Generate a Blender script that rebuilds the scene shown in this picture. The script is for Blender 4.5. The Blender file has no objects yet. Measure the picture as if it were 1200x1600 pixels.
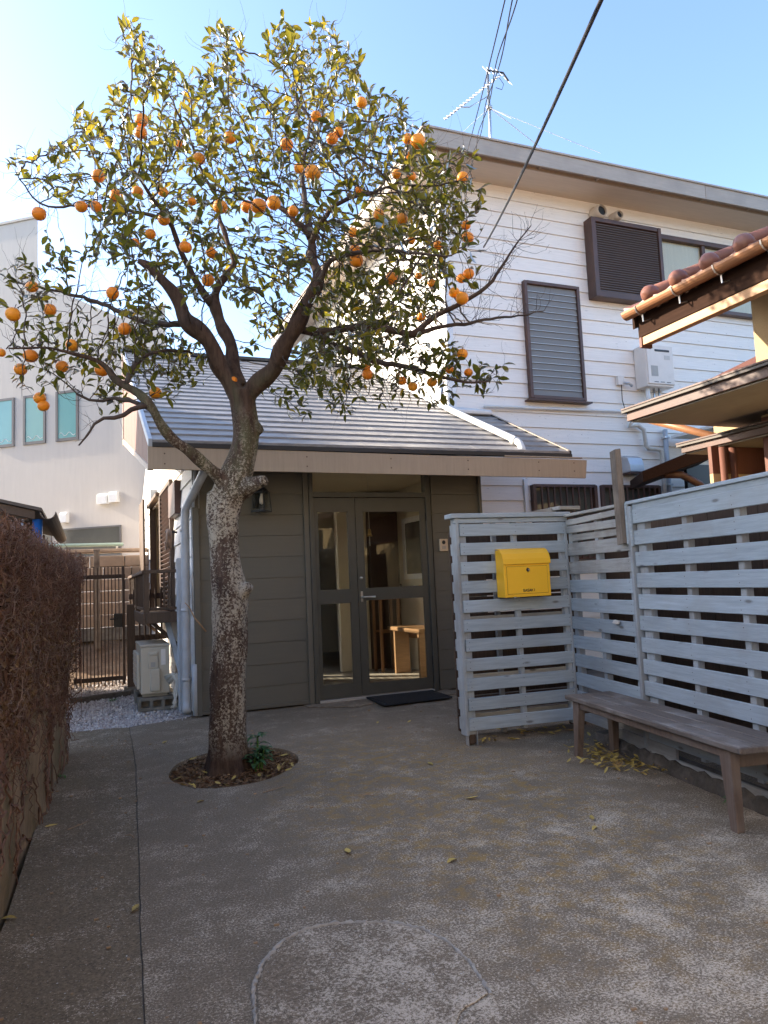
import bpy, bmesh, math, random
import numpy as np
from mathutils import Vector, Matrix, Euler

# ------------------------------------------------------------------ camera, sky, sun, exposure
scene = bpy.context.scene
YAW, PITCH, ROLL, CAM_H = math.radians(22.0), math.radians(5.3), math.radians(2.5), 1.22
fwd = Vector((math.sin(YAW) * math.cos(PITCH), math.cos(YAW) * math.cos(PITCH), math.sin(PITCH)))
rgt0 = Vector((math.cos(YAW), -math.sin(YAW), 0.0))
up0 = rgt0.cross(fwd)
rgt = rgt0 * math.cos(ROLL) - up0 * math.sin(ROLL)
upv = rgt0 * math.sin(ROLL) + up0 * math.cos(ROLL)
cam_data = bpy.data.cameras.new('camera')
cam = bpy.data.objects.new('camera', cam_data)
scene.collection.objects.link(cam)
cam.matrix_world = Matrix(((rgt.x, upv.x, -fwd.x, 0), (rgt.y, upv.y, -fwd.y, 0), (rgt.z, upv.z, -fwd.z, CAM_H), (0, 0, 0, 1)))
cam_data.sensor_fit = 'VERTICAL'
cam_data.sensor_height = 36.0
cam_data.lens = 25.875
cam_data.clip_start = 0.05
cam_data.clip_end = 800
scene.camera = cam

SUN_AZ, SUN_EL = math.radians(-55), math.radians(24)      # azimuth from +Y towards +X
world = bpy.data.worlds.new('World')
scene.world = world
world.use_nodes = True
wn = world.node_tree
sky = wn.nodes.new('ShaderNodeTexSky')
sky.sky_type = 'NISHITA'
sky.sun_disc = False
sky.sun_elevation = SUN_EL
sky.sun_rotation = SUN_AZ
sky.air_density = 0.8
sky.dust_density = 1.3
sky.ozone_density = 2.2
bg = wn.nodes['Background']
bg.inputs['Strength'].default_value = 0.12
wn.links.new(sky.outputs['Color'], bg.inputs['Color'])

sun_data = bpy.data.lights.new('sun', 'SUN')
sun_data.energy = 3.0
sun_data.angle = math.radians(0.6)
sun_data.color = (1.0, 0.86, 0.68)
sun = bpy.data.objects.new('sun', sun_data)
scene.collection.objects.link(sun)
sdir = Vector((math.sin(SUN_AZ) * math.cos(SUN_EL), math.cos(SUN_AZ) * math.cos(SUN_EL), math.sin(SUN_EL)))
sun.rotation_euler = sdir.to_track_quat('Z', 'Y').to_euler()
sun.location = sdir * 30

vs = scene.view_settings
vs.view_transform = 'Standard'
vs.look = 'None'
vs.exposure = 2.3
vs.gamma = 1.0
vs.use_curve_mapping = False
scene.render.engine = 'CYCLES'
scene.cycles.max_bounces = 8
scene.cycles.diffuse_bounces = 4
scene.cycles.transparent_max_bounces = 16

# ------------------------------------------------------------------ helpers
COL = scene.collection
ORG = {}
random.seed(11)
rng = np.random.default_rng(5)

def org(o):
    return ORG.get(o.name, Vector((0, 0, 0))) if o else Vector((0, 0, 0))

def tag(o, label=None, cat=None, group=None, kind=None):
    if label: o['label'] = label
    if cat: o['category'] = cat
    if group: o['group'] = group
    if kind: o['kind'] = kind
    return o

def thing(name, label, cat, loc=(0, 0, 0), rotz=None, group=None):
    """Empty at the thing's base; unrotated things take world coordinates for their parts, rotated ones local."""
    o = bpy.data.objects.new(name, None)
    o.empty_display_size = 0.1
    COL.objects.link(o)
    o.location = loc
    if rotz is not None:
        o.rotation_euler = (0, 0, rotz)
        ORG[o.name] = Vector((0, 0, 0))
    else:
        ORG[o.name] = Vector(loc)
    return tag(o, label, cat, group)

class MB:
    """collects vertices and faces of ONE mesh object"""
    def __init__(self):
        self.v, self.f = [], []
    def add(self, vs, fs):
        b = len(self.v)
        self.v += [tuple(p) for p in vs]
        self.f += [tuple(i + b for i in f) for f in fs]
        return self
    def box(self, x0, x1, y0, y1, z0, z1):
        return self.add([(x0, y0, z0), (x1, y0, z0), (x1, y1, z0), (x0, y1, z0), (x0, y0, z1), (x1, y0, z1), (x1, y1, z1), (x0, y1, z1)],
                        [(3, 2, 1, 0), (4, 5, 6, 7), (0, 1, 5, 4), (1, 2, 6, 5), (2, 3, 7, 6), (3, 0, 4, 7)])
    def prism(self, pts, ext):
        n = len(pts); e = Vector(ext)
        a = [Vector(p) for p in pts]
        nrm = Vector((0, 0, 0))
        for i in range(n):
            p, q = a[i], a[(i + 1) % n]
            nrm += p.cross(q)
        if nrm.dot(e) > 0: a.reverse()
        vs = a + [p + e for p in a]
        fs = [tuple(range(n)), tuple(range(2 * n - 1, n - 1, -1))]
        fs += [((i + 1) % n, i, n + i, n + (i + 1) % n) for i in range(n)]
        return self.add(vs, fs)
    def tube(self, pts, rad, n=8, caps=True, phase=0.0, jit=0.0):
        pts = [Vector(p) for p in pts]
        m = len(pts)
        if not hasattr(rad, '__len__'): rad = [rad] * m
        ring = []
        t = (pts[1] - pts[0]).normalized()
        ref = Vector((0, 0, 1)) if abs(t.z) < 0.9 else Vector((1, 0, 0))
        x = t.cross(ref).normalized()
        vs = []
        for i in range(m):
            if i == 0: d = pts[1] - pts[0]
            elif i == m - 1: d = pts[-1] - pts[-2]
            else: d = (pts[i + 1] - pts[i]).normalized() + (pts[i] - pts[i - 1]).normalized()
            if d.length < 1e-9: d = t.copy()
            d.normalize()
            x = (x - d * x.dot(d))
            if x.length < 1e-6: x = d.orthogonal()
            x.normalize()
            y = d.cross(x)
            for k in range(n):
                a = 2 * math.pi * k / n + phase
                r = rad[i] * (1 + (random.uniform(-jit, jit) if jit else 0))
                vs.append(pts[i] + (x * math.cos(a) + y * math.sin(a)) * r)
        fs = []
        for i in range(m - 1):
            for k in range(n):
                k2 = (k + 1) % n
                fs.append((i * n + k, i * n + k2, (i + 1) * n + k2, (i + 1) * n + k))
        if caps and n > 2:
            fs.append(tuple(range(n - 1, -1, -1)))
            fs.append(tuple((m - 1) * n + k for k in range(n)))
        return self.add(vs, fs)
    def lathe(self, prof, c, axis='Z', n=16):
        vs = []
        for (r, h) in prof:
            for k in range(n):
                a = 2 * math.pi * k / n
                p = (r * math.cos(a), r * math.sin(a), h)
                if axis == 'Y': p = (p[0], p[2], p[1])
                elif axis == 'X': p = (p[2], p[0], p[1])
                vs.append((c[0] + p[0], c[1] + p[1], c[2] + p[2]))
        fs = []
        for i in range(len(prof) - 1):
            for k in range(n):
                k2 = (k + 1) % n
                q = (i * n + k, i * n + k2, (i + 1) * n + k2, (i + 1) * n + k)
                fs.append(q if axis != 'Y' else q[::-1])
        return self.add(vs, fs)
    def build(self, name, mat, parent=None, smooth=False, bevel=0.0, kind=None, subsurf=0):
        o_ = org(parent)
        me = bpy.data.meshes.new(name)
        me.from_pydata([(p[0] - o_.x, p[1] - o_.y, p[2] - o_.z) for p in self.v], [], self.f)
        me.validate()
        me.materials.append(mat)
        if smooth:
            me.polygons.foreach_set('use_smooth', [True] * len(me.polygons))
        o = bpy.data.objects.new(name, me)
        COL.objects.link(o)
        if parent:
            o.parent = parent
        ORG[o.name] = o_
        if bevel:
            b = o.modifiers.new('bevel', 'BEVEL')
            b.width = bevel; b.segments = 2; b.limit_method = 'ANGLE'; b.angle_limit = math.radians(40)
        if subsurf:
            s = o.modifiers.new('sub', 'SUBSURF'); s.levels = subsurf; s.render_levels = subsurf
        if kind: o['kind'] = kind
        return o

BOXES = {}
def piece(name, mat, parent, c, d, rot=None, bev=0.003, kind=None):
    """a bevelled board of size d centred at c; alike boards share one mesh"""
    key = (round(d[0], 4), round(d[1], 4), round(d[2], 4), mat.name, bev)
    me = BOXES.get(key)
    if me is None:
        bm = bmesh.new()
        bmesh.ops.create_cube(bm, size=1.0)
        for v in bm.verts:
            v.co.x *= d[0]; v.co.y *= d[1]; v.co.z *= d[2]
        if bev:
            bmesh.ops.bevel(bm, geom=list(bm.edges), offset=min(bev, min(d) * 0.3), segments=1, affect='EDGES')
        me = bpy.data.meshes.new(name)
        bm.to_mesh(me); bm.free()
        me.materials.append(mat)
        BOXES[key] = me
    o = bpy.data.objects.new(name, me)
    COL.objects.link(o)
    o_ = org(parent)
    o.location = Vector(c) - o_
    if rot: o.rotation_euler = rot
    if parent: o.parent = parent
    ORG[o.name] = o_ + o.location
    if kind: o['kind'] = kind
    return o

def copy_obj(src, parent, loc, rot=None, scale=None):
    o = src.copy()
    COL.objects.link(o)
    o.parent = parent
    o.location = loc
    if rot: o.rotation_euler = rot
    if scale: o.scale = scale
    return o

# ------------------------------------------------------------------ materials
def newmat(name):
    m = bpy.data.materials.new(name)
    m.use_nodes = True
    nt = m.node_tree
    return m, nt, nt.nodes['Principled BSDF']

def N(nt, typ, **kw):
    n = nt.nodes.new(typ)
    for k, v in kw.items():
        if k in n.inputs: n.inputs[k].default_value = v
        else: setattr(n, k, v)
    return n

def coords(nt, scale=(1, 1, 1), rnd=True):
    tc = N(nt, 'ShaderNodeTexCoord')
    src = tc.outputs['Object']
    if rnd:
        oi = N(nt, 'ShaderNodeObjectInfo')
        mu = N(nt, 'ShaderNodeMath', operation='MULTIPLY'); mu.inputs[1].default_value = 37.0
        nt.links.new(oi.outputs['Random'], mu.inputs[0])
        ad = N(nt, 'ShaderNodeVectorMath', operation='ADD')
        nt.links.new(src, ad.inputs[0]); nt.links.new(mu.outputs[0], ad.inputs[1])
        src = ad.outputs[0]
    mp = N(nt, 'ShaderNodeMapping')
    mp.inputs['Scale'].default_value = scale
    nt.links.new(src, mp.inputs['Vector'])
    return mp.outputs[0]

def noise(nt, vec, scale=5, detail=4, rough=0.6, dist=0.0):
    n = N(nt, 'ShaderNodeTexNoise')
    n.inputs['Scale'].default_value = scale
    n.inputs['Detail'].default_value = detail
    n.inputs['Roughness'].default_value = rough
    n.inputs['Distortion'].default_value = dist
    nt.links.new(vec, n.inputs['Vector'])
    return n.outputs['Fac']

def ramp(nt, fac, stops):
    r = N(nt, 'ShaderNodeValToRGB')
    e = r.color_ramp.elements
    while len(e) < len(stops): e.new(0.5)
    for el, (p, c) in zip(e, stops):
        el.position = p
        el.color = (c, c, c, 1) if not hasattr(c, '__len__') else (c[0], c[1], c[2], 1)
    nt.links.new(fac, r.inputs['Fac'])
    return r.outputs['Color']

def mix(nt, fac, a, b, mode='MIX'):
    m = N(nt, 'ShaderNodeMix', data_type='RGBA', blend_type=mode)
    for sock, val in ((m.inputs[0], fac), (m.inputs[6], a), (m.inputs[7], b)):
        if isinstance(val, bpy.types.NodeSocket): nt.links.new(val, sock)
        elif hasattr(val, '__len__'): sock.default_value = (val[0], val[1], val[2], 1)
        else: sock.default_value = val
    return m.outputs[2]

def bump(nt, b, h, strength=0.3, dist=0.01, prev=None):
    n = N(nt, 'ShaderNodeBump')
    n.inputs['Strength'].default_value = strength
    n.inputs['Distance'].default_value = dist
    nt.links.new(h, n.inputs['Height'])
    if prev is not None: nt.links.new(prev, n.inputs['Normal'])
    nt.links.new(n.outputs['Normal'], b.inputs['Normal'])
    return n.outputs['Normal']

def mul(c, k):
    return tuple(min(1.0, x * k) for x in c)

def surf(name, col, rough=0.6, var=0.18, grain=(1, 1, 1), ns=6, blotch=None, bl_scale=1.5, bl=(0.45, 0.75), bmp=0.15, bns=None, bd=0.004, metal=0.0, spec=0.4, rnd=True, objvar=0.0):
    """general weathered surface: fine grain, large blotches and a fine relief"""
    m, nt, b = newmat(name)
    v = coords(nt, grain, rnd)
    g = noise(nt, v, ns, 6, 0.65)
    c = mix(nt, ramp(nt, g, [(0.3, 0.0), (0.7, 1.0)]), mul(col, 1 - var), mul(col, 1 + var))
    if blotch is not None:
        v2 = coords(nt, (1, 1, 1), rnd)
        f = ramp(nt, noise(nt, v2, bl_scale, 5, 0.6, 0.3), [(bl[0], 0.0), (bl[1], 1.0)])
        c = mix(nt, f, c, blotch)
    if objvar:
        oi = N(nt, 'ShaderNodeObjectInfo')
        mr = N(nt, 'ShaderNodeMapRange'); mr.inputs['To Min'].default_value = 1 - objvar; mr.inputs['To Max'].default_value = 1 + objvar
        nt.links.new(oi.outputs['Random'], mr.inputs['Value'])
        vm = N(nt, 'ShaderNodeVectorMath', operation='SCALE')
        nt.links.new(c, vm.inputs[0]); nt.links.new(mr.outputs[0], vm.inputs['Scale'])
        c = vm.outputs[0]
    nt.links.new(c, b.inputs['Base Color'])
    b.inputs['Roughness'].default_value = rough
    b.inputs['Metallic'].default_value = metal
    b.inputs['Specular IOR Level'].default_value = spec
    if bmp:
        h = noise(nt, coords(nt, grain, rnd), bns or ns * 4, 5, 0.6)
        bump(nt, b, h, bmp, bd)
    return m

def knotty(m, stretch, col=(0.12, 0.11, 0.10), scale=1.0):
    """adds dark knots and short checks to a wood material"""
    nt = m.node_tree; b = nt.nodes['Principled BSDF']
    src = b.inputs['Base Color'].links[0].from_socket
    vo = N(nt, 'ShaderNodeTexVoronoi'); vo.inputs['Scale'].default_value = 3.2 * scale
    nt.links.new(coords(nt, stretch), vo.inputs['Vector'])
    f = ramp(nt, vo.outputs['Distance'], [(0.055, 0.75), (0.085, 0.35), (0.13, 0.0)])
    ck = ramp(nt, noise(nt, coords(nt, tuple(s * (1.0 if s < 5 else 1.6) for s in stretch)), 7, 8, 0.75), [(0.66, 0.0), (0.70, 0.5)])
    c = mix(nt, f, src, col)
    c = mix(nt, ck, c, mul(col, 1.3))
    nt.links.new(c, b.inputs['Base Color'])
    return m

def plain(name, col, rough=0.5, metal=0.0, spec=0.5):
    return surf(name, col, rough, var=0.06, ns=9, bmp=0.03, metal=metal, spec=spec)

MT = {}
LX, LY, LZ = (1, 14, 14), (14, 1, 14), (14, 14, 1)      # grain along X, Y, Z
MT['stool_wood'] = surf('brown_stool_wood', (0.22, 0.11, 0.05), 0.5, 0.2, LZ, 5, bmp=0.1)
MT['slat'] = surf('weathered_blue_grey_paint', (0.355, 0.405, 0.44), 0.75, 0.16, LX, 4, blotch=(0.31, 0.32, 0.32), bl_scale=2.2, bl=(0.5, 0.8), bmp=0.35, bd=0.003, objvar=0.10)
knotty(MT['slat'], (1.0, 3.0, 3.0))
MT['slat_post'] = surf('weathered_post_paint', (0.36, 0.39, 0.41), 0.75, 0.16, LZ, 4, blotch=(0.22, 0.2, 0.18), bl_scale=2.0, bmp=0.3, bd=0.003, objvar=0.08)
MT['slat_brown'] = surf('paint_worn_to_wood', (0.35, 0.345, 0.33), 0.8, 0.2, LX, 4, blotch=(0.24, 0.215, 0.185), bl_scale=3, bmp=0.35, bd=0.003, objvar=0.1)
knotty(MT['slat_brown'], (1.0, 3.0, 3.0), (0.09, 0.075, 0.06))
MT['old_wood'] = surf('old_grey_wood', (0.21, 0.17, 0.135), 0.85, 0.35, LZ, 5, blotch=(0.10, 0.075, 0.06), bl_scale=4, bmp=0.6, bd=0.006)
MT['bench_top'] = surf('weathered_bench_top', (0.15, 0.12, 0.10), 0.7, 0.35, LX, 5, blotch=(0.27, 0.245, 0.225), bl_scale=3.2, bl=(0.52, 0.72), bmp=0.5, bd=0.004, objvar=0.08)
MT['bench_leg'] = surf('bench_leg_wood', (0.15, 0.105, 0.08), 0.7, 0.3, LZ, 4, blotch=(0.22, 0.18, 0.155), bl_scale=3, bmp=0.4, bd=0.004, objvar=0.1)
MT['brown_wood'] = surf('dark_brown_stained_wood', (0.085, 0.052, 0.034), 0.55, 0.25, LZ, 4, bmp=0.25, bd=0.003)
MT['brown_wood_y'] = surf('dark_brown_stained_board', (0.10, 0.062, 0.042), 0.55, 0.25, LY, 4, blotch=(0.2, 0.16, 0.12), bl_scale=2, bl=(0.6, 0.85), bmp=0.25, bd=0.003)
MT['brown_metal'] = surf('brown_painted_metal', (0.085, 0.048, 0.038), 0.45, 0.12, bmp=0.05, blotch=(0.13, 0.06, 0.04), bl_scale=3)
MT['grey_brown'] = plain('grey_brown_slat_metal', (0.13, 0.105, 0.095), 0.45)
MT['picket'] = plain('dark_brown_picket_metal', (0.05, 0.026, 0.018), 0.5)
MT['dark_green'] = surf('dark_green_grey_siding', (0.125, 0.116, 0.095), 0.5, 0.05, LX, 3, blotch=(0.105, 0.104, 0.09), bl_scale=0.8, bmp=0.05, objvar=0.03)
MT['door_paint'] = surf('dark_green_door_paint', (0.075, 0.073, 0.062), 0.4, 0.06, ns=8, bmp=0.04)
MT['taupe'] = surf('taupe_fascia_paint', (0.42, 0.335, 0.25), 0.6, 0.08, (10, 10, 0.6), 4, blotch=(0.35, 0.28, 0.21), bl_scale=2.5, bl=(0.55, 0.85), bmp=0.1)
MT['taupe2'] = surf('grey_taupe_eave_paint', (0.40, 0.345, 0.29), 0.6, 0.08, LX, 4, blotch=(0.31, 0.265, 0.225), bl_scale=1.6, bl=(0.5, 0.8), bmp=0.15)
MT['soffit'] = surf('warm_beige_soffit', (0.62, 0.52, 0.42), 0.7, 0.06, LX, 3, bmp=0.06)
MT['gutter_white'] = surf('white_pvc_pipe', (0.74, 0.74, 0.72), 0.4, 0.05, blotch=(0.6, 0.58, 0.53), bl_scale=4, bl=(0.55, 0.9), bmp=0.03)
MT['pipe_grey'] = surf('blue_grey_pvc_pipe', (0.44, 0.475, 0.52), 0.4, 0.05, blotch=(0.36, 0.37, 0.38), bl_scale=5, bmp=0.03)
MT['black'] = plain('black_metal', (0.015, 0.015, 0.016), 0.45)
MT['rubber'] = surf('black_rubber', (0.02, 0.02, 0.022), 0.8, 0.2, bmp=0.2)
MT['steel'] = plain('brushed_steel', (0.55, 0.54, 0.52), 0.3, metal=0.9)
MT['alu'] = plain('dull_aluminium', (0.55, 0.56, 0.57), 0.4, metal=0.6)
MT['cream'] = surf('cream_render', (0.54, 0.50, 0.45), 0.9, 0.05, (6, 6, 0.7), 2, blotch=(0.58, 0.535, 0.48), bl_scale=0.5, bl=(0.45, 0.8), bmp=0.25, bns=60, bd=0.004, rnd=False)
MT['yellow_render'] = surf('yellow_sandy_render', (0.46, 0.35, 0.20), 0.95, 0.14, ns=90, bmp=0.6, bns=120, bd=0.004, blotch=(0.5, 0.37, 0.2), bl_scale=1.2, rnd=False)
MT['warm_wall'] = surf('warm_cream_render', (0.80, 0.69, 0.53), 0.9, 0.05, ns=3, bmp=0.1, rnd=False)
MT['interior'] = surf('cream_interior_plaster', (0.74, 0.67, 0.54), 0.9, 0.03, ns=3, bmp=0.05)
MT['int_floor'] = surf('interior_concrete_floor', (0.33, 0.29, 0.24), 0.45, 0.15, ns=3, bmp=0.05)
MT['int_wood'] = surf('honey_wood', (0.30, 0.165, 0.075), 0.45, 0.2, LX, 5, bmp=0.1)
MT['int_wood_y'] = surf('honey_wood_beam', (0.42, 0.22, 0.09), 0.5, 0.2, LY, 5, bmp=0.1)
MT['eave_dark'] = surf('dark_timber_eave_shade', (0.035, 0.018, 0.012), 0.9, 0.2, LY, 4, bmp=0.1, spec=0.1)  # near-black: shade under the neighbour's gutter is put into this timber colour
MT['int_dark'] = surf('dark_cabinet_wood', (0.05, 0.025, 0.015), 0.4, 0.2, LZ, 4, bmp=0.1)
MT['yellow'] = surf('yellow_powder_coat', (0.95, 0.50, 0.025), 0.42, 0.03, ns=5, bmp=0.02)
MT['canopy_under'] = surf('grey_beige_canopy_board', (0.40, 0.355, 0.29), 0.85, 0.08, LY, 3, blotch=(0.33, 0.28, 0.22), bl_scale=1.5, bmp=0.08)
MT['drip'] = plain('dull_brown_drip_metal', (0.10, 0.085, 0.07), 0.6)
MT['clay'] = surf('glazed_brown_clay_tile', (0.22, 0.095, 0.065), 0.38, 0.15, ns=6, blotch=(0.28, 0.14, 0.10), bl_scale=5, bmp=0.08, objvar=0.15)
MT['copper'] = surf('copper_brown_gutter', (0.33, 0.155, 0.075), 0.4, 0.1, LY, 3, bmp=0.03, metal=0.15)
MT['ac'] = surf('ivory_appliance_enamel', (0.52, 0.455, 0.36), 0.45, 0.04, blotch=(0.42, 0.36, 0.28), bl_scale=3, bl=(0.5, 0.9), bmp=0.03)
MT['heater'] = surf('off_white_enamel', (0.74, 0.68, 0.62), 0.45, 0.04, blotch=(0.62, 0.54, 0.47), bl_scale=4, bl=(0.55, 0.9), bmp=0.03)
MT['ac_label'] = plain('grey_sticker', (0.36, 0.34, 0.31), 0.5)
MT['block'] = surf('old_concrete_block', (0.22, 0.2, 0.17), 0.95, 0.25, ns=20, blotch=(0.12, 0.105, 0.085), bl_scale=4, bmp=0.5, bd=0.006)
MT['bluetarp'] = surf('blue_plastic', (0.02, 0.12, 0.42), 0.4, 0.15, bmp=0.05)
MT['shed'] = surf('shed_grey_brown', (0.14, 0.115, 0.095), 0.8, 0.2, LX, 4, bmp=0.3)
MT['tape'] = surf('taped_pipe_insulation', (0.60, 0.56, 0.50), 0.7, 0.1, (1, 1, 8), 8, bmp=0.3)
MT['curtain'] = surf('pale_curtain', (0.76, 0.63, 0.46), 0.9, 0.06, (10, 10, 0.5), 3, bmp=0.2)
MT['brown_panel'] = surf('red_brown_boarding', (0.15, 0.06, 0.04), 0.65, 0.12, LZ, 3, bmp=0.15)
MT['teal'] = surf('teal_blind_behind_glass', (0.22, 0.44, 0.41), 0.12, 0.05, ns=1.5, bmp=0.0, spec=0.6)
MT['grey_frame'] = plain('dark_grey_frame', (0.11, 0.105, 0.105), 0.45)
MT['soil'] = surf('brown_soil', (0.16, 0.10, 0.06), 0.95, 0.35, ns=8, blotch=(0.25, 0.18, 0.12), bl_scale=3, bmp=0.8, bns=30, bd=0.03, rnd=False)
MT['tan_stone'] = surf('tan_retaining_stone', (0.42, 0.30, 0.205), 0.9, 0.2, ns=6, blotch=(0.3, 0.22, 0.16), bl_scale=3, bmp=0.4, objvar=0.18)
MT['earth'] = surf('dusty_ground', (0.13, 0.115, 0.10), 0.95, 0.2, ns=3, bmp=0.3, rnd=False)
MT['vine'] = surf('dry_ivy_stem', (0.16, 0.082, 0.052), 0.8, 0.3, ns=12, blotch=(0.25, 0.135, 0.08), bl_scale=7, bl=(0.5, 0.75), bmp=0.2, rnd=False)
MT['vine_pale'] = surf('pale_dead_ivy_stem', (0.21, 0.135, 0.09), 0.8, 0.3, ns=12, bmp=0.2, rnd=False)
MT['wallbase'] = surf('mossy_old_wall', (0.33, 0.225, 0.13), 0.95, 0.3, (5, 5, 0.6), 5, blotch=(0.15, 0.115, 0.055), bl_scale=3, bl=(0.4, 0.7), bmp=0.7, bd=0.02, rnd=False)
MT['mulch'] = surf('bark_and_leaf_litter', (0.15, 0.085, 0.045), 0.95, 0.4, ns=20, blotch=(0.3, 0.2, 0.1), bl_scale=14, bl=(0.5, 0.7), bmp=0.3, rnd=False)
MT['dry_leaf'] = surf('fallen_yellow_leaf', (0.50, 0.36, 0.09), 0.6, 0.25, ns=14, blotch=(0.28, 0.16, 0.07), bl_scale=8, bl=(0.5, 0.75), bmp=0.1, objvar=0.25)
MT['twig'] = plain('bleached_twig', (0.33, 0.22, 0.13), 0.8)
MT['plant_leaf'] = surf('glossy_dark_leaf', (0.05, 0.115, 0.045), 0.35, 0.25, ns=8, bmp=0.1, objvar=0.25)
MT['weed'] = surf('weed_green', (0.07, 0.16, 0.03), 0.6, 0.25, ns=8, bmp=0.1)
MT['cable'] = plain('black_cable', (0.012, 0.012, 0.013), 0.6)
MT['rock'] = None

def glassmat(name, tint=(0.9, 0.93, 0.92), ior=1.5, rough=0.0, extra=0.0):
    m, nt, b = newmat(name)
    nt.nodes.remove(b)
    out = nt.nodes['Material Output']
    tr = N(nt, 'ShaderNodeBsdfTransparent'); tr.inputs['Color'].default_value = (*tint, 1)
    gl = N(nt, 'ShaderNodeBsdfGlossy'); gl.inputs['Roughness'].default_value = rough
    fr = N(nt, 'ShaderNodeLayerWeight'); fr.inputs['Blend'].default_value = 0.5
    pw = N(nt, 'ShaderNodeMath', operation='POWER'); pw.inputs[1].default_value = 5.0
    nt.links.new(fr.outputs['Facing'], pw.inputs[0])
    ad = N(nt, 'ShaderNodeMath', operation='MULTIPLY_ADD'); ad.inputs[1].default_value = 0.9; ad.inputs[2].default_value = 0.035 + extra; ad.use_clamp = True
    nt.links.new(pw.outputs[0], ad.inputs[0])
    mx = N(nt, 'ShaderNodeMixShader')
    nt.links.new(ad.outputs[0], mx.inputs[0]); nt.links.new(tr.outputs[0], mx.inputs[1]); nt.links.new(gl.outputs[0], mx.inputs[2])
    nt.links.new(mx.outputs[0], out.inputs['Surface'])
    return m
MT['glass'] = glassmat('clear_glass')
MT['glass_dark'] = surf('dark_window_glass', (0.10, 0.10, 0.085), 0.08, 0.2, ns=1.2, bmp=0.0, spec=0.7)
MT['jalousie'] = surf('frosted_louvre_glass', (0.205, 0.195, 0.18), 0.4, 0.06, ns=2, bmp=0.0, spec=0.3, blotch=(0.19, 0.15, 0.12), bl_scale=1.2, bl=(0.5, 0.8), rnd=False)

# white clapboard with thin cracks and flaked paint
def clapboard(name, col, stretch):
    m, nt, b = newmat(name)
    v = coords(nt, stretch)
    c = mix(nt, ramp(nt, noise(nt, v, 3, 5), [(0.3, 0.0), (0.7, 1.0)]), mul(col, 0.93), mul(col, 1.04))
    crack = ramp(nt, noise(nt, coords(nt, tuple(s * (0.28 if s > 2 else 1.0) * 2.2 for s in stretch)), 5, 9, 0.72), [(0.625, 0.0), (0.66, 1.0)])
    zone = ramp(nt, noise(nt, coords(nt, (1, 1, 1)), 0.9, 3), [(0.38, 0.0), (0.56, 1.0)])
    mm = N(nt, 'ShaderNodeMath', operation='MULTIPLY')
    nt.links.new(crack, mm.inputs[0]); nt.links.new(zone, mm.inputs[1])
    c = mix(nt, mm.outputs[0], c, (0.34, 0.30, 0.27))
    nt.links.new(c, b.inputs['Base Color'])
    b.inputs['Roughness'].default_value = 0.65
    bump(nt, b, crack, -0.4, 0.002)
    return m
MT['white_board'] = clapboard('white_clapboard_front', (0.86, 0.80, 0.735), (1.2, 20, 20))
MT['white_board_y'] = clapboard('white_clapboard_side', (0.80, 0.78, 0.74), (20, 1.2, 20))
MT['cream_board'] = clapboard('cream_clapboard', (0.76, 0.70, 0.64), (1.2, 20, 20))
MT['white_trim'] = surf('white_trim_paint', (0.76, 0.77, 0.78), 0.6, 0.05, LZ, 3, blotch=(0.6, 0.58, 0.55), bl_scale=3, bl=(0.6, 0.9), bmp=0.1)

# slate roof courses: dark grey, weathered silver
def roofmat():
    m, nt, b = newmat('silvery_slate_shingle')
    v = coords(nt, (1.0, 6, 6))
    c = mix(nt, ramp(nt, noise(nt, v, 7, 6, 0.7), [(0.3, 0.0), (0.72, 1.0)]), (0.15, 0.14, 0.135), (0.38, 0.36, 0.34))
    lich = ramp(nt, noise(nt, coords(nt), 22, 5, 0.7), [(0.6, 0.0), (0.72, 1.0)])
    c = mix(nt, lich, c, (0.36, 0.34, 0.32))
    nt.links.new(c, b.inputs['Base Color'])
    r = ramp(nt, noise(nt, coords(nt), 5, 5), [(0.3, 0.42), (0.75, 0.62)])
    nt.links.new(r, b.inputs['Roughness'])
    b.inputs['Specular IOR Level'].default_value = 0.6
    bump(nt, b, noise(nt, coords(nt, (1, 3, 3)), 30, 5), 0.25, 0.004)
    return m
MT['roof'] = roofmat()
MT['roof_dark'] = surf('dark_roof_edge_metal', (0.035, 0.034, 0.034), 0.5, 0.15, LX, 4, bmp=0.1)

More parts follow.
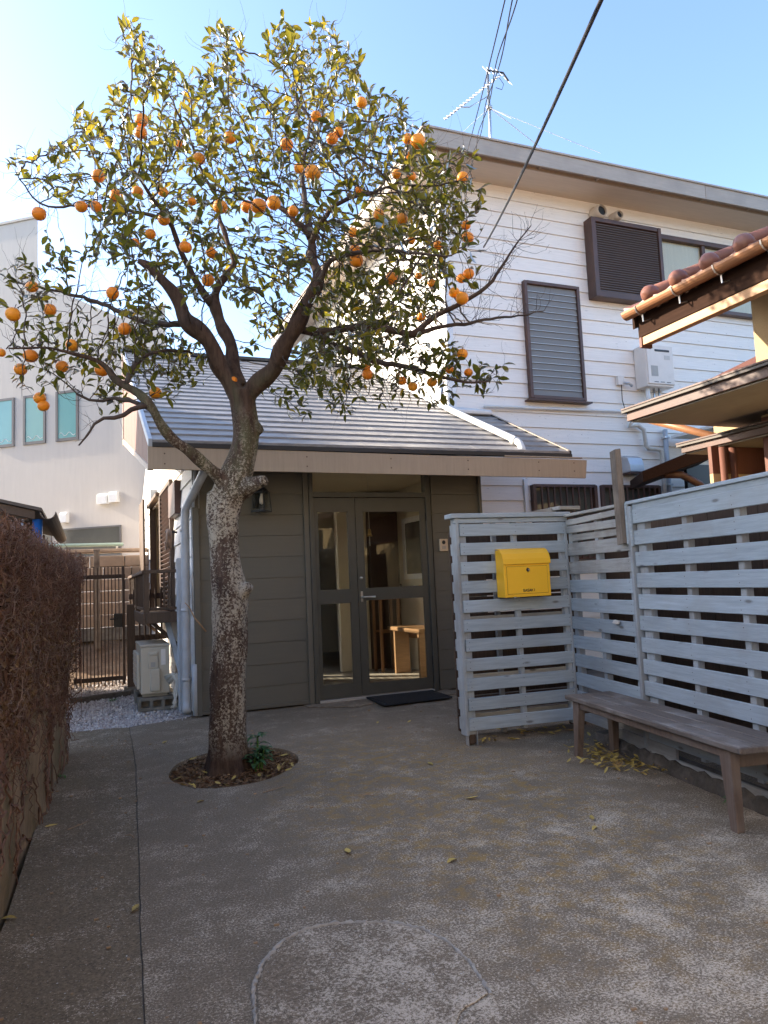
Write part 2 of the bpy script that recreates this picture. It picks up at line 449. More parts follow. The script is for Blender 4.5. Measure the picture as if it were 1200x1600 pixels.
# worn exposed-aggregate concrete
def yardmat(name, base=(0.352, 0.272, 0.188), worn=1.0):
    m, nt, b = newmat(name)
    tc = N(nt, 'ShaderNodeTexCoord')
    P = tc.outputs['Object']
    big = noise(nt, P, 0.55, 6, 0.62, 0.1)
    c = mix(nt, ramp(nt, big, [(0.35, 0.0), (0.68, 1.0)]), mul(base, 0.82), mul(base, 1.14))
    med = noise(nt, P, 4.5, 6, 0.65)
    c = mix(nt, ramp(nt, med, [(0.35, 0.0), (0.7, 0.5)]), c, mul(base, 0.76))
    # fine sand grain
    fine = noise(nt, P, 120, 3, 0.75)
    c = mix(nt, ramp(nt, fine, [(0.36, 0.0), (0.62, 1.0)]), mix(nt, 0.8, c, mul(base, 0.22)), c)
    gritty = noise(nt, P, 38, 5, 0.8)
    c = mix(nt, ramp(nt, gritty, [(0.40, 0.0), (0.66, 1.0)]), mix(nt, 0.38, c, mul(base, 0.35)), c)
    # ochre lichen blotches, right of the tree
    sep = N(nt, 'ShaderNodeSeparateXYZ'); nt.links.new(P, sep.inputs[0])
    def blob(cx, cy, rx, ry):
        mp = N(nt, 'ShaderNodeMapping'); mp.vector_type = 'TEXTURE'
        mp.inputs['Location'].default_value = (cx, cy, 0); mp.inputs['Scale'].default_value = (rx, ry, 50)
        nt.links.new(P, mp.inputs['Vector'])
        g = N(nt, 'ShaderNodeTexGradient', gradient_type='SPHERICAL'); nt.links.new(mp.outputs[0], g.inputs[0])
        return g.outputs['Fac']
    def times(a, bq):
        q = N(nt, 'ShaderNodeMath', operation='MULTIPLY'); nt.links.new(a, q.inputs[0])
        if isinstance(bq, bpy.types.NodeSocket): nt.links.new(bq, q.inputs[1])
        else: q.inputs[1].default_value = bq
        return q.outputs[0]
    och = times(ramp(nt, noise(nt, P, 13, 6, 0.7), [(0.47, 0.0), (0.62, 0.9)]), ramp(nt, blob(1.85, 3.7, 1.15, 2.6), [(0.05, 0.0), (0.5, 1.0)]))
    c = mix(nt, och, c, (0.30, 0.185, 0.06))
    # pale worn aggregate: thousands of small light grains, denser in scuffed zones
    spk = noise(nt, P, 112, 4, 0.85)
    zone = noise(nt, P, 3.1, 9, 0.78, 0.1)
    near = ramp(nt, blob(1.9, 1.7, 3.2, 2.6), [(0.0, 0.0), (0.8, 1.0)])
    zz = N(nt, 'ShaderNodeMath', operation='MULTIPLY_ADD'); nt.links.new(near, zz.inputs[0]); zz.inputs[1].default_value = 0.11 * worn; nt.links.new(zone, zz.inputs[2])
    th = ramp(nt, zz.outputs[0], [(0.43, 0.0), (0.84, 1.0)])
    sm = N(nt, 'ShaderNodeMath', operation='MULTIPLY_ADD'); nt.links.new(th, sm.inputs[0]); sm.inputs[1].default_value = 0.24; nt.links.new(spk, sm.inputs[2])
    grains = ramp(nt, sm.outputs[0], [(0.615, 0.0), (0.685, 1.0)])
    c = mix(nt, times(grains, 0.85), c, (0.68, 0.57, 0.44))
    rare = ramp(nt, noise(nt, P, 75, 2, 0.5), [(0.71, 0.0), (0.74, 1.0)])
    c = mix(nt, rare, c, (0.55, 0.52, 0.46))
    nt.links.new(c, b.inputs['Base Color'])
    b.inputs['Roughness'].default_value = 0.88
    b.inputs['Specular IOR Level'].default_value = 0.25
    n1 = bump(nt, b, gritty, 0.35, 0.004)
    bump(nt, b, med, 0.25, 0.008, n1)
    return m
MT['yard'] = yardmat('worn_yard_concrete')
MT['yard_strip'] = yardmat('smoother_dark_concrete', (0.318, 0.240, 0.155), -0.6)
MT['patch'] = yardmat('worn_patch_concrete', (0.355, 0.270, 0.185), 1.6)
MT['lip'] = surf('pale_mortar', (0.40, 0.36, 0.31), 0.9, 0.25, ns=40, bmp=0.4, rnd=False)
MT['kerb'] = surf('crumbling_kerb_concrete', (0.12, 0.10, 0.082), 0.95, 0.35, ns=14, blotch=(0.05, 0.045, 0.035), bl_scale=7, bmp=0.9, bns=40, bd=0.015)

# bark with lichen
def barkmat():
    m, nt, b = newmat('bark_with_grey_lichen')
    tc = N(nt, 'ShaderNodeTexCoord'); P = tc.outputs['Object']
    v = coords(nt, (6, 6, 1.0), False)
    c = mix(nt, ramp(nt, noise(nt, v, 6, 7, 0.7), [(0.3, 0.0), (0.7, 1.0)]), (0.036, 0.022, 0.016), (0.120, 0.078, 0.057))
    sep = N(nt, 'ShaderNodeSeparateXYZ'); nt.links.new(P, sep.inputs[0])
    # green film on the upper trunk
    gz = N(nt, 'ShaderNodeMapRange'); gz.inputs['From Min'].default_value = 1.75; gz.inputs['From Max'].default_value = 2.15
    nt.links.new(sep.outputs['Z'], gz.inputs['Value'])
    gm = N(nt, 'ShaderNodeMath', operation='MULTIPLY'); nt.links.new(gz.outputs[0], gm.inputs[0])
    nt.links.new(ramp(nt, noise(nt, coords(nt, (3, 3, 1), False), 3, 5), [(0.42, 0.0), (0.62, 0.8)]), gm.inputs[1])
    gz2 = N(nt, 'ShaderNodeMapRange'); gz2.inputs['From Min'].default_value = 2.75; gz2.inputs['From Max'].default_value = 2.4
    nt.links.new(sep.outputs['Z'], gz2.inputs['Value'])
    gm2 = N(nt, 'ShaderNodeMath', operation='MULTIPLY'); nt.links.new(gm.outputs[0], gm2.inputs[0]); nt.links.new(gz2.outputs[0], gm2.inputs[1])
    c = mix(nt, gm2.outputs[0], c, (0.105, 0.112, 0.06))
    # crusty pale lichen on the lower trunk
    fall = N(nt, 'ShaderNodeMapRange'); fall.inputs['From Min'].default_value = 2.5; fall.inputs['From Max'].default_value = 1.9
    nt.links.new(sep.outputs['Z'], fall.inputs['Value'])
    foot = N(nt, 'ShaderNodeMapRange'); foot.inputs['From Min'].default_value = 0.08; foot.inputs['From Max'].default_value = 0.26
    nt.links.new(sep.outputs['Z'], foot.inputs['Value'])
    lm = N(nt, 'ShaderNodeMath', operation='MULTIPLY'); nt.links.new(fall.outputs[0], lm.inputs[0]); nt.links.new(foot.outputs[0], lm.inputs[1])
    l1 = noise(nt, P, 60, 6, 0.8)
    l2 = noise(nt, coords(nt, (2.2, 2.2, 0.8), False), 2.6, 4, 0.6, 0.4)
    ad = N(nt, 'ShaderNodeMath', operation='MULTIPLY_ADD'); nt.links.new(l2, ad.inputs[0]); ad.inputs[1].default_value = 0.72; nt.links.new(l1, ad.inputs[2])
    f = ramp(nt, ad.outputs[0], [(0.845, 0.0), (0.91, 0.92)])
    mm = N(nt, 'ShaderNodeMath', operation='MULTIPLY'); nt.links.new(f, mm.inputs[0]); nt.links.new(lm.outputs[0], mm.inputs[1])
    lc = mix(nt, noise(nt, P, 7, 3), (0.29, 0.255, 0.19), (0.54, 0.475, 0.385))
    c = mix(nt, mm.outputs[0], c, lc)
    nt.links.new(c, b.inputs['Base Color'])
    b.inputs['Roughness'].default_value = 0.9
    b.inputs['Specular IOR Level'].default_value = 0.2
    n1 = bump(nt, b, noise(nt, v, 9, 7, 0.7), 0.7, 0.014)
    bump(nt, b, f, 0.25, 0.003, n1)
    return m
MT['bark'] = barkmat()
MT['branch'] = surf('thin_branch_bark', (0.062, 0.04, 0.03), 0.85, 0.3, ns=10, blotch=(0.11, 0.085, 0.065), bl_scale=5, bmp=0.2, rnd=False)

def leafmat():
    m, nt, b = newmat('citrus_leaf')
    nt.nodes.remove(b)
    out = nt.nodes['Material Output']
    at = N(nt, 'ShaderNodeAttribute', attribute_name='tone')
    at.attribute_type = 'GEOMETRY'
    oi = N(nt, 'ShaderNodeAttribute', attribute_name='tone_obj'); oi.attribute_type = 'OBJECT'
    ad = N(nt, 'ShaderNodeMath', operation='ADD'); nt.links.new(at.outputs['Fac'], ad.inputs[0]); nt.links.new(oi.outputs['Fac'], ad.inputs[1])
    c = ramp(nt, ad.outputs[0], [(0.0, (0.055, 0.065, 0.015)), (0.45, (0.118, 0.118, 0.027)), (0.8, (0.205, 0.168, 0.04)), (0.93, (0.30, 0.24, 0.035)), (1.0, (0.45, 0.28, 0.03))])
    df = N(nt, 'ShaderNodeBsdfDiffuse'); nt.links.new(c, df.inputs['Color'])
    tl = N(nt, 'ShaderNodeBsdfTranslucent')
    tcx = mix(nt, 1.0, c, (1.0, 0.95, 0.45), 'MULTIPLY')
    sc = N(nt, 'ShaderNodeVectorMath', operation='SCALE'); sc.inputs['Scale'].default_value = 2.0
    nt.links.new(tcx, sc.inputs[0]); nt.links.new(sc.outputs[0], tl.inputs['Color'])
    m1 = N(nt, 'ShaderNodeMixShader'); m1.inputs[0].default_value = 0.42
    nt.links.new(df.outputs[0], m1.inputs[1]); nt.links.new(tl.outputs[0], m1.inputs[2])
    gl = N(nt, 'ShaderNodeBsdfGlossy'); gl.inputs['Roughness'].default_value = 0.45; gl.inputs['Color'].default_value = (0.5, 0.52, 0.5, 1)
    fr = N(nt, 'ShaderNodeFresnel'); fr.inputs['IOR'].default_value = 1.25
    m2 = N(nt, 'ShaderNodeMixShader'); nt.links.new(fr.outputs[0], m2.inputs[0]); nt.links.new(m1.outputs[0], m2.inputs[1]); nt.links.new(gl.outputs[0], m2.inputs[2])
    nt.links.new(m2.outputs[0], out.inputs['Surface'])
    return m
MT['leaf'] = leafmat()

def orangemat():
    m, nt, b = newmat('orange_peel')
    oi = N(nt, 'ShaderNodeObjectInfo')
    c = ramp(nt, oi.outputs['Random'], [(0.0, (0.88, 0.25, 0.008)), (1.0, (0.95, 0.36, 0.014))])
    c = mix(nt, ramp(nt, noise(nt, coords(nt), 9, 4), [(0.5, 0.0), (0.8, 0.45)]), c, (0.66, 0.17, 0.005))
    nt.links.new(c, b.inputs['Base Color'])
    b.inputs['Roughness'].default_value = 0.42
    b.inputs['Subsurface Weight'].default_value = 0.12
    b.inputs['Subsurface Radius'].default_value = (0.02, 0.008, 0.002)
    vo = N(nt, 'ShaderNodeTexVoronoi'); vo.inputs['Scale'].default_value = 320
    nt.links.new(coords(nt), vo.inputs['Vector'])
    bump(nt, b, vo.outputs['Distance'], 0.25, 0.002)
    return m
MT['orange'] = orangemat()

def stonemat():
    m, nt, b = newmat('gravel_stone')
    at = N(nt, 'ShaderNodeAttribute', attribute_name='tone')
    c = ramp(nt, at.outputs['Fac'], [(0.0, (0.20, 0.18, 0.17)), (0.4, (0.40, 0.36, 0.35)), (0.8, (0.56, 0.52, 0.50)), (1.0, (0.68, 0.66, 0.64))])
    nt.links.new(c, b.inputs['Base Color'])
    b.inputs['Roughness'].default_value = 0.85
    return m
MT['rock'] = stonemat()
# ------------------------------------------------------------------ the ground
MB().add([(-150, -150, -0.09), (150, -150, -0.09), (150, 250, -0.09), (-150, 250, -0.09)], [(0, 1, 2, 3)]).build('ground', MT['earth'])
bpy.data.objects['ground']['kind'] = 'structure'

def slab(name, outline, mat, z=0.0, th=0.06, hole=None):
    """flat concrete slab with square edges, optionally with a round hole"""
    bm = bmesh.new()
    vs = [bm.verts.new((x, y, z)) for x, y in outline]
    es = [bm.edges.new((vs[i], vs[(i + 1) % len(vs)])) for i in range(len(vs))]
    if hole:
        hs = [bm.verts.new((x, y, z)) for x, y in hole]
        es += [bm.edges.new((hs[i], hs[(i + 1) % len(hs)])) for i in range(len(hs))]
    bmesh.ops.triangle_fill(bm, edges=es, use_beauty=True)
    r = bmesh.ops.extrude_face_region(bm, geom=list(bm.faces))
    bmesh.ops.translate(bm, vec=(0, 0, -th), verts=[v for v in r['geom'] if isinstance(v, bmesh.types.BMVert)])
    bmesh.ops.recalc_face_normals(bm, faces=list(bm.faces))
    me = bpy.data.meshes.new(name); bm.to_mesh(me); bm.free()
    me.materials.append(mat)
    o = bpy.data.objects.new(name, me); COL.objects.link(o)
    b = o.modifiers.new('bevel', 'BEVEL'); b.width = 0.006; b.segments = 2; b.limit_method = 'ANGLE'
    return o

def jag(pts, amp, step=0.08, seed=0):
    r = random.Random(seed)
    out = []
    for (a, b) in zip(pts[:-1], pts[1:]):
        n = max(1, int(math.hypot(b[0] - a[0], b[1] - a[1]) / step))
        for i in range(n):
            t = i / n
            out.append((a[0] + (b[0] - a[0]) * t + r.uniform(-amp, amp), a[1] + (b[1] - a[1]) * t + r.uniform(-amp, amp)))
    out.append(pts[-1])
    return out

PIT_C, PIT_R = (0.925, 5.23), 0.43
PIT_K = 1.28                                # the pit is a little longer in depth than across
def pit_xy(a, r):
    u, v = r * math.cos(a), r * PIT_K * math.sin(a)
    return (PIT_C[0] + u * math.cos(YAW) + v * math.sin(YAW), PIT_C[1] - u * math.sin(YAW) + v * math.cos(YAW))
pit = []
for k in range(56):
    a = -2 * math.pi * k / 56
    r = PIT_R * (1 + 0.015 * math.sin(3 * a) + 0.008 * math.sin(7 * a + 1))
    pit.append(pit_xy(a, r))
jl = jag([(0.335, 7.20), (0.30, 5.6), (0.22, 4.0), (0.138, 2.32), (0.05, 0.2), (-0.25, -7.0)], 0.0035, 0.12, 3)
tag(slab('concrete_yard', [(p[0] + 0.0015, p[1]) for p in jl] + [(3.9, -7.0), (3.9, 7.62), (0.95, 7.62), (0.90, 7.42), (0.78, 7.34), (0.62, 7.28)], MT['yard'], hole=pit), kind='structure')
tag(slab('concrete_strip', [(p[0] - 0.0015, p[1]) for p in jl][::-1] + jag([(0.2, 7.28), (-0.19, 7.3)], 0.02, 0.1, 4) + [(-0.3, 3.3), (-0.9, -7.0)], MT['yard_strip'], z=-0.004), kind='structure')
tag(MB().tube([(x, y, -0.012) for x, y in jl], 0.009, 5).build('joint_fill', MT['kerb']), kind='structure')
# rounded older patch let into the yard, cracked at one corner
pa = [(0.40, 1.9), (0.424, 2.183), (0.464, 2.381), (0.517, 2.503), (0.612, 2.615), (0.702, 2.662), (0.80, 2.662), (0.892, 2.628), (0.96, 2.595), (1.013, 2.555), (1.076, 2.476), (1.112, 2.362), (1.117, 2.2), (1.10, 2.09), (1.085, 2.015)]
ck = [(1.085, 2.015), (1.05, 2.012), (1.022, 2.0), (0.99, 1.992), (0.968, 1.975), (0.945, 1.95), (0.925, 1.93), (0.90, 1.86), (0.885, 1.7)]
pin = [(0.80 + (x - 0.80) * 0.972, 2.2 + (y - 2.2) * 0.972) for x, y in pa]
patch = slab('concrete_patch', pin + jag(ck[1:], 0.003, 0.03, 7) + [(0.40, 1.5)], MT['patch'], z=0.005, th=0.004)
chip = slab('concrete_patch', jag([(1.090, 2.003), (1.052, 2.0), (1.026, 1.988), (0.994, 1.98), (0.974, 1.965), (0.952, 1.942), (0.934, 1.925), (0.910, 1.855), (0.895, 1.7)], 0.003, 0.03, 8) + [(0.94, 1.62), (1.027, 1.8), (1.06, 1.92)], MT['patch'], z=0.004, th=0.004)
for o in (patch, chip): tag(o, kind='structure')
# raised mortar lip round the patch
lip = MB(); r_ = random.Random(2)
lp = jag(pa, 0.004, 0.012, 12)
lip.tube([(x, y, 0.001) for x, y in lp], [r_.uniform(0.003, 0.009) for _ in lp], 6, jit=0.3)
tag(lip.build('mortar_lip', MT['lip'], patch, smooth=False))
# threshold apron by the door
tag(slab('door_apron', jag([(2.0, 7.2), (2.25, 7.02), (2.45, 6.9), (2.7, 7.0)], 0.02, 0.06, 9) + [(3.62, 7.02), (3.62, 7.5), (2.0, 7.5)], MT['patch'], z=0.012, th=0.011), kind='structure')

# tree pit soil and litter
bm = bmesh.new()
for i in range(9):
    for k in range(40):
        a = 2 * math.pi * k / 40; r = (PIT_R + 0.03) * (i + 0.001) / 8
        bm.verts.new((*pit_xy(a, r), -0.045 + 0.05 * (1 - i / 8) ** 1.5 + random.uniform(-0.008, 0.008)))
bm.verts.ensure_lookup_table()
for i in range(8):
    for k in range(40):
        k2 = (k + 1) % 40
        bm.faces.new((bm.verts[i * 40 + k], bm.verts[(i + 1) * 40 + k], bm.verts[(i + 1) * 40 + k2], bm.verts[i * 40 + k2]))
me = bpy.data.meshes.new('tree_pit_soil'); bm.to_mesh(me); bm.free(); me.materials.append(MT['soil'])
o = bpy.data.objects.new('tree_pit_soil', me); COL.objects.link(o); tag(o, kind='structure')
lit = MB()
for i in range(2300):
    a = random.uniform(0, 2 * math.pi); r = PIT_R * math.sqrt(random.uniform(0.02, 0.96))
    c = Vector((*pit_xy(a, r), -0.035 + 0.05 * (1 - r / PIT_R) ** 1.5 + random.uniform(0.0, 0.02)))
    L, w = random.uniform(0.012, 0.04), random.uniform(0.003, 0.010)
    q = Euler((random.uniform(-0.5, 0.5), random.uniform(-0.5, 0.5), random.uniform(0, 6.3))).to_matrix()
    lit.add([c + q @ Vector((-L, 0, 0)), c + q @ Vector((0, -w, 0.004)), c + q @ Vector((L, 0, 0)), c + q @ Vector((0, w, 0.004))], [(0, 1, 2, 3)])
tag(lit.build('leaf_litter', MT['mulch']), 'brown bark chips and dead leaves in the round tree pit', 'leaf litter', kind='stuff')

# gravel beside the house
def stones(name, spots, mat, smin, smax, z0):
    base = [(1, 0, 0), (-1, 0, 0), (0, 1, 0), (0, -1, 0), (0, 0, 0.7), (0, 0, -0.7)]
    fs0 = [(0, 2, 4), (2, 1, 4), (1, 3, 4), (3, 0, 4), (2, 0, 5), (1, 2, 5), (3, 1, 5), (0, 3, 5)]
    V, Fc, T = [], [], []
    for (x, y) in spots:
        s = random.uniform(smin, smax); t = random.betavariate(3, 2)
        q = Euler((random.uniform(0, 6), random.uniform(0, 6), random.uniform(0, 6))).to_matrix()
        b = len(V); z = z0 + random.uniform(0, 0.02)
        for p in base:
            w = q @ Vector((p[0] * random.uniform(0.8, 1.4), p[1] * random.uniform(0.7, 1.1), p[2])) * s
            V.append((x + w.x, y + w.y, z + w.z))
        Fc += [tuple(i + b for i in f) for f in fs0]
        T += [t] * 8
    me = bpy.data.meshes.new(name); me.from_pydata(V, [], Fc); me.materials.append(mat)
    at = me.attributes.new('tone', 'FLOAT', 'FACE'); at.data.foreach_set('value', T)
    o = bpy.data.objects.new(name, me); COL.objects.link(o)
    return o
sp = []
while len(sp) < 9000:
    x, y = random.uniform(-0.45, 1.0), 7.22 + 3.3 * random.random() ** 1.3
    if x > 0.92 and y > 7.3: continue
    if y < 7.3 + random.uniform(-0.05, 0.05) and random.random() < 0.6: continue
    sp.append((x, y))
tag(stones('gravel', sp, MT['rock'], 0.008, 0.021, -0.03), 'pale grey and white gravel between the house and the gate', 'gravel', kind='stuff')
MB().box(-1.2, 1.0, 7.15, 10.5, -0.088, -0.045).build('gravel_bed', MT['block'])['kind'] = 'structure'
kb = MB(); kb.prism([(-0.2, 9.16, -0.03), (0.46, 9.42, -0.03), (0.46, 9.50, -0.03), (-0.2, 9.25, -0.03)], (0, 0, 0.075))
tag(kb.build('low_kerb', MT['kerb'], bevel=0.01), kind='structure')

# terrace behind the gate
g = bmesh.new()
W, H = 24, 14
for j in range(H + 1):
    for i in range(W + 1):
        x = -2.5 + 5.5 * i / W; y = 10.3 + 2.8 * j / H
        z = -0.06 + 0.56 * (j / H) ** 1.2 + 0.05 * math.sin(x * 3.1 + y * 2) + random.uniform(-0.03, 0.03)
        g.verts.new((x, y, z))
g.verts.ensure_lookup_table()
for j in range(H):
    for i in range(W):
        a = j * (W + 1) + i
        g.faces.new((g.verts[a], g.verts[a + 1], g.verts[a + W + 2], g.verts[a + W + 1]))
me = bpy.data.meshes.new('soil_bank'); g.to_mesh(me); g.free(); me.materials.append(MT['soil'])
me.polygons.foreach_set('use_smooth', [True] * len(me.polygons))
o = bpy.data.objects.new('soil_bank', me); COL.objects.link(o); tag(o, kind='structure')
st2 = [(random.uniform(-0.5, 0.9), random.uniform(10.35, 11.6)) for _ in range(500)]
tag(stones('loose_stones', st2, MT['rock'], 0.01, 0.03, 0.0), 'loose stones scattered on the soil behind the gate', 'stones', kind='stuff')

rw = thing('retaining_wall', 'tan stepped stone wall rising behind the picket gate', 'stone wall', (0, 12.9, 0.4))
piece('kerb_stone', MT['block'], rw, (-0.2, 12.78, 0.56), (4.4, 0.16, 0.2))
rs = random.Random(5)
for row in range(6):
    x = -2.4 + rs.uniform(0, 0.3)
    while x < 1.9:
        w = rs.choice([0.34, 0.44, 0.54])
        piece('stone', MT['tan_stone'], rw, (x + w / 2, 13.0 + row * 0.05, 0.76 + row * 0.195), (w - 0.012, 0.3, 0.185), bev=0.012)
        x += w
piece('coping', MT['tan_stone'], rw, (-0.2, 13.32, 1.92), (4.4, 0.35, 0.06), bev=0.012)
wp = thing('wooden_post', 'grey wooden post standing in soil behind the gate', 'post', (0.12, 12.35, 0.4))
piece('shaft', MT['old_wood'], wp, (0.12, 12.35, 1.12), (0.085, 0.085, 1.5))
piece('cap', MT['old_wood'], wp, (0.12, 12.35, 1.885), (0.10, 0.10, 0.025))
rl = thing('pipe_rail', 'pale teal pipe rail along the top of the tan stone wall', 'rail', (0, 13.2, 1.95))
MB().tube([(-2.2, 13.2, 2.02), (0.55, 13.2, 2.02)], 0.03, 10).build('pipe', plain('teal_rail', (0.30, 0.42, 0.37), 0.5), rl, smooth=True)
for x in (-2.0, -0.9, 0.45):
    MB().tube([(x, 13.2, 1.94), (x, 13.2, 2.02)], 0.018, 8).build('stand', MT['alu'], rl, smooth=True)

# ------------------------------------------------------------------ ivy covered wall on the left
iv = thing('ivy_wall', 'low old wall smothered in dry brown ivy stems', 'wall', (-0.159, 6.26, 0), math.atan2(-0.999, -0.052))
# local x runs towards the camera, local -y faces away from the yard ... yard side is +y
WL = 8.6
wbm = MB()
nx, nz = 86, 15
def wall_y(x, z): return 0.012 * math.sin(5 * x) + 0.01 * math.sin(9 * z + 2 * x) - 0.01
for i in range(nx + 1):
    for k in range(nz + 1):
        x = WL * i / nx; z = -0.08 + 1.48 * k / nz
        wbm.v.append((x, wall_y(x, z) + random.uniform(-0.004, 0.004), z))
for i in range(nx):
    for k in range(nz):
        a = i * (nz + 1) + k
        wbm.f.append((a, a + nz + 1, a + nz + 2, a + 1))
wbm.box(0.0, WL, -0.22, -0.045, -0.08, 1.40)
wbm.add([(0, -0.05, -0.08), (0, wall_y(0, 0), -0.08), (0, wall_y(0, 1.4), 1.4), (0, -0.05, 1.4)], [(0, 1, 2, 3)])
wbm.add([(0, -0.05, 1.4), (0, 0, 1.4), (WL, 0, 1.4), (WL, -0.05, 1.4)], [(3, 2, 1, 0)])
wbm.build('masonry', MT['wallbase'], iv, smooth=False)
vr = random.Random(21)
def vines(n, zlo, zhi, rlo, rhi, xmax, out, seg=0.03, steps=(8, 26), top=0.0):
    m = MB()
    for _ in range(n):
        x = -0.05 + (xmax + 0.05) * vr.random() ** 0.9; zl = zlo + (0.14 if zlo > 0.3 and x > 1.3 else 0); z = zl + (zhi - zl) * vr.random() ** 0.8
        y = wall_y(x, z) + vr.uniform(0.004, out)
        d = Vector((vr.gauss(0, 1), vr.gauss(0, 0.6), vr.gauss(0, 1))).normalized()
        r0 = vr.uniform(rlo, rhi); k = vr.randint(*steps); pts = []
        for i in range(k):
            pts.append((x, y, z))
            d = (d + Vector((vr.gauss(0, 0.42), vr.gauss(0, 0.42), vr.gauss(0, 0.42)))).normalized()
            x += d.x * seg; y += d.y * seg; z += d.z * seg
            lo = wall_y(x, z) + 0.004
            far = max(0.0, 1.0 - max(x, 0) / 2.2)                      # thicker beard at the far corner
            hi = lo + out + (0.03 + 0.07 * far) * max(0.0, min(1.0, (z - 0.85) / 0.5))
            if z > 1.41: lo = -0.26
            if y < lo: y = lo; d.y = abs(d.y)
            if y > hi: y = hi; d.y = -abs(d.y)
            zt = 1.49 + top * vr.random()
            if z > zt: z = zt; d.z = -abs(d.z)
            if z < zlo - 0.12: d.z = abs(d.z)
            x = max(-0.12, x)
        m.tube(pts, [r0 * (1 - 0.6 * i / k) for i in range(k)], 3, caps=False, phase=vr.random())
    return m
vines(1500, 0.45, 1.47, 0.0015, 0.0038, 5.2, 0.03).build('ivy_tangle', MT['vine'], iv, kind='stuff')
vines(600, 0.5, 1.48, 0.0015, 0.0032, 5.2, 0.055).build('pale_stems', MT['vine_pale'], iv, kind='stuff')
vines(2000, 1.05, 1.48, 0.0014, 0.003, 5.2, 0.06, steps=(6, 18), top=0.05).build('ivy_crown', MT['vine'], iv, kind='stuff')
vines(60, 0.05, 0.6, 0.003, 0.007, 5.0, 0.015, 0.05, (12, 30)).build('thick_stems', MT['vine'], iv, kind='stuff')
vines(290, 0.5, 1.4, 0.003, 0.0085, 5.0, 0.03, 0.045, (12, 34)).build('thick_stems', MT['vine'], iv, kind='stuff')
# dead leaf scraps caught in the stems
sc0 = MB()
for _ in range(4200):
    x = 5.2 * vr.random(); z = 0.55 + 0.95 * vr.random() ** 0.7; y = wall_y(x, z) + vr.uniform(0.0, 0.07)
    q = Euler((vr.uniform(0, 6), vr.uniform(0, 6), vr.uniform(0, 6))).to_matrix(); s_ = vr.uniform(0.006, 0.016)
    c = Vector((x, y, z))
    sc0.add([c + q @ Vector((-s_, 0, 0)), c + q @ Vector((0, -s_ * .6, s_ * .3)), c + q @ Vector((s_, 0, 0)), c + q @ Vector((0, s_ * .6, s_ * .3))], [(0, 1, 2, 3)])
sc0.build('dead_leaf_scraps', MT['mulch'], iv, kind='stuff')
# far end of the wall, stems hanging round the corner
m = MB()
for _ in range(420):
    z = 0.25 + 1.25 * vr.random() ** 0.7; y = vr.uniform(-0.2, 0.04) + 0.07 * max(0, (z - 0.9) / 0.5) * vr.random()
    x = vr.uniform(-0.06, 0.0); pts = []; a = vr.uniform(0, 6.28)
    for i in range(vr.randint(6, 16)):
        pts.append((x, y, z)); a += vr.gauss(0, 0.6)
        y += math.cos(a) * 0.03; z += math.sin(a) * 0.03; x += vr.gauss(0, 0.01)
        x = max(-0.12, min(-0.005, x)); y = max(-0.24, min(0.10, y)); z = max(0.1, min(1.54, z))
    m.tube(pts, vr.uniform(0.0015, 0.004), 3, caps=False)
m.build('end_stems', MT['vine'], iv, kind='stuff')

# ------------------------------------------------------------------ shed beyond the ivy wall
sh = thing('garden_shed', 'small grey shed eave with blue drainpipe behind the ivy wall', 'shed', (-1.6, 8.6, 0))
MB().prism([(-3.0, 7.5, 2.63), (-0.40, 7.5, 2.00), (-0.40, 7.5, 2.03), (-3.0, 7.5, 2.66)], (0, 3.4, 0)).build('roof_sheet', MT['shed'], sh)
MB().prism([(-3.0, 7.53, 2.54), (-0.46, 7.53, 1.925), (-0.46, 7.53, 2.005), (-3.0, 7.53, 2.62)], (0, 0.03, 0)).build('fascia', MT['brown_wood_y'], sh, bevel=0.004)
for i in range(5):
    MB().prism([(-3.0, 7.62 + i * .7, 2.52), (-0.52, 7.62 + i * .7, 1.92), (-0.52, 7.62 + i * .7, 1.99), (-3.0, 7.62 + i * .7, 2.59)], (0, 0.05, 0)).build('rafter', MT['shed'], sh)
MB().box(-3.0, -0.72, 8.0, 10.8, 0, 2.0).build('wall', MT['shed'], sh)
gp = MB(); prof = []
for k in range(9):
    a = math.pi + math.pi * k / 8
    prof.append((math.cos(a) * 0.07, math.sin(a) * 0.07))
prof2 = [(x * 0.9, z * 0.9) for x, z in prof[::-1]]
gp.prism([(-0.345 + x, 7.42, 1.985 + z) for x, z in prof + prof2], (0, 3.5, 0))
gp.build('gutter', MT['shed'], sh, smooth=False)
MB().tube([(-0.44, 7.6, 1.93), (-0.455, 7.6, 1.2), (-0.455, 7.6, 0.02)], 0.045, 12).build('drainpipe', MT['bluetarp'], sh, smooth=True)
MB().tube([(-0.56, 7.56, 1.93), (-0.58, 7.55, 1.8), (-0.57, 7.55, 1.62)], 0.012, 8).build('cable', MT['alu'], sh, smooth=True)

# ------------------------------------------------------------------ gate
gt = thing('picket_gate', 'tall dark brown metal gate of thin upright bars over gravel', 'gate', (0.13, 10.1, 0))
for i in range(14):
    x = -0.15 + i * 0.0425
    piece('bar', MT['picket'], gt, (x, 10.1, 0.79 + (0.01 if i % 2 else 0)), (0.013, 0.013, 1.5), bev=0.002)
for z in (0.13, 1.42):
    piece('rail', MT['picket'], gt, (0.13, 10.115, z), (0.62, 0.018, 0.055))
piece('stile', MT['picket'], gt, (0.415, 10.1, 0.80), (0.034, 0.034, 1.5))
lk = piece('lock_case', MT['black'], gt, (0.345, 10.075, 0.86), (0.10, 0.05, 0.17))
MB().tube([(0.33, 10.04, 0.88), (0.25, 10.03, 0.88)], 0.009, 8).build('handle', MT['black'], lk, smooth=True)
gp = thing('gate_post', 'square dark brown post between the gate and the outdoor unit', 'post', (0.475, 9.62, 0))
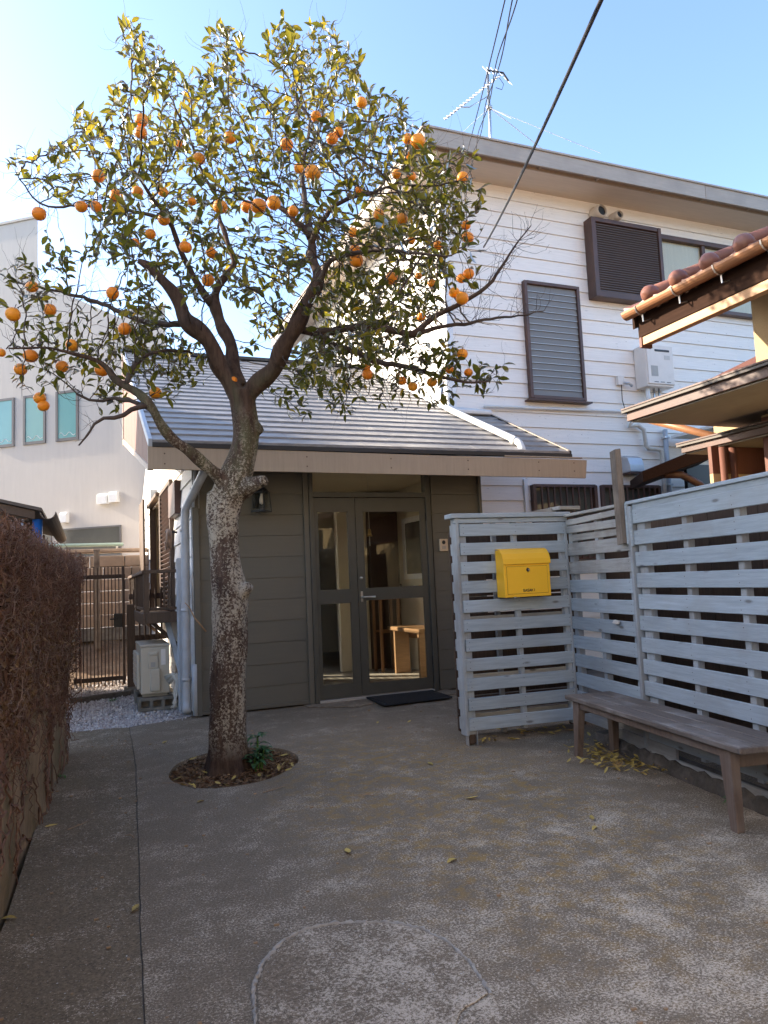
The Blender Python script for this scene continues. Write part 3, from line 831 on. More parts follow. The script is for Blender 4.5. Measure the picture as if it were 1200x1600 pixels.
piece('shaft', MT['brown_wood'], gp, (0.475, 9.62, 0.53), (0.085, 0.085, 1.06))
piece('base_block', MT['block'], gp, (0.475, 9.62, 0.03), (0.16, 0.16, 0.08))
sf = thing('side_fence', 'short dark slatted fence under the small balcony', 'fence', (0.7, 10.1, 0))
for i in range(6):
    piece('bar', MT['picket'], sf, (0.54 + i * 0.068, 10.1, 0.62), (0.025, 0.02, 1.24))
for z in (0.62, 1.15):
    piece('rail', MT['picket'], sf, (0.71, 10.12, z), (0.46, 0.02, 0.07))
# ------------------------------------------------------------------ slatted fences on the right
FA = thing('slatted_fence', 'narrow grey slatted fence panel that carries the yellow mailbox', 'fence', (2.564, 4.871, 0), math.radians(-5), 'grey slatted fence panels')
fr = random.Random(3)
for i in range(11):
    z = 0.150 + i * 0.1415
    piece('slat', MT['slat'], FA, (0.447 + fr.uniform(-0.006, 0.006), -0.011, z), (0.905, 0.02, 0.090), rot=(fr.uniform(-0.015, 0.015), fr.uniform(-0.003, 0.003), 0))
for x, w in ((0.022, 0.062), (0.455, 0.036), (0.866, 0.045)):
    piece('post', MT['slat_post'], FA, (x, 0.022, 0.86 if x > 0.1 else 0.855), (w, 0.044, 1.56))
piece('end_board', MT['slat_post'], FA, (-0.022, 0.030, 0.87), (0.024, 0.10, 1.60))
for i in range(11):
    piece('back_slat', MT['slat_brown'], FA, (0.447, 0.058, 0.150 + i * 0.1415 + 0.03), (0.93, 0.018, 0.07)) if i in (0, 2, 5) else None
for i in range(11):
    piece('slat_end', MT['slat_post'], FA, (-0.020, 0.088, 0.15 + i * 0.1415), (0.03, 0.03, 0.088))
piece('top_rail', MT['slat'], FA, (0.43, -0.004, 1.634), (0.95, 0.03, 0.034))
piece('cap', MT['slat'], FA, (0.425, 0.03, 1.672), (1.0, 0.135, 0.034))
for x in (-0.012, 0.058):
    piece('steel_foot', MT['alu'], FA, (x, 0.02, 0.045), (0.006, 0.05, 0.13), bev=0.001)
piece('foot_stub', MT['brown_wood'], FA, (0.023, 0.022, 0.05), (0.05, 0.04, 0.08))

ROT = math.atan2(-0.986, -0.168)
FB = thing('slatted_fence', 'short grey slatted fence panel in the corner with the wooden stake', 'fence', (3.465, 4.79, 0), ROT, 'grey slatted fence panels')
for i in range(9):
    z = 0.415 + i * 0.1395 - 0.139 * 0
    if z > 1.48: break
    piece('slat', MT['slat'] if i < 6 else MT['slat_brown'], FB, (0.485 + fr.uniform(-0.006, 0.006), -0.011, z), (0.90, 0.02, 0.094), rot=(0, fr.uniform(-0.004, 0.004), 0))
piece('slat', MT['slat'], FB, (0.485, -0.011, 0.277), (0.90, 0.02, 0.094))
piece('slat', MT['slat_brown'], FB, (0.46, -0.013, 1.541), (0.85, 0.02, 0.055), rot=(0, 0.012, 0))
piece('slat', MT['slat_brown'], FB, (0.46, -0.013, 1.605), (0.85, 0.02, 0.042), rot=(0, -0.014, 0))
piece('slat', MT['slat_brown'], FB, (0.46, 0.006, 1.48), (0.85, 0.012, 0.05))
for x, w in ((0.052, 0.06), (0.455, 0.045), (0.90, 0.06)):
    piece('post', MT['slat_post'], FB, (x, 0.024, 0.90), (w, 0.046, 1.46))
piece('cap', MT['slat_brown'], FB, (0.46, 0.02, 1.655), (0.96, 0.10, 0.022), rot=(0, 0.006, 0))
piece('corner_batten', MT['slat_post'], FB, (0.012, -0.02, 0.93), (0.02, 0.02, 1.30))
piece('base_board', MT['slat_brown'], FB, (0.485, -0.004, 0.165), (0.96, 0.02, 0.11))

FC = thing('slatted_fence', 'long blue-grey slatted fence panel behind the wooden bench', 'fence', (3.465, 4.79, 0), ROT, 'grey slatted fence panels')
FCL = 3.3
for i in range(11):
    z = 0.192 + i * 0.1367
    piece('slat', MT['slat'], FC, (0.985 + FCL / 2 + fr.uniform(-0.004, 0.004), -0.011, z), (FCL, 0.02, 0.092), rot=(fr.uniform(-0.012, 0.012), fr.uniform(-0.0012, 0.0012), 0))
for k in range(8):
    x = 1.045 + (k * 0.455 if k else 0)
    piece('post', MT['slat_post'], FC, (x, 0.024, 0.87), (0.09 if k == 0 else 0.045, 0.046, 1.50))
piece('divider', MT['slat_post'], FC, (0.966, -0.012, 0.86), (0.026, 0.05, 1.52))
piece('upper_divider', MT['slat'], FC, (0.975, -0.028, 1.50), (0.034, 0.016, 0.26))
piece('top_board', MT['slat'], FC, (0.985 + FCL / 2, -0.009, 1.622), (FCL, 0.018, 0.040))
piece('cap', MT['slat'], FC, (0.96 + FCL / 2, 0.02, 1.654), (FCL + 0.06, 0.11, 0.022))
for i, (x0, x1, z) in enumerate(((0.5, 1.28, 0.10), (1.0, 1.75, 0.035), (1.72, 2.6, 0.05))):
    piece('base_board', MT['slat_brown'], FC, ((x0 + x1) / 2, -0.016 - 0.004 * i, z + 0.01), (x1 - x0, 0.02, 0.085))
# nail heads where the slats cross the posts
def nails(parent, xs, zs_):
    m = MB()
    for x in xs:
        for z in zs_:
            for dz in (-0.022, 0.022):
                if fr.random() < 0.85:
                    m.lathe([(0.0, -0.0015), (0.0028, -0.001), (0.0032, 0.0)], (x + fr.uniform(-.006, .006), -0.0205, z + dz + fr.uniform(-.004, .004)), 'Y', 6)
    m.build('nail_heads', MT['brown_metal'], parent, kind='stuff')
nails(FA, (0.022, 0.455, 0.866), [0.150 + i * 0.1415 for i in range(11)])
nails(FB, (0.06, 0.455, 0.90), [0.415 + i * 0.1395 for i in range(8)])
nails(FC, [1.03] + [1.045 + k * 0.455 for k in range(1, 6)], [0.192 + i * 0.1367 for i in range(11)])
# dark boards added behind the fences, so the gaps read dark
bk = thing('gap_screen', 'dark brown boards added behind the long slatted fence to darken its gaps', 'screen', (3.465, 4.79, 0), ROT)
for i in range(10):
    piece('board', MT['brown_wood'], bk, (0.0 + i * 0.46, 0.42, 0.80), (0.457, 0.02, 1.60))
sb = thing('gap_backing', 'dark boards added behind the mailbox fence to darken its gaps', 'chest', (2.564, 4.871, 0), math.radians(-5))
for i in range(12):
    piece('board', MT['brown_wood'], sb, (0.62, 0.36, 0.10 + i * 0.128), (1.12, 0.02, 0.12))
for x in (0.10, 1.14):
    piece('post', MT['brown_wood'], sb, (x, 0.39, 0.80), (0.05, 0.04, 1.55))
# low kerb under the fence
kr = random.Random(8)
km = MB()
n = 60
for i in range(n + 1):
    x = 0.35 + 4.0 * i / n
    for (y, z) in ((-0.075, -0.03), (-0.065 + kr.uniform(-0.012, 0.012), 0.035 + kr.uniform(-0.01, 0.01)), (-0.04 + kr.uniform(-0.01, 0.01), 0.075 + kr.uniform(-0.012, 0.012)), (0.05, 0.085), (0.05, -0.03)):
        km.v.append((x, y, z))
for i in range(n):
    for k in range(4):
        a = i * 5 + k
        km.f.append((a + 1, a, a + 5, a + 6))
kp = thing('fence_kerb', 'rough crumbling concrete kerb under the long slatted fence', 'kerb', (3.465, 4.79, 0), ROT)
km.build('kerb_body', MT['kerb'], kp)

sk = thing('wooden_stake', 'weathered grey wooden stake fixed upright to the corner fence panel', 'stake', (3.465 - 0.168 * 0.89, 4.79 - 0.986 * 0.89, 1.39), ROT)
sm = MB(); sm.prism([(-0.042, -0.062, -0.005), (0.036, -0.066, 0.0), (0.04, -0.024, 0.005), (-0.038, -0.024, 0.0)], (-0.015, 0.0, 0.63))
sm.build('shaft', MT['old_wood'], sk, bevel=0.004)
piece('batten', MT['slat'], sk, (0.052, -0.03, 0.13), (0.02, 0.022, 0.27))
kn = thing('wood_knob', 'small chipped wooden peg sticking out of the corner fence panel', 'peg', (3.465 - 0.168 * 0.72, 4.79 - 0.986 * 0.72, 0.87), ROT)
MB().tube([(0, -0.02, 0), (0.0, -0.035, 0.002)], 0.012, 8).build('stem', MT['old_wood'], kn, smooth=True)
MB().prism([(-0.05, -0.045, -0.008), (0.045, -0.06, -0.012), (0.05, -0.055, 0.012), (-0.03, -0.04, 0.016)], (0.0, 0.02, 0.0)).build('peg_body', MT['tape'], kn, bevel=0.005)

# brown corner post with a grey cap and slanted board behind the mailbox fence
cp = thing('corner_post', 'brown post with a flat grey cap behind the fence corner', 'post', (3.66, 5.08, 0))
piece('shaft', MT['brown_wood'], cp, (3.66, 5.08, 0.86), (0.10, 0.10, 1.72))
piece('cap', MT['slat_brown'], cp, (3.655, 5.07, 1.745), (0.20, 0.17, 0.03))
lb = thing('slanted_board', 'sloping grey plank joining the mailbox fence to the capped post', 'plank', (3.3, 5.12, 0))
MB().prism([(2.95, 5.10, 1.64), (3.60, 5.10, 1.69), (3.60, 5.10, 1.765), (2.95, 5.10, 1.665)], (0, 0.02, 0)).build('plank', MT['slat_brown'], lb, bevel=0.003)
piece('stud', MT['slat_brown'], lb, (3.0, 5.125, 0.82), (0.04, 0.03, 1.64))

# ------------------------------------------------------------------ mailbox (hangs on the fence)
mb = thing('mailbox', 'bright yellow metal mailbox with rounded lid on the slatted fence', 'mailbox', (2.564, 4.871, 0), math.radians(-5))
x0, x1, z0, z1 = 0.272, 0.650, 1.055, 1.385
D0, D1 = -0.152, -0.023
prof = [(D1, z0), (D0, z0), (D0, z1 - 0.085), (D0 + 0.004, z1 - 0.05), (D0 + 0.018, z1 - 0.018), (D0 + 0.045, z1 + 0.008), (D0 + 0.075, z1 + 0.02), (D1, z1 + 0.022)]
MB().prism([(x0, y, z) for y, z in prof], (x1 - x0, 0, 0)).build('body', MT['yellow'], mb, bevel=0.003)
lp = [(D0 - 0.012, z1 - 0.088), (D0 - 0.006, z1 - 0.05), (D0 + 0.010, z1 - 0.012), (D0 + 0.040, z1 + 0.017), (D0 + 0.075, z1 + 0.029), (D1 - 0.01, z1 + 0.031)]
li = [(y + 0.006, z - 0.004) for y, z in lp][::-1]
lid = MB().prism([(x0 - 0.006, y, z) for y, z in lp + li], (x1 - x0 + 0.012, 0, 0)).build('lid', MT['yellow'], mb, bevel=0.0015)
dz0, dz1 = z0 + 0.022, z1 - 0.105
MB().box(x0 + 0.022, x1 - 0.022, D0 - 0.0012, D0 + 0.01, dz0, dz1).build('door_gap', plain('dark_amber_seam', (0.28, 0.12, 0.004), 0.6), mb)
dr = MB().box(x0 + 0.0245, x1 - 0.0245, D0 - 0.0035, D0 + 0.01, dz0 + 0.0025, dz1 - 0.0025).build('door', MT['yellow'], mb, bevel=0.001)
lc = MB().lathe([(0.0, -0.012), (0.010, -0.012), (0.012, -0.008), (0.013, 0.0)], (0.466, D0 - 0.004, dz1 - 0.028), 'Y', 18).build('lock', MT['black'], dr, smooth=True)
MB().box(0.462, 0.470, D0 - 0.0075, D0 - 0.003, dz1 - 0.046, dz1 - 0.012).build('lock_plate', MT['black'], dr, bevel=0.002)
MB().lathe([(0.0, -0.003), (0.006, -0.003), (0.006, 0.0)], (0.468, D0 - 0.0165, dz1 - 0.028), 'Y', 12).build('keyhole_disc', MT['steel'], dr)
# lettering SASAKI, bold condensed strokes
def letters(txt, x, z, h, w, gap, y, parent, mat):
    G = {'S': [((1, .85), (.75, 1), (.25, 1), (0, .85), (0, .62), (.25, .5), (.75, .5), (1, .38), (1, .15), (.75, 0), (.25, 0), (0, .15))],
         'A': [((0, 0), (.5, 1), (1, 0)), ((.22, .3), (.78, .3))],
         'K': [((0, 0), (0, 1)), ((1, 1), (0, .45)), ((.3, .6), (1, 0))],
         'I': [((0.5, 0), (0.5, 1))]}
    t = h * 0.10
    m = MB()
    for ch in txt:
        for st in G[ch]:
            for a, b in zip(st[:-1], st[1:]):
                p = Vector((x + a[0] * w, y, z + a[1] * h)); q = Vector((x + b[0] * w, y, z + b[1] * h))
                d = (q - p).normalized(); nn = Vector((-d.z, 0, d.x)) * t; e = d * t * 0.6
                m.prism([p - e - nn, q + e - nn, q + e + nn, p - e + nn], (0, -0.0012, 0))
        x += w + gap
    return m.build('lettering', mat, parent)
letters('SASAKI', 0.420, dz0 + 0.016, 0.017, 0.0125, 0.0045, D0 - 0.0036, dr, MT['black'])

# ------------------------------------------------------------------ bench
be = thing('wooden_bench', 'long low weathered wooden bench with splayed legs by the slatted fence', 'bench', (2.99, 4.26, 0), math.atan2(-1.681, -0.27))
# local x runs from the far end to the near end, local +y towards the fence
BL, BW, BZ = 1.70, 0.315, 0.40
for i in range(3):
    piece('seat_plank', MT['bench_top'], be, (BL / 2, 0.003 + BW / 6 + i * BW / 3, BZ - 0.014), (BL, BW / 3 - 0.004, 0.026), bev=0.004)
for y in (0.0, BW + 0.006):
    piece('edge_strip', MT['bench_top'], be, (BL / 2, y - 0.004 if y == 0 else y, BZ - 0.016), (BL + 0.01, 0.014, 0.028), bev=0.004)
piece('end_strip', MT['bench_top'], be, (BL + 0.008, BW / 2, BZ - 0.016), (0.016, BW + 0.02, 0.03), bev=0.004)
for y in (0.035, BW - 0.03):
    piece('apron', MT['bench_leg'], be, (BL / 2, y, BZ - 0.055), (BL - 0.2, 0.022, 0.05))
for x, s in ((0.10, -1), (BL - 0.13, 1)):
    piece('end_rail', MT['bench_leg'], be, (x + (0.02 if s > 0 else -0.02), BW / 2, BZ - 0.075), (0.03, BW - 0.09, 0.085))
    for y, t in ((0.04, -1), (BW - 0.035, 1)):
        top = [(x - 0.042, y - 0.026, BZ - 0.03), (x + 0.042, y - 0.026, BZ - 0.03), (x + 0.042, y + 0.026, BZ - 0.03), (x - 0.042, y + 0.026, BZ - 0.03)]
        bx, by = x + s * 0.035, y + t * 0.012
        bot = [(bx - 0.024, by - 0.02, 0.0), (bx + 0.024, by - 0.02, 0.0), (bx + 0.024, by + 0.02, 0.0), (bx - 0.024, by + 0.02, 0.0)]
        MB().add(bot + top, [(3, 2, 1, 0), (4, 5, 6, 7), (0, 1, 5, 4), (1, 2, 6, 5), (2, 3, 7, 6), (3, 0, 4, 7)]).build('leg', MT['bench_leg'], be, bevel=0.004)
# ------------------------------------------------------------------ the porch house (dark green front, slate roof)
YW = 7.324
YE, ZE, SL = 6.575, 2.505, 0.48          # eave line, its height, roof slope
YR = 11.25                               # ridge
def zr(y): return ZE + SL * (y - YE)
PH = thing('porch_house', 'single-storey house with dark green front, glass doors and slate roof', 'house', (0.945, YW, 0))
# walls: solid cores set behind the boards
MB().box(0.99, 2.085, YW + 0.02, YW + 0.12, 0.02, 2.42).build('front_wall', MT['dark_green'], PH)
MB().box(3.50, 4.15, YW + 0.02, YW + 0.12, 0.02, 2.42).build('front_wall', MT['dark_green'], PH)
def lap(name, mat, parent, x0, x1, y, z, h, out=0.02, lean=0.012, axis='x'):
    """one weatherboard: thin at the top, thick butt at the bottom, facing -y (axis x) or -x (axis y)"""
    p = [(-out, 0.0), (0.0, 0.0), (0.0, h), (-(out - lean), h)]
    m = MB()
    if axis == 'x': m.prism([(x0, y + a, z + b) for a, b in p], (x1 - x0, 0, 0))
    else: m.prism([(y + a, x0, z + b) for a, b in p], (0, x1 - x0, 0))
    return m.build(name, mat, parent)
zb = 0.017
while zb < 2.40:
    h = min(0.209, 2.42 - zb)
    lap('siding_board', MT['dark_green'], PH, 1.0, 2.06, YW + 0.018, zb, h, 0.016, 0.006)
    lap('siding_board', MT['dark_green'], PH, 3.53, 4.12, YW + 0.018, zb, h, 0.016, 0.006)
    zb += 0.213
for x, w in ((0.972, 0.058), (2.085, 0.055), (4.135, 0.035)):
    piece('corner_board', MT['dark_green'], PH, (x, YW - 0.004, 1.215), (w, 0.05, 2.41))
piece('base_trim', MT['dark_green'], PH, (1.53, YW - 0.008, 0.035), (1.06, 0.02, 0.035))

# doors
fr_y = YW + 0.01
df = piece('door_frame', MT['door_paint'], PH, (2.1375, fr_y, 1.20), (0.045, 0.10, 2.38))
piece('door_frame', MT['door_paint'], PH, (3.4675, fr_y, 1.20), (0.055, 0.10, 2.38))
piece('door_frame', MT['door_paint'], PH, (2.8, fr_y, 2.135), (1.28, 0.098, 0.055))
piece('door_frame', MT['door_paint'], PH, (2.8, fr_y, 2.405), (1.28, 0.098, 0.03))
piece('threshold', MT['ac_label'], PH, (2.8, fr_y, 0.022), (1.28, 0.12, 0.03))
tp = MB().box(2.162, 3.438, fr_y + 0.004, fr_y + 0.010, 2.165, 2.388).build('transom_pane', MT['glass'], PH)
def door_leaf(x0, x1, panes, stl, str_):
    """stiles and rails round two panes"""
    m = MB(); y0, y1 = fr_y - 0.03, fr_y + 0.012
    zt, zb_ = 2.10, 0.045
    m.box(x0, x0 + stl, y0, y1, zb_, zt); m.box(x1 - str_, x1, y0, y1, zb_, zt)
    for (a, b) in ((zb_, panes[0][0]), (panes[0][1], panes[1][0]), (panes[1][1], zt)):
        m.box(x0 + stl, x1 - str_, y0 + 0.001, y1 - 0.001, a, b)
    d = m.build('door', MT['door_paint'], PH)
    for (a, b) in panes:
        MB().box(x0 + stl - 0.005, x1 - str_ + 0.005, fr_y - 0.012, fr_y - 0.006, a - 0.005, b + 0.005).build('pane', MT['glass'], d)
        bd = MB()
        for (p, q, r, s) in ((x0 + stl, x0 + stl + 0.012, a, b), (x1 - str_ - 0.012, x1 - str_, a, b), (x0 + stl, x1 - str_, a, a + 0.012), (x0 + stl, x1 - str_, b - 0.012, b)):
            bd.box(p, q, y0 + 0.004, y0 + 0.016, r, s)
        bd.build('glazing_bead', MT['door_paint'], d)
    return d
dl = door_leaf(2.162, 2.617, [(0.172, 1.012), (1.135, 1.965)], 0.035, 0.075)
d2 = door_leaf(2.623, 3.438, [(0.152, 1.03), (1.135, 1.965)], 0.075, 0.055)
MB().lathe([(0.0, -0.014), (0.014, -0.014), (0.017, -0.006), (0.017, 0.0)], (2.66, fr_y - 0.03, 1.255), 'Y', 18).build('lock', MT['steel'], d2, smooth=True)
MB().box(2.648, 2.672, fr_y - 0.036, fr_y - 0.03, 1.005, 1.115).build('handle_plate', MT['steel'], d2, bevel=0.003)
MB().tube([(2.66, fr_y - 0.03, 1.055), (2.66, fr_y - 0.075, 1.055), (2.675, fr_y - 0.085, 1.055), (2.79, fr_y - 0.085, 1.055)], 0.0105, 10).build('handle', MT['steel'], d2, smooth=True)
for z in (0.30, 1.85):
    MB().tube([(3.444, fr_y - 0.04, z), (3.444, fr_y - 0.04, z + 0.09)], 0.009, 8).build('hinge', MT['black'], d2, smooth=True)

# eave: soffit, fascia, drip edge
MB().box(0.52, 4.86, YE + 0.03, YW + 0.06, 2.428, 2.445).build('soffit', MT['taupe'], PH)
MB().prism([(0.48, YE - 0.012, 2.262), (5.046, YE - 0.012, 2.234), (5.075, YE - 0.012, 2.434), (0.48, YE - 0.012, 2.462)], (0, 0.028, 0)).build('fascia', MT['taupe'], PH, bevel=0.003)
for x in (0.62, 1.9, 2.75, 3.6, 4.45, 4.9):
    for z in (2.31, 2.40):
        MB().lathe([(0.0, -0.003), (0.006, -0.002), (0.007, 0.0)], (x, YE - 0.012, z), 'Y', 8).build('nail_head', MT['brown_metal'], PH)
piece('drip_edge', MT['roof_dark'], PH, (2.70, YE + 0.005, 2.476), (4.36, 0.05, 0.042))
piece('drip_edge', MT['taupe'], PH, (4.52, YE - 0.006, 2.455), (0.98, 0.036, 0.016))
# roof deck (front and back slope), gable walls beneath
MB().prism([(0.50, YE + 0.03, zr(YE + 0.03) - 0.045), (0.50, YR, zr(YR) - 0.045), (0.50, YR, zr(YR) - 0.006), (0.50, YE + 0.03, zr(YE + 0.03) - 0.006)], (3.78, 0, 0)).build('roof_deck', MT['roof_dark'], PH)
MB().prism([(4.28, YE + 0.03, zr(YE + 0.03) - 0.045), (4.28, 8.19, zr(8.19) - 0.045), (4.28, 8.19, zr(8.19) - 0.006), (4.28, YE + 0.03, zr(YE + 0.03) - 0.006)], (0.575, 0, 0)).build('roof_deck', MT['roof_dark'], PH)
MB().prism([(0.98, YR, zr(YR) - 0.045), (0.98, 15.8, zr(YR) - 0.045 - SL * 4.55), (0.98, 15.8, zr(YR) - SL * 4.55), (0.98, YR, zr(YR))], (3.30, 0, 0)).build('roof_deck', MT['roof_dark'], PH)
EXP = 0.205
rf = bpy.data.objects.new('slate_roof', None); COL.objects.link(rf); rf.parent = PH; ORG[rf.name] = org(PH)
rr_ = random.Random(4)
y = YE - 0.01; k = 0
while y < YR - 0.05:
    y1 = min(y + EXP + 0.05, YR)
    xr = 4.855 if y < 8.05 else 4.285
    m = MB()
    # each course is split in three or four long shingle strips with hairline joints
    cuts = sorted([0.52, xr] + [0.52 + (xr - 0.52) * (j + rr_.uniform(-0.25, 0.25)) / 4 for j in (1, 2, 3)])
    t0 = 0.024
    for a, b in zip(cuts[:-1], cuts[1:]):
        dz = rr_.uniform(-0.0015, 0.0015)
        p = [(y, zr(y) + dz), (y1, zr(y1) - 0.002 + dz), (y1, zr(y1) + 0.002 + dz), (y, zr(y) + t0 + dz)]
        m.prism([(a + 0.0015, yy, zz) for yy, zz in p], (b - a - 0.003, 0, 0))
    m.build('shingle_course', MT['roof'], rf)
    y += EXP; k += 1
piece('ridge_cap', MT['roof_dark'], PH, (2.39, YR, zr(YR) + 0.012), (3.8, 0.22, 0.05))
# rakes
MB().prism([(0.485, YE - 0.01, 2.452), (0.485, YR, zr(YR) - 0.07), (0.485, YR, zr(YR) + 0.022), (0.485, YE - 0.01, ZE + 0.022)], (0.035, 0, 0)).build('rake_board', MT['pipe_grey'], PH, bevel=0.003)
MB().prism([(4.857, YE, ZE - 0.03), (4.857, 8.19, zr(8.19) - 0.03), (4.857, 8.19, zr(8.19) + 0.028), (4.857, YE, ZE + 0.028)], (0.03, 0, 0)).build('rake_board', MT['roof_dark'], PH, bevel=0.002)
MB().prism([(4.845, YE, ZE + 0.028), (4.845, 8.19, zr(8.19) + 0.028), (4.845, 8.19, zr(8.19) + 0.036), (4.845, YE, ZE + 0.036)], (0.03, 0, 0)).build('rake_cap', MT['taupe2'], PH)
# red-brown boarded gable skirt under the left rake, cream trim along its edges
sk_ = bpy.data.objects.new('gable_skirt', None); COL.objects.link(sk_); sk_.parent = PH; ORG[sk_.name] = org(PH)
def zs(y): return 2.285 + 0.24 * (y - 6.6)
y = 6.72
while y < YR - 0.02:
    y2 = min(y + 0.62, YR)
    MB().prism([(0.492, y + 0.006, zs(y)), (0.492, y2 - 0.006, zs(y2)), (0.492, y2 - 0.006, zr(y2) - 0.06), (0.492, y + 0.006, zr(y) - 0.06)], (0.022, 0, 0)).build('skirt_board', MT['brown_panel'], sk_)
    y = y2
MB().prism([(0.478, 6.60, zs(6.6) - 0.03), (0.478, YR + 0.03, zs(YR + 0.03) - 0.03), (0.478, YR + 0.03, zs(YR + 0.03) + 0.035), (0.478, 6.60, zs(6.6) + 0.02)], (0.05, 0, 0)).build('skirt_trim', MT['soffit'], sk_)
MB().box(0.478, 0.528, YR - 0.02, YR + 0.06, zs(YR) - 0.05, zr(YR) - 0.02).build('skirt_trim', MT['soffit'], sk_)
# white downpipe lying on the roof
pp = [(4.20, 8.28, zr(8.28) + 0.55), (4.20, 8.27, zr(8.27) + 0.20), (4.215, 8.2, zr(8.2) + 0.10), (4.24, 8.08, zr(8.08) + 0.075), (4.31, 6.80, zr(6.8) + 0.075), (4.315, 6.70, zr(6.7) + 0.06), (4.315, 6.655, zr(6.62) + 0.03), (4.31, 6.64, ZE - 0.01)]
MB().tube(pp, 0.038, 14).build('roof_downpipe', MT['gutter_white'], PH, smooth=True)
MB().tube([Vector(pp[4]) + Vector((0, 0.03, 0.0)), Vector(pp[4]) + Vector((0, -0.05, -0.025))], 0.043, 14).build('pipe_collar', MT['gutter_white'], PH, smooth=True)
# flashing where the tall house meets the slates
MB().prism([(4.265, 8.16, zr(8.16) + 0.03), (4.265, YR, zr(YR) + 0.03), (4.265, YR, zr(YR) + 0.10), (4.265, 8.16, zr(8.16) + 0.12)], (0.02, 0, 0)).build('side_flashing', MT['alu'], PH)
MB().prism([(4.29, 8.165, zr(8.165) + 0.03), (4.86, 8.165, zr(8.165) + 0.03), (4.86, 8.165, zr(8.165) + 0.09), (4.29, 8.165, zr(8.165) + 0.11)], (0, 0.02, 0)).build('front_flashing', MT['alu'], PH)
MB().box(4.32, 4.82, 8.06, 8.16, zr(8.1) + 0.035, zr(8.1) + 0.085).build('flashing_box', MT['heater'], PH, bevel=0.015)

# left side wall with a window opening
XS = 0.945
def side_core(y0, y1, z0, z1): MB().box(XS + 0.022, XS + 0.10, y0, y1, z0, z1).build('side_wall', MT['interior'], PH)
side_core(YW + 0.12, 9.06, 0.02, 2.60); side_core(12.2, 15.0, 0.02, 2.6)
side_core(9.06, 12.2, 0.02, 0.92); side_core(9.06, 12.2, 2.50, 2.60)
# gable triangle
MB().prism([(XS + 0.03, YW, 2.60), (XS + 0.03, 15.0, 2.60), (XS + 0.03, 15.0, 2.86), (XS + 0.03, YR, zr(YR) - 0.06), (XS + 0.03, YW, zr(YW) - 0.06)], (0.06, 0, 0)).build('gable_wall', MT['white_board_y'], PH)
z = 0.02
while z < 2.58:
    for (a, b) in (((YW + 0.03, 9.03), (12.25, 15.0)) if (0.86 < z < 2.42) else ((YW + 0.03, 15.0),)):
        lap('side_board', MT['white_board_y'], PH, a, b, XS + 0.022, z, 0.188, 0.026, 0.018, 'y')
    z += 0.19
# louvred shutter, window frame, sill and standing panel
lv = bpy.data.objects.new('louvred_shutter', None); COL.objects.link(lv); lv.parent = PH; ORG[lv.name] = org(PH)
for yy in (9.07, 10.38):
    piece('stile', MT['brown_wood'], lv, (XS - 0.02, yy, 1.70), (0.05, 0.06, 1.64))
for zz in (0.90, 2.515):
    piece('rail', MT['brown_wood'], lv, (XS - 0.02, 9.725, zz), (0.05, 1.26, 0.06))
for i in range(27):
    piece('louvre', MT['brown_metal'], lv, (XS - 0.02, 9.725, 0.965 + i * 0.057), (0.052, 1.245, 0.009), rot=(0, math.radians(38), 0), bev=0.001)
MB().box(0.88, XS + 0.02, 8.30, 8.99, 2.05, 2.42).build('shutter_case', MT['brown_metal'], PH, bevel=0.006)
for yy in (10.46, 12.1):
    piece('window_post', MT['brown_wood'], PH, (XS, yy, 1.70), (0.09, 0.07, 1.66))
piece('window_head', MT['brown_wood_y'], PH, (XS - 0.02, 11.28, 2.53), (0.14, 1.70, 0.05))
piece('curtain_drape', MT['curtain'], PH, (XS + 0.045, 11.0, 1.72), (0.03, 0.55, 1.55), bev=0.01)
piece('open_shutter', MT['brown_wood'], PH, (0.80, 12.35, 1.86), (0.03, 0.9, 1.55))
piece('meter_box', MT['pipe_grey'], PH, (0.90, 11.3, 2.62), (0.10, 0.12, 0.17))
# grey downpipe at the corner and its thin companion
dp = [(1.0, 6.72, 2.40), (0.985, 6.76, 2.28), (0.905, 7.30, 2.05), (0.885, 7.37, 2.0), (0.88, 7.39, 1.90), (0.868, 7.40, 0.16), (0.866, 7.39, 0.10), (0.855, 7.33, 0.06)]
MB().tube(dp, [0.042] * 8, 16).build('downpipe', MT['pipe_grey'], PH, smooth=True)
for z in (1.78, 1.0, 0.34):
    MB().tube([(0.868 + 0.008 * z / 2, 7.40, z), (0.868 + 0.008 * z / 2, 7.40, z + 0.03)], 0.047, 16).build('pipe_collar', MT['pipe_grey'], PH, smooth=True)
piece('duct', MT['pipe_grey'], PH, (0.845, 7.62, 0.78), (0.06, 0.07, 1.50), bev=0.01)
MB().tube([(0.93, 7.30, 2.2), (0.935, 7.31, 1.4), (0.92, 7.31, 1.30), (0.93, 7.32, 1.0)], 0.009, 8).build('conduit', MT['pipe_grey'], PH, smooth=True)
MB().tube([(0.93, 7.30, 0.5), (0.935, 7.31, 0.32), (0.935, 7.31, 0.02)], 0.025, 10).build('conduit', MT['pipe_grey'], PH, smooth=True)
for i, (yy, x) in enumerate(((7.0, 1.0), (7.1, 0.985))):
    MB().tube([(x - .02 * i, YW - 0.12 * i, 2.42), (x - .045 * i, YW - 0.1 * i, 2.0)], 0.014, 8).build('gutter_strap', MT['pipe_grey'], PH, smooth=True)

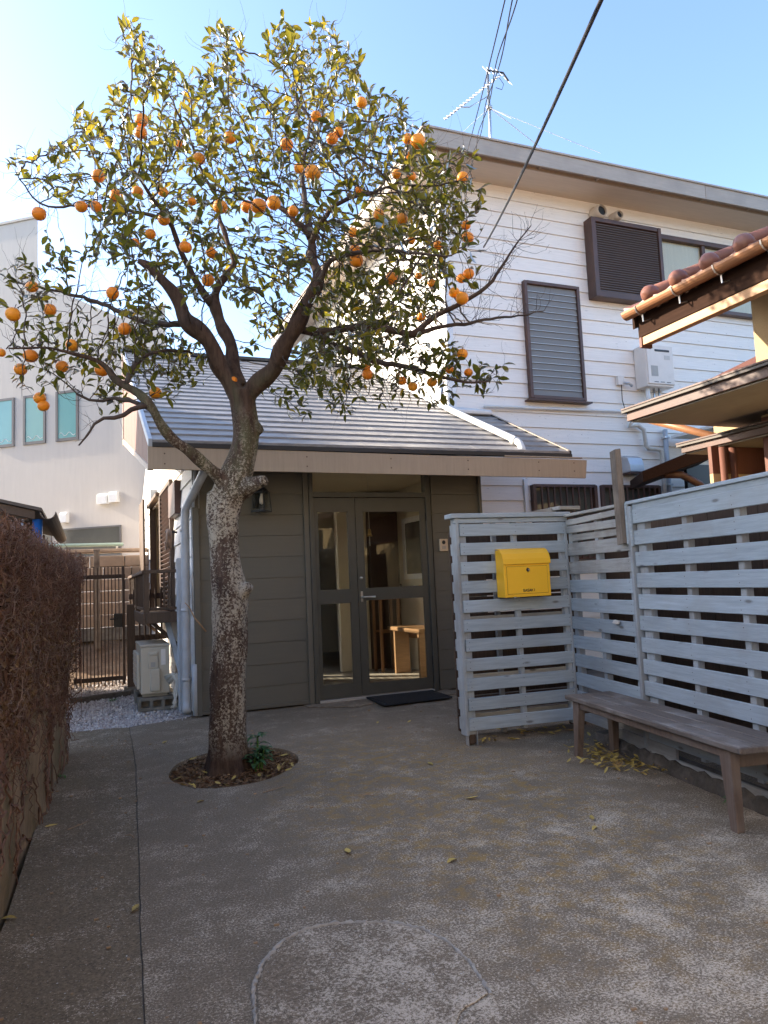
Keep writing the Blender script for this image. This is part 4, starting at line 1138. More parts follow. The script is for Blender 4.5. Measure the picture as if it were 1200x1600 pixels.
# room behind the glass doors
rm = bpy.data.objects.new('room', None); COL.objects.link(rm); rm.parent = PH; ORG[rm.name] = org(PH)
MB().box(1.045, 4.0, YW + 0.121, 12.3, -0.05, 0.03).build('room_floor', MT['int_floor'], rm)
MB().box(1.045, 4.15, YW + 0.121, 12.3, 2.46, 2.50).build('room_ceiling', MT['interior'], rm)
MB().box(4.0, 4.15, YW + 0.121, 12.3, 0.0, 2.46).build('room_side_wall', MT['interior'], rm)
MB().box(1.045, 4.15, 12.3, 12.4, 0.0, 2.46).build('room_back_wall', MT['interior'], rm)
MB().box(3.14, 3.56, 9.50, 9.60, 0.03, 2.46).build('room_partition', MT['interior'], rm)
MB().box(3.57, 4.0, 9.42, 10.1, 0.03, 2.40).build('dark_cabinet', MT['int_dark'], rm, bevel=0.01)
MB().box(2.35, 3.12, 10.3, 10.8, 0.03, 2.2).build('dark_cabinet', MT['int_dark'], rm, bevel=0.01)
MB().box(1.3, 2.2, 11.2, 11.8, 0.03, 1.9).build('dark_cabinet', MT['int_dark'], rm, bevel=0.01)
# little window in the room's right wall
MB().box(3.985, 3.999, 8.45, 9.15, 1.28, 1.98).build('wall_window_pane', MT['glass_dark'], rm)
wf = MB()
for (a, b, c, d) in ((8.40, 9.20, 1.22, 1.29), (8.40, 9.20, 1.97, 2.04), (8.40, 8.47, 1.29, 1.97), (9.13, 9.20, 1.29, 1.97)):
    wf.box(3.965, 3.9995, a, b, c, d)
wf.build('wall_window_frame', MT['white_trim'], rm, bevel=0.004)
MB().box(3.985, 3.9995, 9.55, 9.62, 1.35, 1.46).build('light_switch', MT['heater'], rm, bevel=0.004)
for i, (yy, zz, l) in enumerate(((8.7, 1.12, .05), (8.85, 1.13, .08), (9.3, 1.14, .1), (9.45, 1.15, .14))):
    MB().tube([(3.97, yy, 1.06), (3.965, yy + .02, 1.06 + l)], 0.012, 8).build('shelf_bottle', MT['heater'] if i % 2 else MT['black'], rm, smooth=True)
MB().box(3.86, 3.999, 8.2, 9.6, 1.03, 1.055).build('wall_shelf', MT['int_wood'], rm)
MB().lathe([(0.0, -.04), (.045, -.02), (.045, .02), (0, .04)], (3.93, 8.62, 1.10), 'Z', 14).build('orange_on_shelf', MT['orange'], rm, smooth=True)
# side table, stool, hanging bell
tb = thing('side_table', 'thick honey-coloured wooden table seen through the right glass door', 'table', (3.7, 8.8, 0.03))
piece('top', MT['int_wood'], tb, (3.80, 8.50, 0.60), (0.38, 1.0, 0.05), bev=0.008)
piece('apron', MT['int_wood'], tb, (3.86, 8.50, 0.52), (0.03, 0.9, 0.10))
for yy in (8.10, 8.85):
    piece('leg', MT['int_wood'], tb, (3.74, yy, 0.30), (0.20, 0.05, 0.54))
stl = thing('tall_stool', 'tall narrow wooden stool standing inside by the dark cabinet', 'stool', (3.66, 9.15, 0.03))
piece('seat', MT['stool_wood'], stl, (3.66, 9.15, 0.98), (0.30, 0.30, 0.03))
for sx in (-1, 1):
    for sy in (-1, 1):
        piece('leg', MT['stool_wood'], stl, (3.66 + sx * 0.125, 9.15 + sy * 0.125, 0.5), (0.035, 0.035, 0.94))
for sy in (-1, 1):
    piece('stretcher', MT['stool_wood'], stl, (3.66, 9.15 + sy * 0.125, 0.55), (0.22, 0.022, 0.03))
rk = thing('timber_rack', 'narrow reddish wooden rack inside behind the left glass door', 'rack', (2.42, 8.9, 0.03))
for xx in (2.33, 2.52):
    piece('upright', MT['int_wood'], rk, (xx, 8.9, 0.58), (0.035, 0.28, 1.1))
for zz in (0.25, 0.6, 0.95, 1.12):
    piece('shelf', MT['int_wood'], rk, (2.425, 8.9, zz), (0.155, 0.28, 0.025))
bl = thing('hanging_bell', 'small brass bell hanging on a cord inside the right door', 'bell', (3.0, 7.9, 1.72))
MB().tube([(3.0, 7.9, 2.46), (3.0, 7.9, 1.80)], 0.003, 6).build('cord', MT['tape'], bl)
MB().lathe([(0.004, 0.09), (0.018, 0.08), (0.022, 0.03), (0.034, 0.0), (0.030, 0.0), (0.0, 0.02)], (3.0, 7.9, 1.73), 'Z', 14).build('bell_cup', plain('brass', (0.5, 0.33, 0.12), 0.3, metal=0.8), bl, smooth=True)
MB().tube([(3.0, 7.9, 1.74), (3.0, 7.9, 1.62)], 0.004, 6).build('clapper', MT['tape'], bl)

# things on and at the front wall
ln = thing('wall_lantern', 'black metal lantern with clear glass on the dark siding beside the trunk', 'lantern', (1.60, YW, 2.05))
piece('back_plate', MT['black'], ln, (1.60, YW - 0.022, 2.10), (0.11, 0.03, 0.20))
MB().tube([(1.60, YW - 0.03, 2.17), (1.60, YW - 0.12, 2.19)], 0.01, 8).build('arm', MT['black'], ln)
MB().lathe([(0.004, 0.06), (0.05, 0.03), (0.085, 0.0), (0.085, -0.012), (0.0, -0.012)], (1.60, YW - 0.13, 2.15), 'Z', 4).build('roof', MT['black'], ln)
cg = MB()
for k in range(4):
    a = math.pi / 2 * k
    cg.tube([(1.60 + .078 * math.cos(a), YW - 0.13 + .078 * math.sin(a), 2.14), (1.60 + .10 * math.cos(a), YW - 0.13 + .10 * math.sin(a), 1.955)], 0.006, 6)
cg.lathe([(0.107, 0.0), (0.107, -0.014), (0.0, -0.014), (0.0, 0.0), (0.107, 0.0)], (1.60, YW - 0.13, 1.96), 'Z', 4)
cg.build('cage', MT['black'], ln)
MB().lathe([(0.074, 0.18), (0.094, 0.0)], (1.60, YW - 0.13, 1.958), 'Z', 4).build('glass', MT['glass'], ln)
MB().lathe([(0.0, -.05), (.022, -.035), (.025, 0), (.012, .04), (.012, .06)], (1.60, YW - 0.13, 2.07), 'Z', 12).build('bulb', MT['heater'], ln, smooth=True)
ic = thing('intercom', 'small silver door intercom with camera eye on dark siding', 'intercom', (3.645, YW, 1.58))
piece('plate', plain('champagne_metal', (0.52, 0.44, 0.35), 0.4, metal=0.4), ic, (3.645, YW - 0.012, 1.58), (0.10, 0.028, 0.135), bev=0.004)
MB().lathe([(0.0, -0.006), (0.019, -0.006), (0.022, 0.0)], (3.645, YW - 0.026, 1.61), 'Y', 16).build('camera_eye', MT['black'], ic, smooth=True)
piece('speaker_grille', MT['ac_label'], ic, (3.645, YW - 0.027, 1.553), (0.045, 0.004, 0.035), bev=0.001)
mt_ = thing('door_mat', 'black rubber door mat on the concrete before the glass doors', 'door mat', (2.99, 7.03, 0.012))
MB().prism([(2.63, 6.72, 0.013), (3.37, 6.76, 0.013), (3.40, 7.27, 0.013), (2.66, 7.27, 0.013)], (0, 0, 0.012)).build('base', MT['rubber'], mt_, bevel=0.004)
for i in range(14):
    yy = 6.79 + i * 0.034
    piece('ridge', MT['rubber'], mt_, (3.015, yy, 0.028), (0.68, 0.015, 0.008), rot=(0, 0, 0.02), bev=0.002)
for a, b in (((2.63, 6.72), (3.37, 6.76)), ((3.37, 6.76), (3.40, 7.27)), ((2.63, 6.72), (2.66, 7.27)), ((2.66, 7.27), (3.40, 7.27))):
    MB().tube([(a[0], a[1], 0.024), (b[0], b[1], 0.024)], 0.010, 6).build('rim', MT['rubber'], mt_, smooth=True)

# ------------------------------------------------------------------ small balcony on the side wall
dk = thing('small_balcony', 'little dark brown timber balcony on the side wall above the outdoor unit', 'balcony', (0.74, 9.5, 0.88))
X0, X1, Y0, Y1 = 0.535, 0.93, 8.05, 11.0
MB().box(X0 - 0.01, X1, Y0, Y1, 0.885, 0.955).build('floor', MT['brown_wood_y'], dk, bevel=0.004)
MB().box(X0 - 0.02, X0 + 0.012, Y0 - 0.02, Y1, 0.865, 0.985).build('edge_board', MT['brown_wood_y'], dk, bevel=0.006)
MB().box(X0 + 0.012, X1, Y0 - 0.03, Y0 - 0.002, 0.88, 0.99).build('edge_board', MT['brown_wood'], dk, bevel=0.004)
for (x, yy) in ((X0 + 0.02, Y0 + 0.02), (X1 - 0.02, Y0 + 0.02), (X0 + 0.02, 9.4), (X0 + 0.02, Y1 - 0.03)):
    piece('post', MT['brown_wood'], dk, (x, yy, 1.19), (0.055, 0.055, 0.42))
piece('top_rail', MT['brown_wood'], dk, ((X0 + X1) / 2, Y0 + 0.02, 1.415), (X1 - X0 + 0.04, 0.075, 0.035))
MB().box(X0 - 0.02, X0 + 0.06, Y0 + 0.06, Y1, 1.398, 1.433).build('top_rail', MT['brown_wood_y'], dk, bevel=0.003)
MB().box(X0, X0 + 0.04, Y0 + 0.05, Y1, 1.01, 1.04).build('bottom_rail', MT['brown_wood_y'], dk)
piece('bottom_rail', MT['brown_wood'], dk, ((X0 + X1) / 2, Y0 + 0.02, 1.025), (X1 - X0 - 0.09, 0.03, 0.03))
for i in range(4):
    piece('baluster', MT['brown_wood'], dk, (X0 + 0.20 + i * 0.05, Y0 + 0.02, 1.22), (0.022, 0.022, 0.36))
for i in range(16):
    piece('baluster', MT['brown_wood'], dk, (X0 + 0.02, Y0 + 0.22 + i * 0.17, 1.22), (0.022, 0.022, 0.36))
for i, yy in enumerate((8.3, 10.6)):
    MB().prism([(0.60, yy, 0.88), (0.66, yy, 0.88), (0.945, yy, 0.60), (0.945, yy, 0.55)], (0, 0.06, 0)).build('bracket', MT['brown_wood'], dk)
# coiled cord hanging by the shutter
co = thing('coiled_hose', 'coil of brown hose hung on the side wall beside the downpipe', 'hose', (0.86, 8.55, 1.78))
pts = []
for i in range(90):
    a = i * 0.28; r = 0.075 + 0.012 * math.sin(i * 0.9)
    pts.append((0.86 - 0.0006 * i, 8.55 + r * 1.4 * math.cos(a), 1.78 + r * 1.35 * math.sin(a)))
MB().tube(pts, 0.009, 7).build('loops', surf('brown_hose', (0.28, 0.18, 0.12), 0.6, 0.1), co, smooth=True)
MB().tube([(0.93, 8.55, 1.86), (0.80, 8.55, 1.87)], 0.012, 8).build('hook', MT['black'], co)

# ------------------------------------------------------------------ air-conditioner outdoor unit
ac = thing('outdoor_unit', 'ivory air conditioner outdoor unit on concrete blocks beside the gravel', 'outdoor unit', (0.62, 8.45, 0.0))
ax0, ax1, ay0, ay1, az0, az1 = 0.49, 0.775, 8.05, 8.80, 0.16, 0.66
MB().box(ax0, ax1, ay0, ay1, az0, az1 - 0.02).build('casing', MT['ac'], ac, bevel=0.012)
MB().box(ax0 - 0.006, ax1 + 0.006, ay0 - 0.006, ay1 + 0.006, az1 - 0.02, az1 + 0.006).build('top_plate', MT['ac'], ac, bevel=0.008)
MB().box(ax0 - 0.035, ax0, ay0 + 0.05, ay1 - 0.03, az0 + 0.05, az1 - 0.09).build('fan_grille', MT['ac'], ac, bevel=0.012)
cvr = MB().box(ax0 + 0.09, ax0 + 0.19, ay0 - 0.035, ay0 + 0.01, az0 + 0.03, az0 + 0.26).build('valve_cover', MT['ac'], ac, bevel=0.012)
MB().box(ax0 + 0.075, ax0 + 0.175, ay0 - 0.012, ay0 + 0.01, az0 + 0.26, az1 - 0.07).build('service_cover', MT['ac'], ac, bevel=0.006)
MB().box(ax0 + 0.085, ax0 + 0.165, ay0 - 0.022, ay0 + 0.01, az1 - 0.11, az1 - 0.075).build('grip', MT['ac'], ac, bevel=0.01)
piece('label_plate', MT['heater'], ac, (ax0 + 0.225, ay0 - 0.002, az1 - 0.13), (0.045, 0.004, 0.16), bev=0.001)
piece('label_plate', MT['ac_label'], ac, (ax0 + 0.122, ay0 - 0.014, az0 + 0.30), (0.045, 0.003, 0.05), bev=0.001)
for yy in (8.12, 8.72):
    MB().box(ax0 + 0.02, ax1 - 0.02, yy, yy + 0.05, 0.13, 0.165).build('foot', MT['ac'], ac)
for i in range(6):
    piece('grille_bar', MT['ac_label'], ac, (ax0 - 0.037, ay0 + 0.40, az0 + 0.10 + i * 0.055), (0.006, 0.60, 0.008), bev=0.001)
tw = random.Random(6)
for k in range(5):
    q = [(0.72 + 0.012 * k, 8.02, 0.33 - 0.02 * k), (0.78 + .02 * k, 7.98 - .01 * k, 0.36), (0.83 + .006 * k, 7.96, 0.28), (0.80 + .012 * k, 7.95, 0.16), (0.83 - .01 * k, 7.93, 0.07), (0.77 + .02 * k, 7.92, 0.02)]
    MB().tube(q, 0.011 + 0.003 * (k % 2), 8).build('hose', MT['tape'] if k % 2 else MT['ac'], ac, smooth=True)
MB().prism([(0.86, 8.02, 0.36), (0.92, 8.02, 0.36), (0.80, 8.25, 0.92), (0.74, 8.25, 0.92)], (0, 0.05, 0.0)).build('pipe_duct', MT['pipe_grey'], ac, bevel=0.008)
for i, yy in enumerate((8.02, 8.66)):
    cb = thing('concrete_block', ['front hollow concrete block under the ivory outdoor unit', 'rear hollow concrete block under the ivory outdoor unit'][i], 'concrete block', (0.63, yy + 0.07, 0), group='blocks under the outdoor unit')
    m = MB(); bx0, bx1 = 0.46, 0.83
    m.box(bx0, bx1, yy, yy + 0.15, 0.0, 0.03); m.box(bx0, bx1, yy, yy + 0.15, 0.10, 0.13)
    for x in (bx0, bx0 + 0.115, bx0 + 0.23, bx1 - 0.03):
        m.box(x, x + 0.03, yy + 0.001, yy + 0.149, 0.03, 0.10)
    m.box(bx0 + 0.01, bx1 - 0.01, yy + 0.07, yy + 0.08, 0.02, 0.11)
    m.build('block_body', MT['block'], cb)
# ------------------------------------------------------------------ tall white clapboard house
WY, WX = 8.2, 4.30
WH = thing('white_house', 'two-storey white clapboard house with wide flat eaves', 'house', (4.3, WY, 0))
ZT = 6.49
MB().box(WX + 0.02, 11.0, WY + 0.022, 15.0, 0.0, ZT).build('wall_core', MT['white_trim'], WH)
z = 0.02; i = 0
while z < ZT - 0.02:
    h = min(0.193, ZT - z)
    m = 'white_board' if (z > 2.45) else 'cream_board'
    if z <= 2.45:
        lap('board', MT['cream_board'], WH, 4.16, 5.29, WY + 0.022, z, h, 0.028, 0.018)
        lap('board', MT['white_board'], WH, 5.36, 10.9, WY + 0.022, z, h, 0.028, 0.018)
    else:
        lap('board', MT['white_board'], WH, WX + 0.06, 10.9, WY + 0.022, z, h, 0.028, 0.018)
    if z > 2.9:
        lap('board', MT['white_board_y'], WH, WY + 0.07, 15.0, WX + 0.022, z, h, 0.028, 0.018, 'y')
    z += 0.1965; i += 1
piece('corner_trim', MT['white_trim'], WH, (WX + 0.025, WY + 0.018, 4.70), (0.09, 0.09, 3.56))
piece('seam_trim', MT['white_trim'], WH, (5.325, WY - 0.002, 1.24), (0.055, 0.05, 2.44))
# eaves: soffit, box gutter band with brackets, fascia, roof
EY, EX = 7.575, 3.80
MB().box(EX + 0.16, 11.6, EY + 0.15, WY + 0.02, ZT, ZT + 0.02).build('soffit', MT['soffit'], WH)
MB().box(EX + 0.16, WX + 0.02, WY + 0.02, 15.6, ZT, ZT + 0.02).build('soffit', MT['soffit'], WH)
MB().box(EX + 0.02, 11.6, EY + 0.024, EY + 0.15, ZT + 0.035, ZT + 0.05).build('gutter_bottom', MT['taupe'], WH)
MB().box(EX + 0.024, EX + 0.16, EY + 0.15, 15.6, ZT + 0.035, ZT + 0.05).build('gutter_bottom', MT['taupe'], WH)
piece('soffit_edge', MT['taupe'], WH, (7.78, EY + 0.155, ZT + 0.02), (7.6, 0.018, 0.05))
xx = EX
for w in (4.45, 3.3):
    MB().box(xx, xx + w - 0.006, EY, EY + 0.022, ZT - 0.03, ZT + 0.175).build('fascia', MT['taupe2'], WH, bevel=0.003)
    xx += w
MB().box(EX, EX + 0.022, EY + 0.022, 15.6, ZT - 0.03, ZT + 0.175).build('fascia', MT['taupe2'], WH, bevel=0.003)
for x in [4.6 + 0.92 * k for k in range(7)]:
    piece('bracket', MT['taupe'], WH, (x, EY + 0.085, ZT + 0.022), (0.02, 0.125, 0.025))
MB().prism([(EX - 0.02, EY - 0.02, ZT + 0.176), (11.6, EY - 0.02, ZT + 0.176), (11.6, EY - 0.02, ZT + 0.20), (EX - 0.02, EY - 0.02, ZT + 0.20)], (0, 8.1, 0.0)).build('roof_edge', MT['taupe2'], WH)
MB().add([(EX, EY, ZT + 0.2), (11.6, EY, ZT + 0.2), (11.6, 15.6, ZT + 0.2), (EX, 15.6, ZT + 0.2), (6.5, 11.0, ZT + 1.0), (10.2, 11.0, ZT + 1.0)], [(0, 1, 5, 4), (1, 2, 5), (2, 3, 4, 5), (3, 0, 4)]).build('roof', MT['roof_dark'], WH)

# louvred glass window
FYW = WY - 0.035
lw = bpy.data.objects.new('louvre_window', None); COL.objects.link(lw); lw.parent = WH; ORG[lw.name] = org(WH)
a0, a1, b0, b1 = 5.465, 6.355, 3.545, 5.165
MB().box(a0 + 0.04, a1 - 0.04, WY - 0.006, WY + 0.0, b0, b1).build('backing', MT['glass_dark'], lw)
for (c, d) in (((a0 + 0.02, FYW, (b0 + b1) / 2), (0.045, 0.075, b1 - b0)), ((a1 - 0.02, FYW, (b0 + b1) / 2), (0.045, 0.075, b1 - b0)), (((a0 + a1) / 2, FYW, b1 - 0.02), (a1 - a0 - 0.085, 0.074, 0.045)), (((a0 + a1) / 2, FYW, b0 + 0.02), (a1 - a0 - 0.085, 0.074, 0.045))):
    piece('frame', MT['brown_metal'], lw, c, d)
for k in range(17):
    zz = b0 + 0.09 + k * (b1 - b0 - 0.14) / 16.5
    piece('glass_louvre', MT['jalousie'], lw, ((a0 + a1) / 2, FYW - 0.002, zz), (a1 - a0 - 0.09, 0.006, 0.10), rot=(math.radians(-9), 0, 0), bev=0.001)
    piece('clip_strip', MT['alu'], lw, ((a0 + a1) / 2, FYW - 0.0125, zz - 0.045), (a1 - a0 - 0.09, 0.003, 0.005), bev=0.0005)
piece('sill', MT['brown_metal'], lw, ((a0 + a1) / 2, FYW - 0.02, b0 - 0.03), (a1 - a0 + 0.12, 0.13, 0.022))

# shutter case and sliding window
sc_ = bpy.data.objects.new('shutter_case', None); COL.objects.link(sc_); sc_.parent = WH; ORG[sc_.name] = org(WH)
s0, s1, t0_, t1_ = 6.56, 7.80, 5.02, 6.17
SY = WY - 0.16
MB().box(s0, s1, SY + 0.028, WY - 0.002, t0_, t1_).build('case', MT['brown_metal'], sc_, bevel=0.004)
for (c, d) in (((s0 + 0.035, SY + 0.005, (t0_ + t1_) / 2), (0.075, 0.05, t1_ - t0_)), ((s1 - 0.025, SY + 0.005, (t0_ + t1_) / 2), (0.055, 0.05, t1_ - t0_)), (((s0 + s1) / 2, SY + 0.005, t1_ - 0.03), (s1 - s0 - 0.13, 0.048, 0.06)), (((s0 + s1) / 2, SY + 0.005, t0_ + 0.04), (s1 - s0 - 0.13, 0.048, 0.085))):
    piece('frame', MT['brown_metal'], sc_, c, d)
for k in range(29):
    piece('slat', MT['grey_brown'], sc_, ((s0 + s1) / 2, SY + 0.008, t0_ + 0.10 + k * 0.0345), (s1 - s0 - 0.125, 0.007, 0.025), rot=(math.radians(-32), 0, 0), bev=0.001)
sw = bpy.data.objects.new('sliding_window', None); COL.objects.link(sw); sw.parent = WH; ORG[sw.name] = org(WH)
q0, q1, u0_, u1_ = 7.83, 10.4, 5.03, 6.13
MB().box(q0 + 0.02, q1 - 0.02, WY - 0.02, WY - 0.008, u0_ + 0.04, u1_ - 0.06).build('curtain', MT['curtain'], sw)
MB().box(q0 + 0.02, q1 - 0.02, WY - 0.045, WY - 0.040, u0_ + 0.04, u1_ - 0.06).build('pane', MT['glass'], sw)
for (c, d) in (((q0 + 0.02, WY - 0.05, (u0_ + u1_) / 2), (0.05, 0.09, u1_ - u0_)), (((q0 + q1) / 2, WY - 0.05, u1_ - 0.03), (q1 - q0, 0.10, 0.07)), (((q0 + q1) / 2, WY - 0.05, u0_ + 0.02), (q1 - q0, 0.10, 0.06)), ((8.70, WY - 0.055, (u0_ + u1_) / 2), (0.065, 0.05, u1_ - u0_ - 0.13)), ((q1, WY - 0.05, (u0_ + u1_) / 2), (0.05, 0.09, u1_ - u0_))):
    piece('frame', MT['brown_metal'], sw, c, d)

# barred ground-floor windows
for (g0, g1) in ((5.42, 6.40), (6.52, 7.50)):
    bw = bpy.data.objects.new('barred_window', None); COL.objects.link(bw); bw.parent = WH; ORG[bw.name] = org(WH)
    MB().box(g0, g1, WY - 0.012, WY - 0.004, 1.40, 2.36).build('pane', MT['glass_dark'], bw)
    for (c, d) in (((g0, WY - 0.04, 1.88), (0.05, 0.07, 1.0)), ((g1, WY - 0.04, 1.88), (0.05, 0.07, 1.0)), (((g0 + g1) / 2, WY - 0.04, 2.37), (g1 - g0, 0.07, 0.04)), (((g0 + g1) / 2, WY - 0.04, 1.40), (g1 - g0, 0.07, 0.04))):
        piece('frame', MT['brown_metal'], bw, c, d)
    for k in range(9):
        piece('bar', MT['brown_metal'], bw, (g0 + 0.10 + k * (g1 - g0 - 0.2) / 8, WY - 0.085, 1.88), (0.022, 0.022, 0.96))
piece('window_mullion', MT['white_trim'], WH, (6.46, WY - 0.015, 1.9), (0.07, 0.03, 0.95))

# wall fittings
def vent_cap(x, z, r, label):
    v = thing('vent_hood', label, 'vent', (x, WY, z), group='round vent hoods under the eave')
    MB().lathe([(r * 1.12, 0.0), (r * 1.12, -0.03), (r, -0.035), (r, -0.10), (r * 0.9, -0.145), (r * 0.72, -0.16)], (x, WY - 0.004, z), 'Y', 24).build('hood', MT['soffit'], v, smooth=True)
    MB().lathe([(0.0, -0.128), (r * 0.8, -0.128)], (x, WY - 0.004, z - 0.008), 'Y', 20).build('mesh', MT['black'], v)
    MB().lathe([(r * 0.72, -0.16), (r * 0.72, -0.125)], (x, WY - 0.004, z), 'Y', 24).build('rim', MT['soffit'], v)
vent_cap(6.78, 6.30, 0.10, 'larger round beige vent hood under the eave of the white house')
vent_cap(7.09, 6.29, 0.07, 'smaller round beige vent hood under the eave of the white house')
wh = thing('water_heater', 'off-white gas water heater box on the white clapboard wall', 'water heater', (7.50, WY, 3.75))
MB().box(7.27, 7.76, WY - 0.24, WY - 0.01, 3.77, 4.37).build('case', MT['heater'], wh, bevel=0.012)
fc_ = MB().box(7.285, 7.755, WY - 0.262, WY - 0.235, 3.80, 4.365).build('front_cover', MT['heater'], wh, bevel=0.010)
piece('exhaust_slot', MT['black'], fc_, (7.555, WY - 0.264, 4.285), (0.26, 0.01, 0.03))
piece('label_plate', MT['ac_label'], fc_, (7.40, WY - 0.263, 3.985), (0.12, 0.003, 0.15), bev=0.0005)
piece('label_plate', plain('pale_sticker', (0.56, 0.52, 0.46), 0.5), fc_, (7.64, WY - 0.263, 4.19), (0.10, 0.003, 0.06), bev=0.0005)
for x in (7.42, 7.53, 7.64):
    piece('vent_slit', MT['black'], fc_, (x, WY - 0.263, 3.83), (0.075, 0.004, 0.008), bev=0.0005)
MB().tube([(7.36, WY - 0.14, 3.77), (7.36, WY - 0.14, 3.50)], 0.032, 12).build('pipe', MT['gutter_white'], wh, smooth=True)
for x in (7.47, 7.56):
    MB().tube([(x, WY - 0.14, 3.77), (x, WY - 0.14, 3.62), (x + 0.02, WY - 0.12, 3.45)], 0.014, 8).build('valve', MT['steel'], wh, smooth=True)
jb = thing('cable_clamp', 'small cable bracket on the white wall left of the water heater', 'bracket', (7.0, WY, 3.84))
piece('plate', MT['heater'], jb, (6.98, WY - 0.03, 3.88), (0.11, 0.05, 0.13))
MB().tube([(7.02, WY - 0.06, 3.84), (7.08, WY - 0.10, 3.83), (7.14, WY - 0.08, 3.80)], 0.02, 8).build('arm', MT['alu'], jb, smooth=True)
MB().tube([(6.98, WY - 0.05, 3.82), (6.985, WY - 0.04, 3.60), (7.03, WY - 0.03, 3.46)], 0.006, 6).build('lead', MT['cable'], jb)
wp_ = thing('wall_pipes', 'white pipe running across the clapboard and down in a bend', 'pipe', (5.0, WY, 3.40))
MB().tube([(4.75, WY - 0.045, 3.40), (7.05, WY - 0.045, 3.435), (7.07, WY - 0.05, 3.42)], 0.02, 10).build('cross_pipe', MT['gutter_white'], wp_, smooth=True)
MB().tube([(7.10, WY - 0.07, 3.44), (7.11, WY - 0.07, 3.30), (7.06, WY - 0.07, 3.22), (7.20, WY - 0.07, 3.24), (7.30, WY - 0.07, 3.18), (7.32, WY - 0.07, 2.95), (7.36, WY - 0.07, 2.91), (7.56, WY - 0.07, 2.90), (7.59, WY - 0.07, 2.86), (7.59, WY - 0.07, 2.55), (7.58, WY - 0.07, 1.6)], 0.032, 12).build('taped_pipe', MT['tape'], wp_, smooth=True)
MB().tube([(7.70, WY - 0.05, 3.20), (7.69, WY - 0.05, 1.6)], 0.034, 12).build('drop_pipe', MT['pipe_grey'], wp_, smooth=True)
for zz in (3.08, 2.4):
    piece('clip', MT['alu'], wp_, (7.695, WY - 0.05, zz), (0.09, 0.08, 0.03))
hd = thing('wall_hood', 'square grey metal extractor hood on the wall behind the stake', 'vent', (7.05, WY, 2.55))
MB().prism([(6.92, WY - 0.004, 2.56), (6.92, WY - 0.17, 2.56), (6.92, WY - 0.17, 2.66), (6.92, WY - 0.13, 2.76), (6.92, WY - 0.06, 2.80), (6.92, WY - 0.004, 2.80)], (0.25, 0, 0)).build('hood', MT['alu'], hd, bevel=0.008)
piece('skirt', MT['brown_metal'], hd, (7.045, WY - 0.09, 2.545), (0.27, 0.17, 0.02))

# ------------------------------------------------------------------ television aerial
an = thing('roof_aerial', 'silver television aerial on a thin mast above the roof', 'aerial', (5.94, 9.5, 7.2))
MB().tube([(5.92, 9.5, 7.1), (5.945, 9.5, 9.25)], [0.026, 0.022], 10).build('mast', MT['steel'], an, smooth=True)
MB().tube([(5.94, 9.5, 8.58), (5.94, 9.5, 8.62)], 0.05, 10).build('mast_clamp', MT['alu'], an, smooth=True)
bA, bB = Vector((5.20, 9.62, 8.33)), Vector((6.16, 9.44, 9.17))
MB().tube([bA, bB], 0.013, 8).build('boom', MT['steel'], an, smooth=True)
for k in range(17):
    p = bA.lerp(bB, (k + 0.2) / 17.5)
    MB().tube([p - Vector((0.02, 0.10, 0.055)), p + Vector((0.02, 0.10, 0.075))], 0.006, 5).build('element', MT['gutter_white'], an)
MB().tube([(5.48, 9.56, 8.55), (5.60, 9.53, 8.56), (5.94, 9.5, 8.80)], 0.009, 6).build('boom_brace', MT['steel'], an, smooth=True)
rf1, rf2, rf3 = Vector((5.93, 9.5, 9.23)), Vector((6.22, 9.48, 9.24)), Vector((6.30, 9.46, 9.10))
MB().tube([rf1, rf2, rf3], 0.016, 6).build('reflector_arm', MT['black'], an)
for k in range(5):
    p = rf1.lerp(rf2, k / 4.0) if k < 4 else rf3
    MB().tube([p - Vector((0.0, 0.1, 0.13)), p + Vector((-0.01, 0.1, 0.13))], 0.006, 5).build('reflector_rod', MT['gutter_white'], an)
MB().tube([(6.12, 9.45, 9.12), (6.20, 9.45, 9.02), (6.16, 9.45, 8.92), (6.05, 9.45, 8.93)], 0.005, 5).build('lead', MT['cable'], an)
for i, (dx, dy) in enumerate(((3.0, 0.5), (1.1, -1.2), (-1.4, 1.0), (-0.6, -1.5))):
    MB().tube([(5.94, 9.5, 8.60), (5.94 + dx, 9.5 + dy, 7.35 if i else 7.55)], 0.004 if i else 0.008, 4).build('guy_wire', MT['gutter_white'] if i in (0, 2) else MT['alu'], an)

# ------------------------------------------------------------------ overhead cables
def cable(name, label, pts, r, sag=0.0):
    t = thing(name, label, 'cable', pts[0], group='overhead cables')
    P = [Vector(p) for p in pts]; out = []
    for a, b in zip(P[:-1], P[1:]):
        for k in range(14):
            f = k / 14; out.append(a.lerp(b, f) - Vector((0, 0, sag * 4 * f * (1 - f))))
    out.append(P[-1])
    MB().tube(out, r, 7).build('strand', MT['cable'], t, smooth=True)
    return t
cable('overhead_cable', 'thick black cable slanting from the sky to the white house', [(4.875, 8.14, 5.547), (2.097, 2.372, 3.72), (0.6, -0.7, 2.95)], 0.011, 0.05)
cable('overhead_cable', 'thin dark wire left of a twisted pair over the roof edge', [(4.50, 8.14, 6.10), (3.55, 6.2, 5.40), (1.80, 2.66, 3.90), (0.7, 0.4, 2.95)], 0.0035, 0.02)
tp_ = [Vector((4.62, 8.14, 6.14)), Vector((3.72, 6.35, 5.50)), Vector((1.845, 2.66, 3.885)), Vector((0.72, 0.4, 2.93))]
pr = thing('overhead_cable', 'twisted pair of thin dark wires beside the aerial', 'cable', tp_[0], group='overhead cables')
